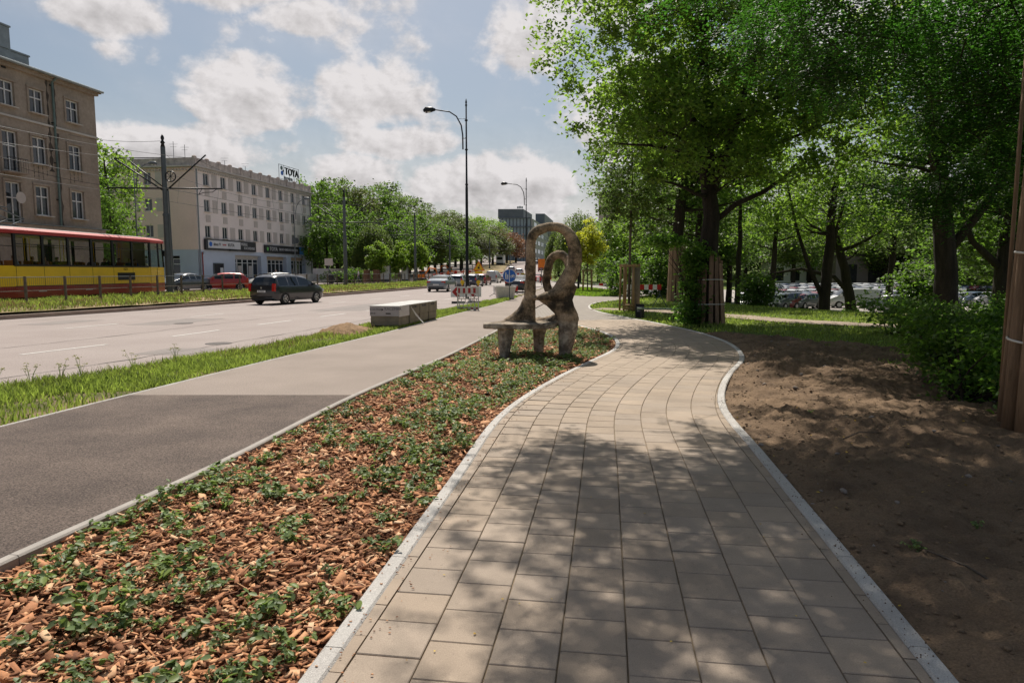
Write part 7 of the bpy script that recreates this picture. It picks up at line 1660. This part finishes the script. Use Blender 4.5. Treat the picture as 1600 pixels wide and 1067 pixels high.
def warn():
    Y = 100; x = AX(748, Y); z = gz(x, Y); r = thing('roadworks_sign', 'yellow triangular roadworks warning sign above a yellow plate', 'road sign', (x, Y, z)); q = MB(); q.tube([(0, .05, 0), (0, .05, 2.6)], .04, 6); q.build('post', m_steel, r)
    q = MB(); q.add([(-.85, 0, 1.9), (.85, 0, 1.9), (0, 0, 3.3), (-.85, .04, 1.9), (.85, .04, 1.9), (0, .04, 3.3)], [(0, 1, 2), (5, 4, 3), (0, 3, 4, 1), (1, 4, 5, 2), (2, 5, 3, 0)]); q.build('rim', m_orange, r)
    q = MB(); q.add([(-.62, -.01, 2.02), (.62, -.01, 2.02), (0, -.01, 3.05)], [(0, 1, 2)]); q.build('face', m_yel, r); q = MB(); q.box((0, -.02, 2.3), (.3, .01, .3)); q.box((.1, -.02, 2.62), (.1, .01, .2), 0, None, 0, .5); q.build('symbol', m_blk, r); q = MB(); q.box((0, 0, 1.45), (1.1, .04, .7)); q.build('plate', m_yel, r)
warn()
# wrapped pallets of kerbstones on the verge
def pallets():
    m_film = M('plastic_film', (.40, .375, .385), .35, .12, 2.5, bump=.4, bscale=9, coat=.4, bdist=.03); m_stone = M('stacked_stone', (.235, .205, .155), .9, .18, 3, bump=.5, bscale=40, fine=.2, fscale=60); m_top = M('film_top', (.62, .61, .58), .35, .1, 4, bump=.6, bscale=6, bdist=.04)
    spots = [(-3.80, 21.25, .92, .95), (-3.62, 22.3, .92, .95), (-3.44, 23.3, .92, .95), (-3.26, 24.3, .92, .95)]
    labs = ['nearest pallet of white wrapped concrete kerbs with printed film', 'second wrapped pallet of concrete kerbs, with a loose flap of film', 'third wrapped pallet of concrete kerbs along the verge', 'farthest wrapped pallet of concrete kerbs in the row']
    for i, (x, y, w, l) in enumerate(spots):
        r = thing('wrapped_pallet', labs[i], 'pallet', (x, y, 0), R(-10), 'wrapped pallets of kerbs on the verge')
        q = MB()
        for k in range(3): q.box((-w / 2 + .08 + k * (w - .16) / 2, 0, .03), (.1, l - .04, .06))
        q.build('pallet_base', M('pallet_wood', (.10, .075, .055), .9, .2, 5), r)
        # stacked kerbs
        rows = 5
        for a in range(rows):
            q = MB(); q.box((rnd.uniform(-.008, .008), rnd.uniform(-.008, .008), .07 + (a + .5) * .115), (w - .02, l - .03, .112)); q.build('kerb_layer', m_stone, r)
        q = MB(); q.box((0, 0, .665), (w + .03, l + .02, .02)); q.build('film_top', m_top, r)
        q = MB()
        if i == 0: q.box((0, -l / 2 - .002, .51), (w + .02, .012, .30))
        q.box((w / 2 + .004, 0, .50), (.012, l + .02, .32))
        q.build('film_side', m_film if i == 0 else m_stone, r)
        if i == 0:
            for s, X, Z, sz in (('KACZMAR', .02, .58, .115), ('KOSTKA', -.45, .56, .095), ('BRUK', -.44, .44, .07)):
                o = link('lettering', text_mesh(s, sz, M('print_grey', (.08, .08, .10), .7, .1, 5), .002), r); o.rotation_euler = (R(90), 0, 0); o.location = (X - .02 if i == 0 else X, -l / 2 - .012, Z)
            q = MB(); q.tube([(-.07, -l / 2 - .010, .56), (-.07, -l / 2 - .014, .56)], .045, 3); q.box((.12, -l / 2 - .011, .44), (.16, .004, .035)); q.build('printed_mark', m_blk, r)
        else:
            for s, Z, sz in (('KACZMAR', .58, .09),):
                o = link('lettering', text_mesh(s, sz, M('print_grey', (.08, .08, .10), .7, .1, 5), .002), r); o.rotation_euler = (R(90), 0, R(90)); o.location = (w / 2 + .014, -l / 2 + .2, Z)
        if i == 1:
            q = MB(); q.add([(w / 2 + .012, -l / 2 + .0, .62), (w / 2 + .016, -l / 2 + .05, .60), (w / 2 + .24, .16, .06), (w / 2 + .30, -.02, .04), (w / 2 + .10, -.2, .3)], [(0, 4, 3, 2, 1)]); q.build('loose_film', m_top, r)
pallets()
# heap of earth beside them
def heap():
    V = []; F = []; n = 46
    for j in range(n + 1):
        for i in range(n + 1):
            u, v = i / n * 2 - 1, j / n * 2 - 1; x = u * .75; y = v * 1.2; r = math.sqrt(u * u + v * v); z = .30 * max(0, 1 - r) ** .8 * (1 + .3 * mnoise.noise((u * 2, v * 2, 1))) + .05 * mnoise.fractal((x * 5, y * 5, 0), .8, 2, 4) * (1 if r < 1 else .0) - .03
            V.append((-4.72 + x + .2 * y, 19.3 + y, z))
    for j in range(n):
        for i in range(n): a = j * (n + 1) + i; F.append((a, a + 1, a + n + 2, a + n + 1))
    link('earth_heap', np_mesh('earth_heap', V, F, M('heap_earth', (.27, .175, .10), 1, .3, 6, bump=1, bscale=40, fine=.3, fscale=50), True), kind='stuff', label='low heap of brown earth beside the nearest wrapped pallet', cat='earth')
heap()
# ---- A-board, fallen rail, posts
def aboard():
    r = thing('chalkboard_sign', 'small dark pavement board with chalk writing leaning on the lawn edge', 'pavement sign', (AX(1001, 25.6), 25.6, 0), R(-8))
    r.scale = (.8, .8, .8)
    for s, n_ in ((-1, 'front_board'), (1, 'back_board')): q = MB(); q.box((0, s * .12, .32), (.40, .03, .66), 0, None, s * .35); b = q.build(n_, m_dark, r)
    for k, s in enumerate(('MENU', 'DNIA')):
        o = link('chalk_writing', text_mesh(s, .11, m_plate, .002), r); o.rotation_euler = (R(70), 0, 0); o.location = (-.15, -.20 + .05 * k * -1, .48 - k * .16)
aboard()
def bench():
    r = thing('park_bench', 'low dark green bench on the lawn edge just right of the small board', 'bench', (5.35, 24.9, 0), R(-20)); m_gb = M('green_bench_wood', (.16, .22, .16), .6, .2, 5)
    for k in range(3): q = MB(); q.box((0, -.16 + k * .16, .36), (1.5, .12, .045)); q.build('seat_plank', m_gb, r)
    for s_ in (-.6, .6): q = MB(); q.box((s_, 0, .17), (.08, .42, .34)); q.build('leg', m_dark, r)
bench()
for i, px in enumerate((896, 904)):
    Y = 63 + i * 2; x = AX(px, Y); q = MB(); q.tube([(0, 0, 0), (0, 0, 1.85), (0, 0, 1.9)], [.11, .11, .02], 10); q.build('dark_post', m_black, None, loc=V2(x, Y), label='%s of two dark upright posts right of the sculpture knee' % ['left', 'right'][i], cat='post', group='dark posts by the footpath')
def kiosk():
    for i, (px, Y, w, lab) in enumerate(((602, 97, 1.5, 'left pale advertising box by the far tram stop'), (633, 99, 1.0, 'right pale advertising box by the far tram stop'))):
        x = AX(px, Y); r = thing('advert_box', lab, 'advertising box', (x, Y, .3), 0, 'advertising boxes by the tram stop'); q = MB(); q.box((0, 0, 1.2), (w, .5, 2.3)); q.build('case', m_steel, r); q = MB(); q.box((0, -.27, 1.3), (w - .2, .03, 1.9)); q.build('poster', m_whitep, r)
    for i, px in enumerate((573, 588)):
        Y = 94; x = AX(px, Y); q = MB(); q.tube([(0, 0, 0), (0, 0, 1.7)], [.5, .45], 10); q.build('brown_bin', M('brown_board', (.16, .09, .055), .9, .2, 3), None, loc=(x, Y, .3), label='%s brown boarded tree guard left of the advertising boxes' % ['left', 'right'][i], cat='tree guard', group='brown tree guards')
    x = AX(514, 84); r = thing('back_of_sign', 'square sign seen from behind on a post beside the pink house', 'road sign', (x, 84, .3)); q = MB(); q.tube([(0, 0, 0), (0, 0, 3.0)], .05, 8); q.build('post', m_steel, r); q = MB(); q.box((0, -.05, 2.6), (1.0, .04, .85)); q.build('plate', m_shut, r)
    x = AX(517, 80); r = thing('litter_bin', 'dark litter bin below the back of the square sign', 'litter bin', (x, 80, .3)); q = MB(); q.tube([(0, 0, 0), (0, 0, .9), (0, 0, 1.0)], [.30, .34, .30], 12); q.build('drum', m_dark, r); q = MB(); q.tube([(0, 0, 1.0), (0, 0, 1.06)], .2, 12); q.build('lid', m_black, r)
    def bike(x, y, rz, lab, group=None, z=.3):
        r = thing('bicycle', lab, 'bicycle', (x, y, z), rz, group)
        for cx in (-.5, .5):
            q = MB(); n = 20; q.tube([(cx + .33 * math.cos(2 * math.pi * k / n), 0, .34 + .33 * math.sin(2 * math.pi * k / n)) for k in range(n + 1)], .02, 5, cap=False); q.build('wheel', m_rubber, r)
        q = MB()
        for a, b in (((-.5, .34), (-.15, .85)), ((-.15, .85), (.35, .82)), ((-.05, .34), (.35, .82)), ((-.05, .34), (-.17, .95)), ((.5, .34), (.33, 1.0)), ((-.5, .34), (-.05, .34))): q.tube([(a[0], 0, a[1]), (b[0], 0, b[1])], .02, 6)
        q.build('frame', m_steel, r); q = MB(); q.box((-.18, 0, .97), (.24, .12, .05)); q.build('saddle', m_dark, r); q = MB(); q.tube([(.33, -.25, 1.02), (.33, .25, 1.02)], .015, 6); q.build('handlebar', m_dark, r)
    bike(AX(500, 82), 82, .1, 'bicycle standing in front of the low wall by the pink house'); return bike
bike = kiosk()
bike(AX(940, 112), 112, 1.9, 'bicycle pushed along the far footpath beyond the yellow tree', None, 0)
person('distant person in white on the far pavement before the grove', 'walk', (AX(560, 92), 92, .3), R(200), (.6, .6, .6), (.12, .12, .14)); person('distant person with a bicycle on the far footpath', 'walk', (AX(943, 112), 112, 0), R(260), (.4, .4, .36), (.05, .05, .06))
person('person in a white top standing before the second shopfront', 'stand', (AX(431, 90), 90, .3), R(250), (.55, .5, .48), (.03, .04, .06)); person('person in dark blue walking near the bicycle on the far footpath', 'walk', (AX(951, 108), 108, 0), R(90), (.08, .1, .16), (.04, .04, .05))
for i, (px, Y, c) in enumerate(((700, 118, (.7, .15, .03)), (712, 124, (.5, .03, .03)), (752, 122, (.65, .3, .03)), (724, 130, (.7, .12, .03)))): person('%s worker in an orange vest from the left among the roadworks' % nums[i], 'stand', (AX(px, Y), Y, gz(AX(px, Y), Y) + .2), R(250 + i * 40), c, (.05, .06, .1), group='road workers')
# orange beacon signs behind the loop
for i, (px, Y, z) in enumerate(((846, 88, 3.1),)):
    x = AX(px, Y); r = thing('orange_sign', 'orange sign plate seen between the two loops of the sculpture', 'road sign', (x, Y, 0)); q = MB(); q.tube([(0, 0, 0), (0, 0, z)], .05, 6); q.build('post', m_steel, r); q = MB(); q.box((0, -.05, z - .3), (.9, .04, 1.1)); q.build('plate', m_orange, r)
x = AX(817, 60); r = thing('warning_lamp', 'round yellow warning lamp just left of the sculpture stem', 'lamp', (x, 60, 0)); q = MB(); q.tube([(0, 0, 0), (0, 0, 1.0)], .03, 6); q.build('post', m_steel, r); q = MB(); q.tube([(0, -.05, 1.25), (0, .05, 1.25)], .34, 18); q.build('lens', m_yel, r)
# more red and white boards further up the works
for i, (px, Y) in enumerate(((765, 132), (776, 140), (786, 128), (797, 138), (808, 134), (843, 96), (850, 110), (858, 120))): barrier_stripe('%s of the far roadworks boards, counting from the silver van to the right' % nums[i], px, Y, 2.4, .7, .5, 6, legs=True, group='far roadworks boards')
def diggers2():
    pass
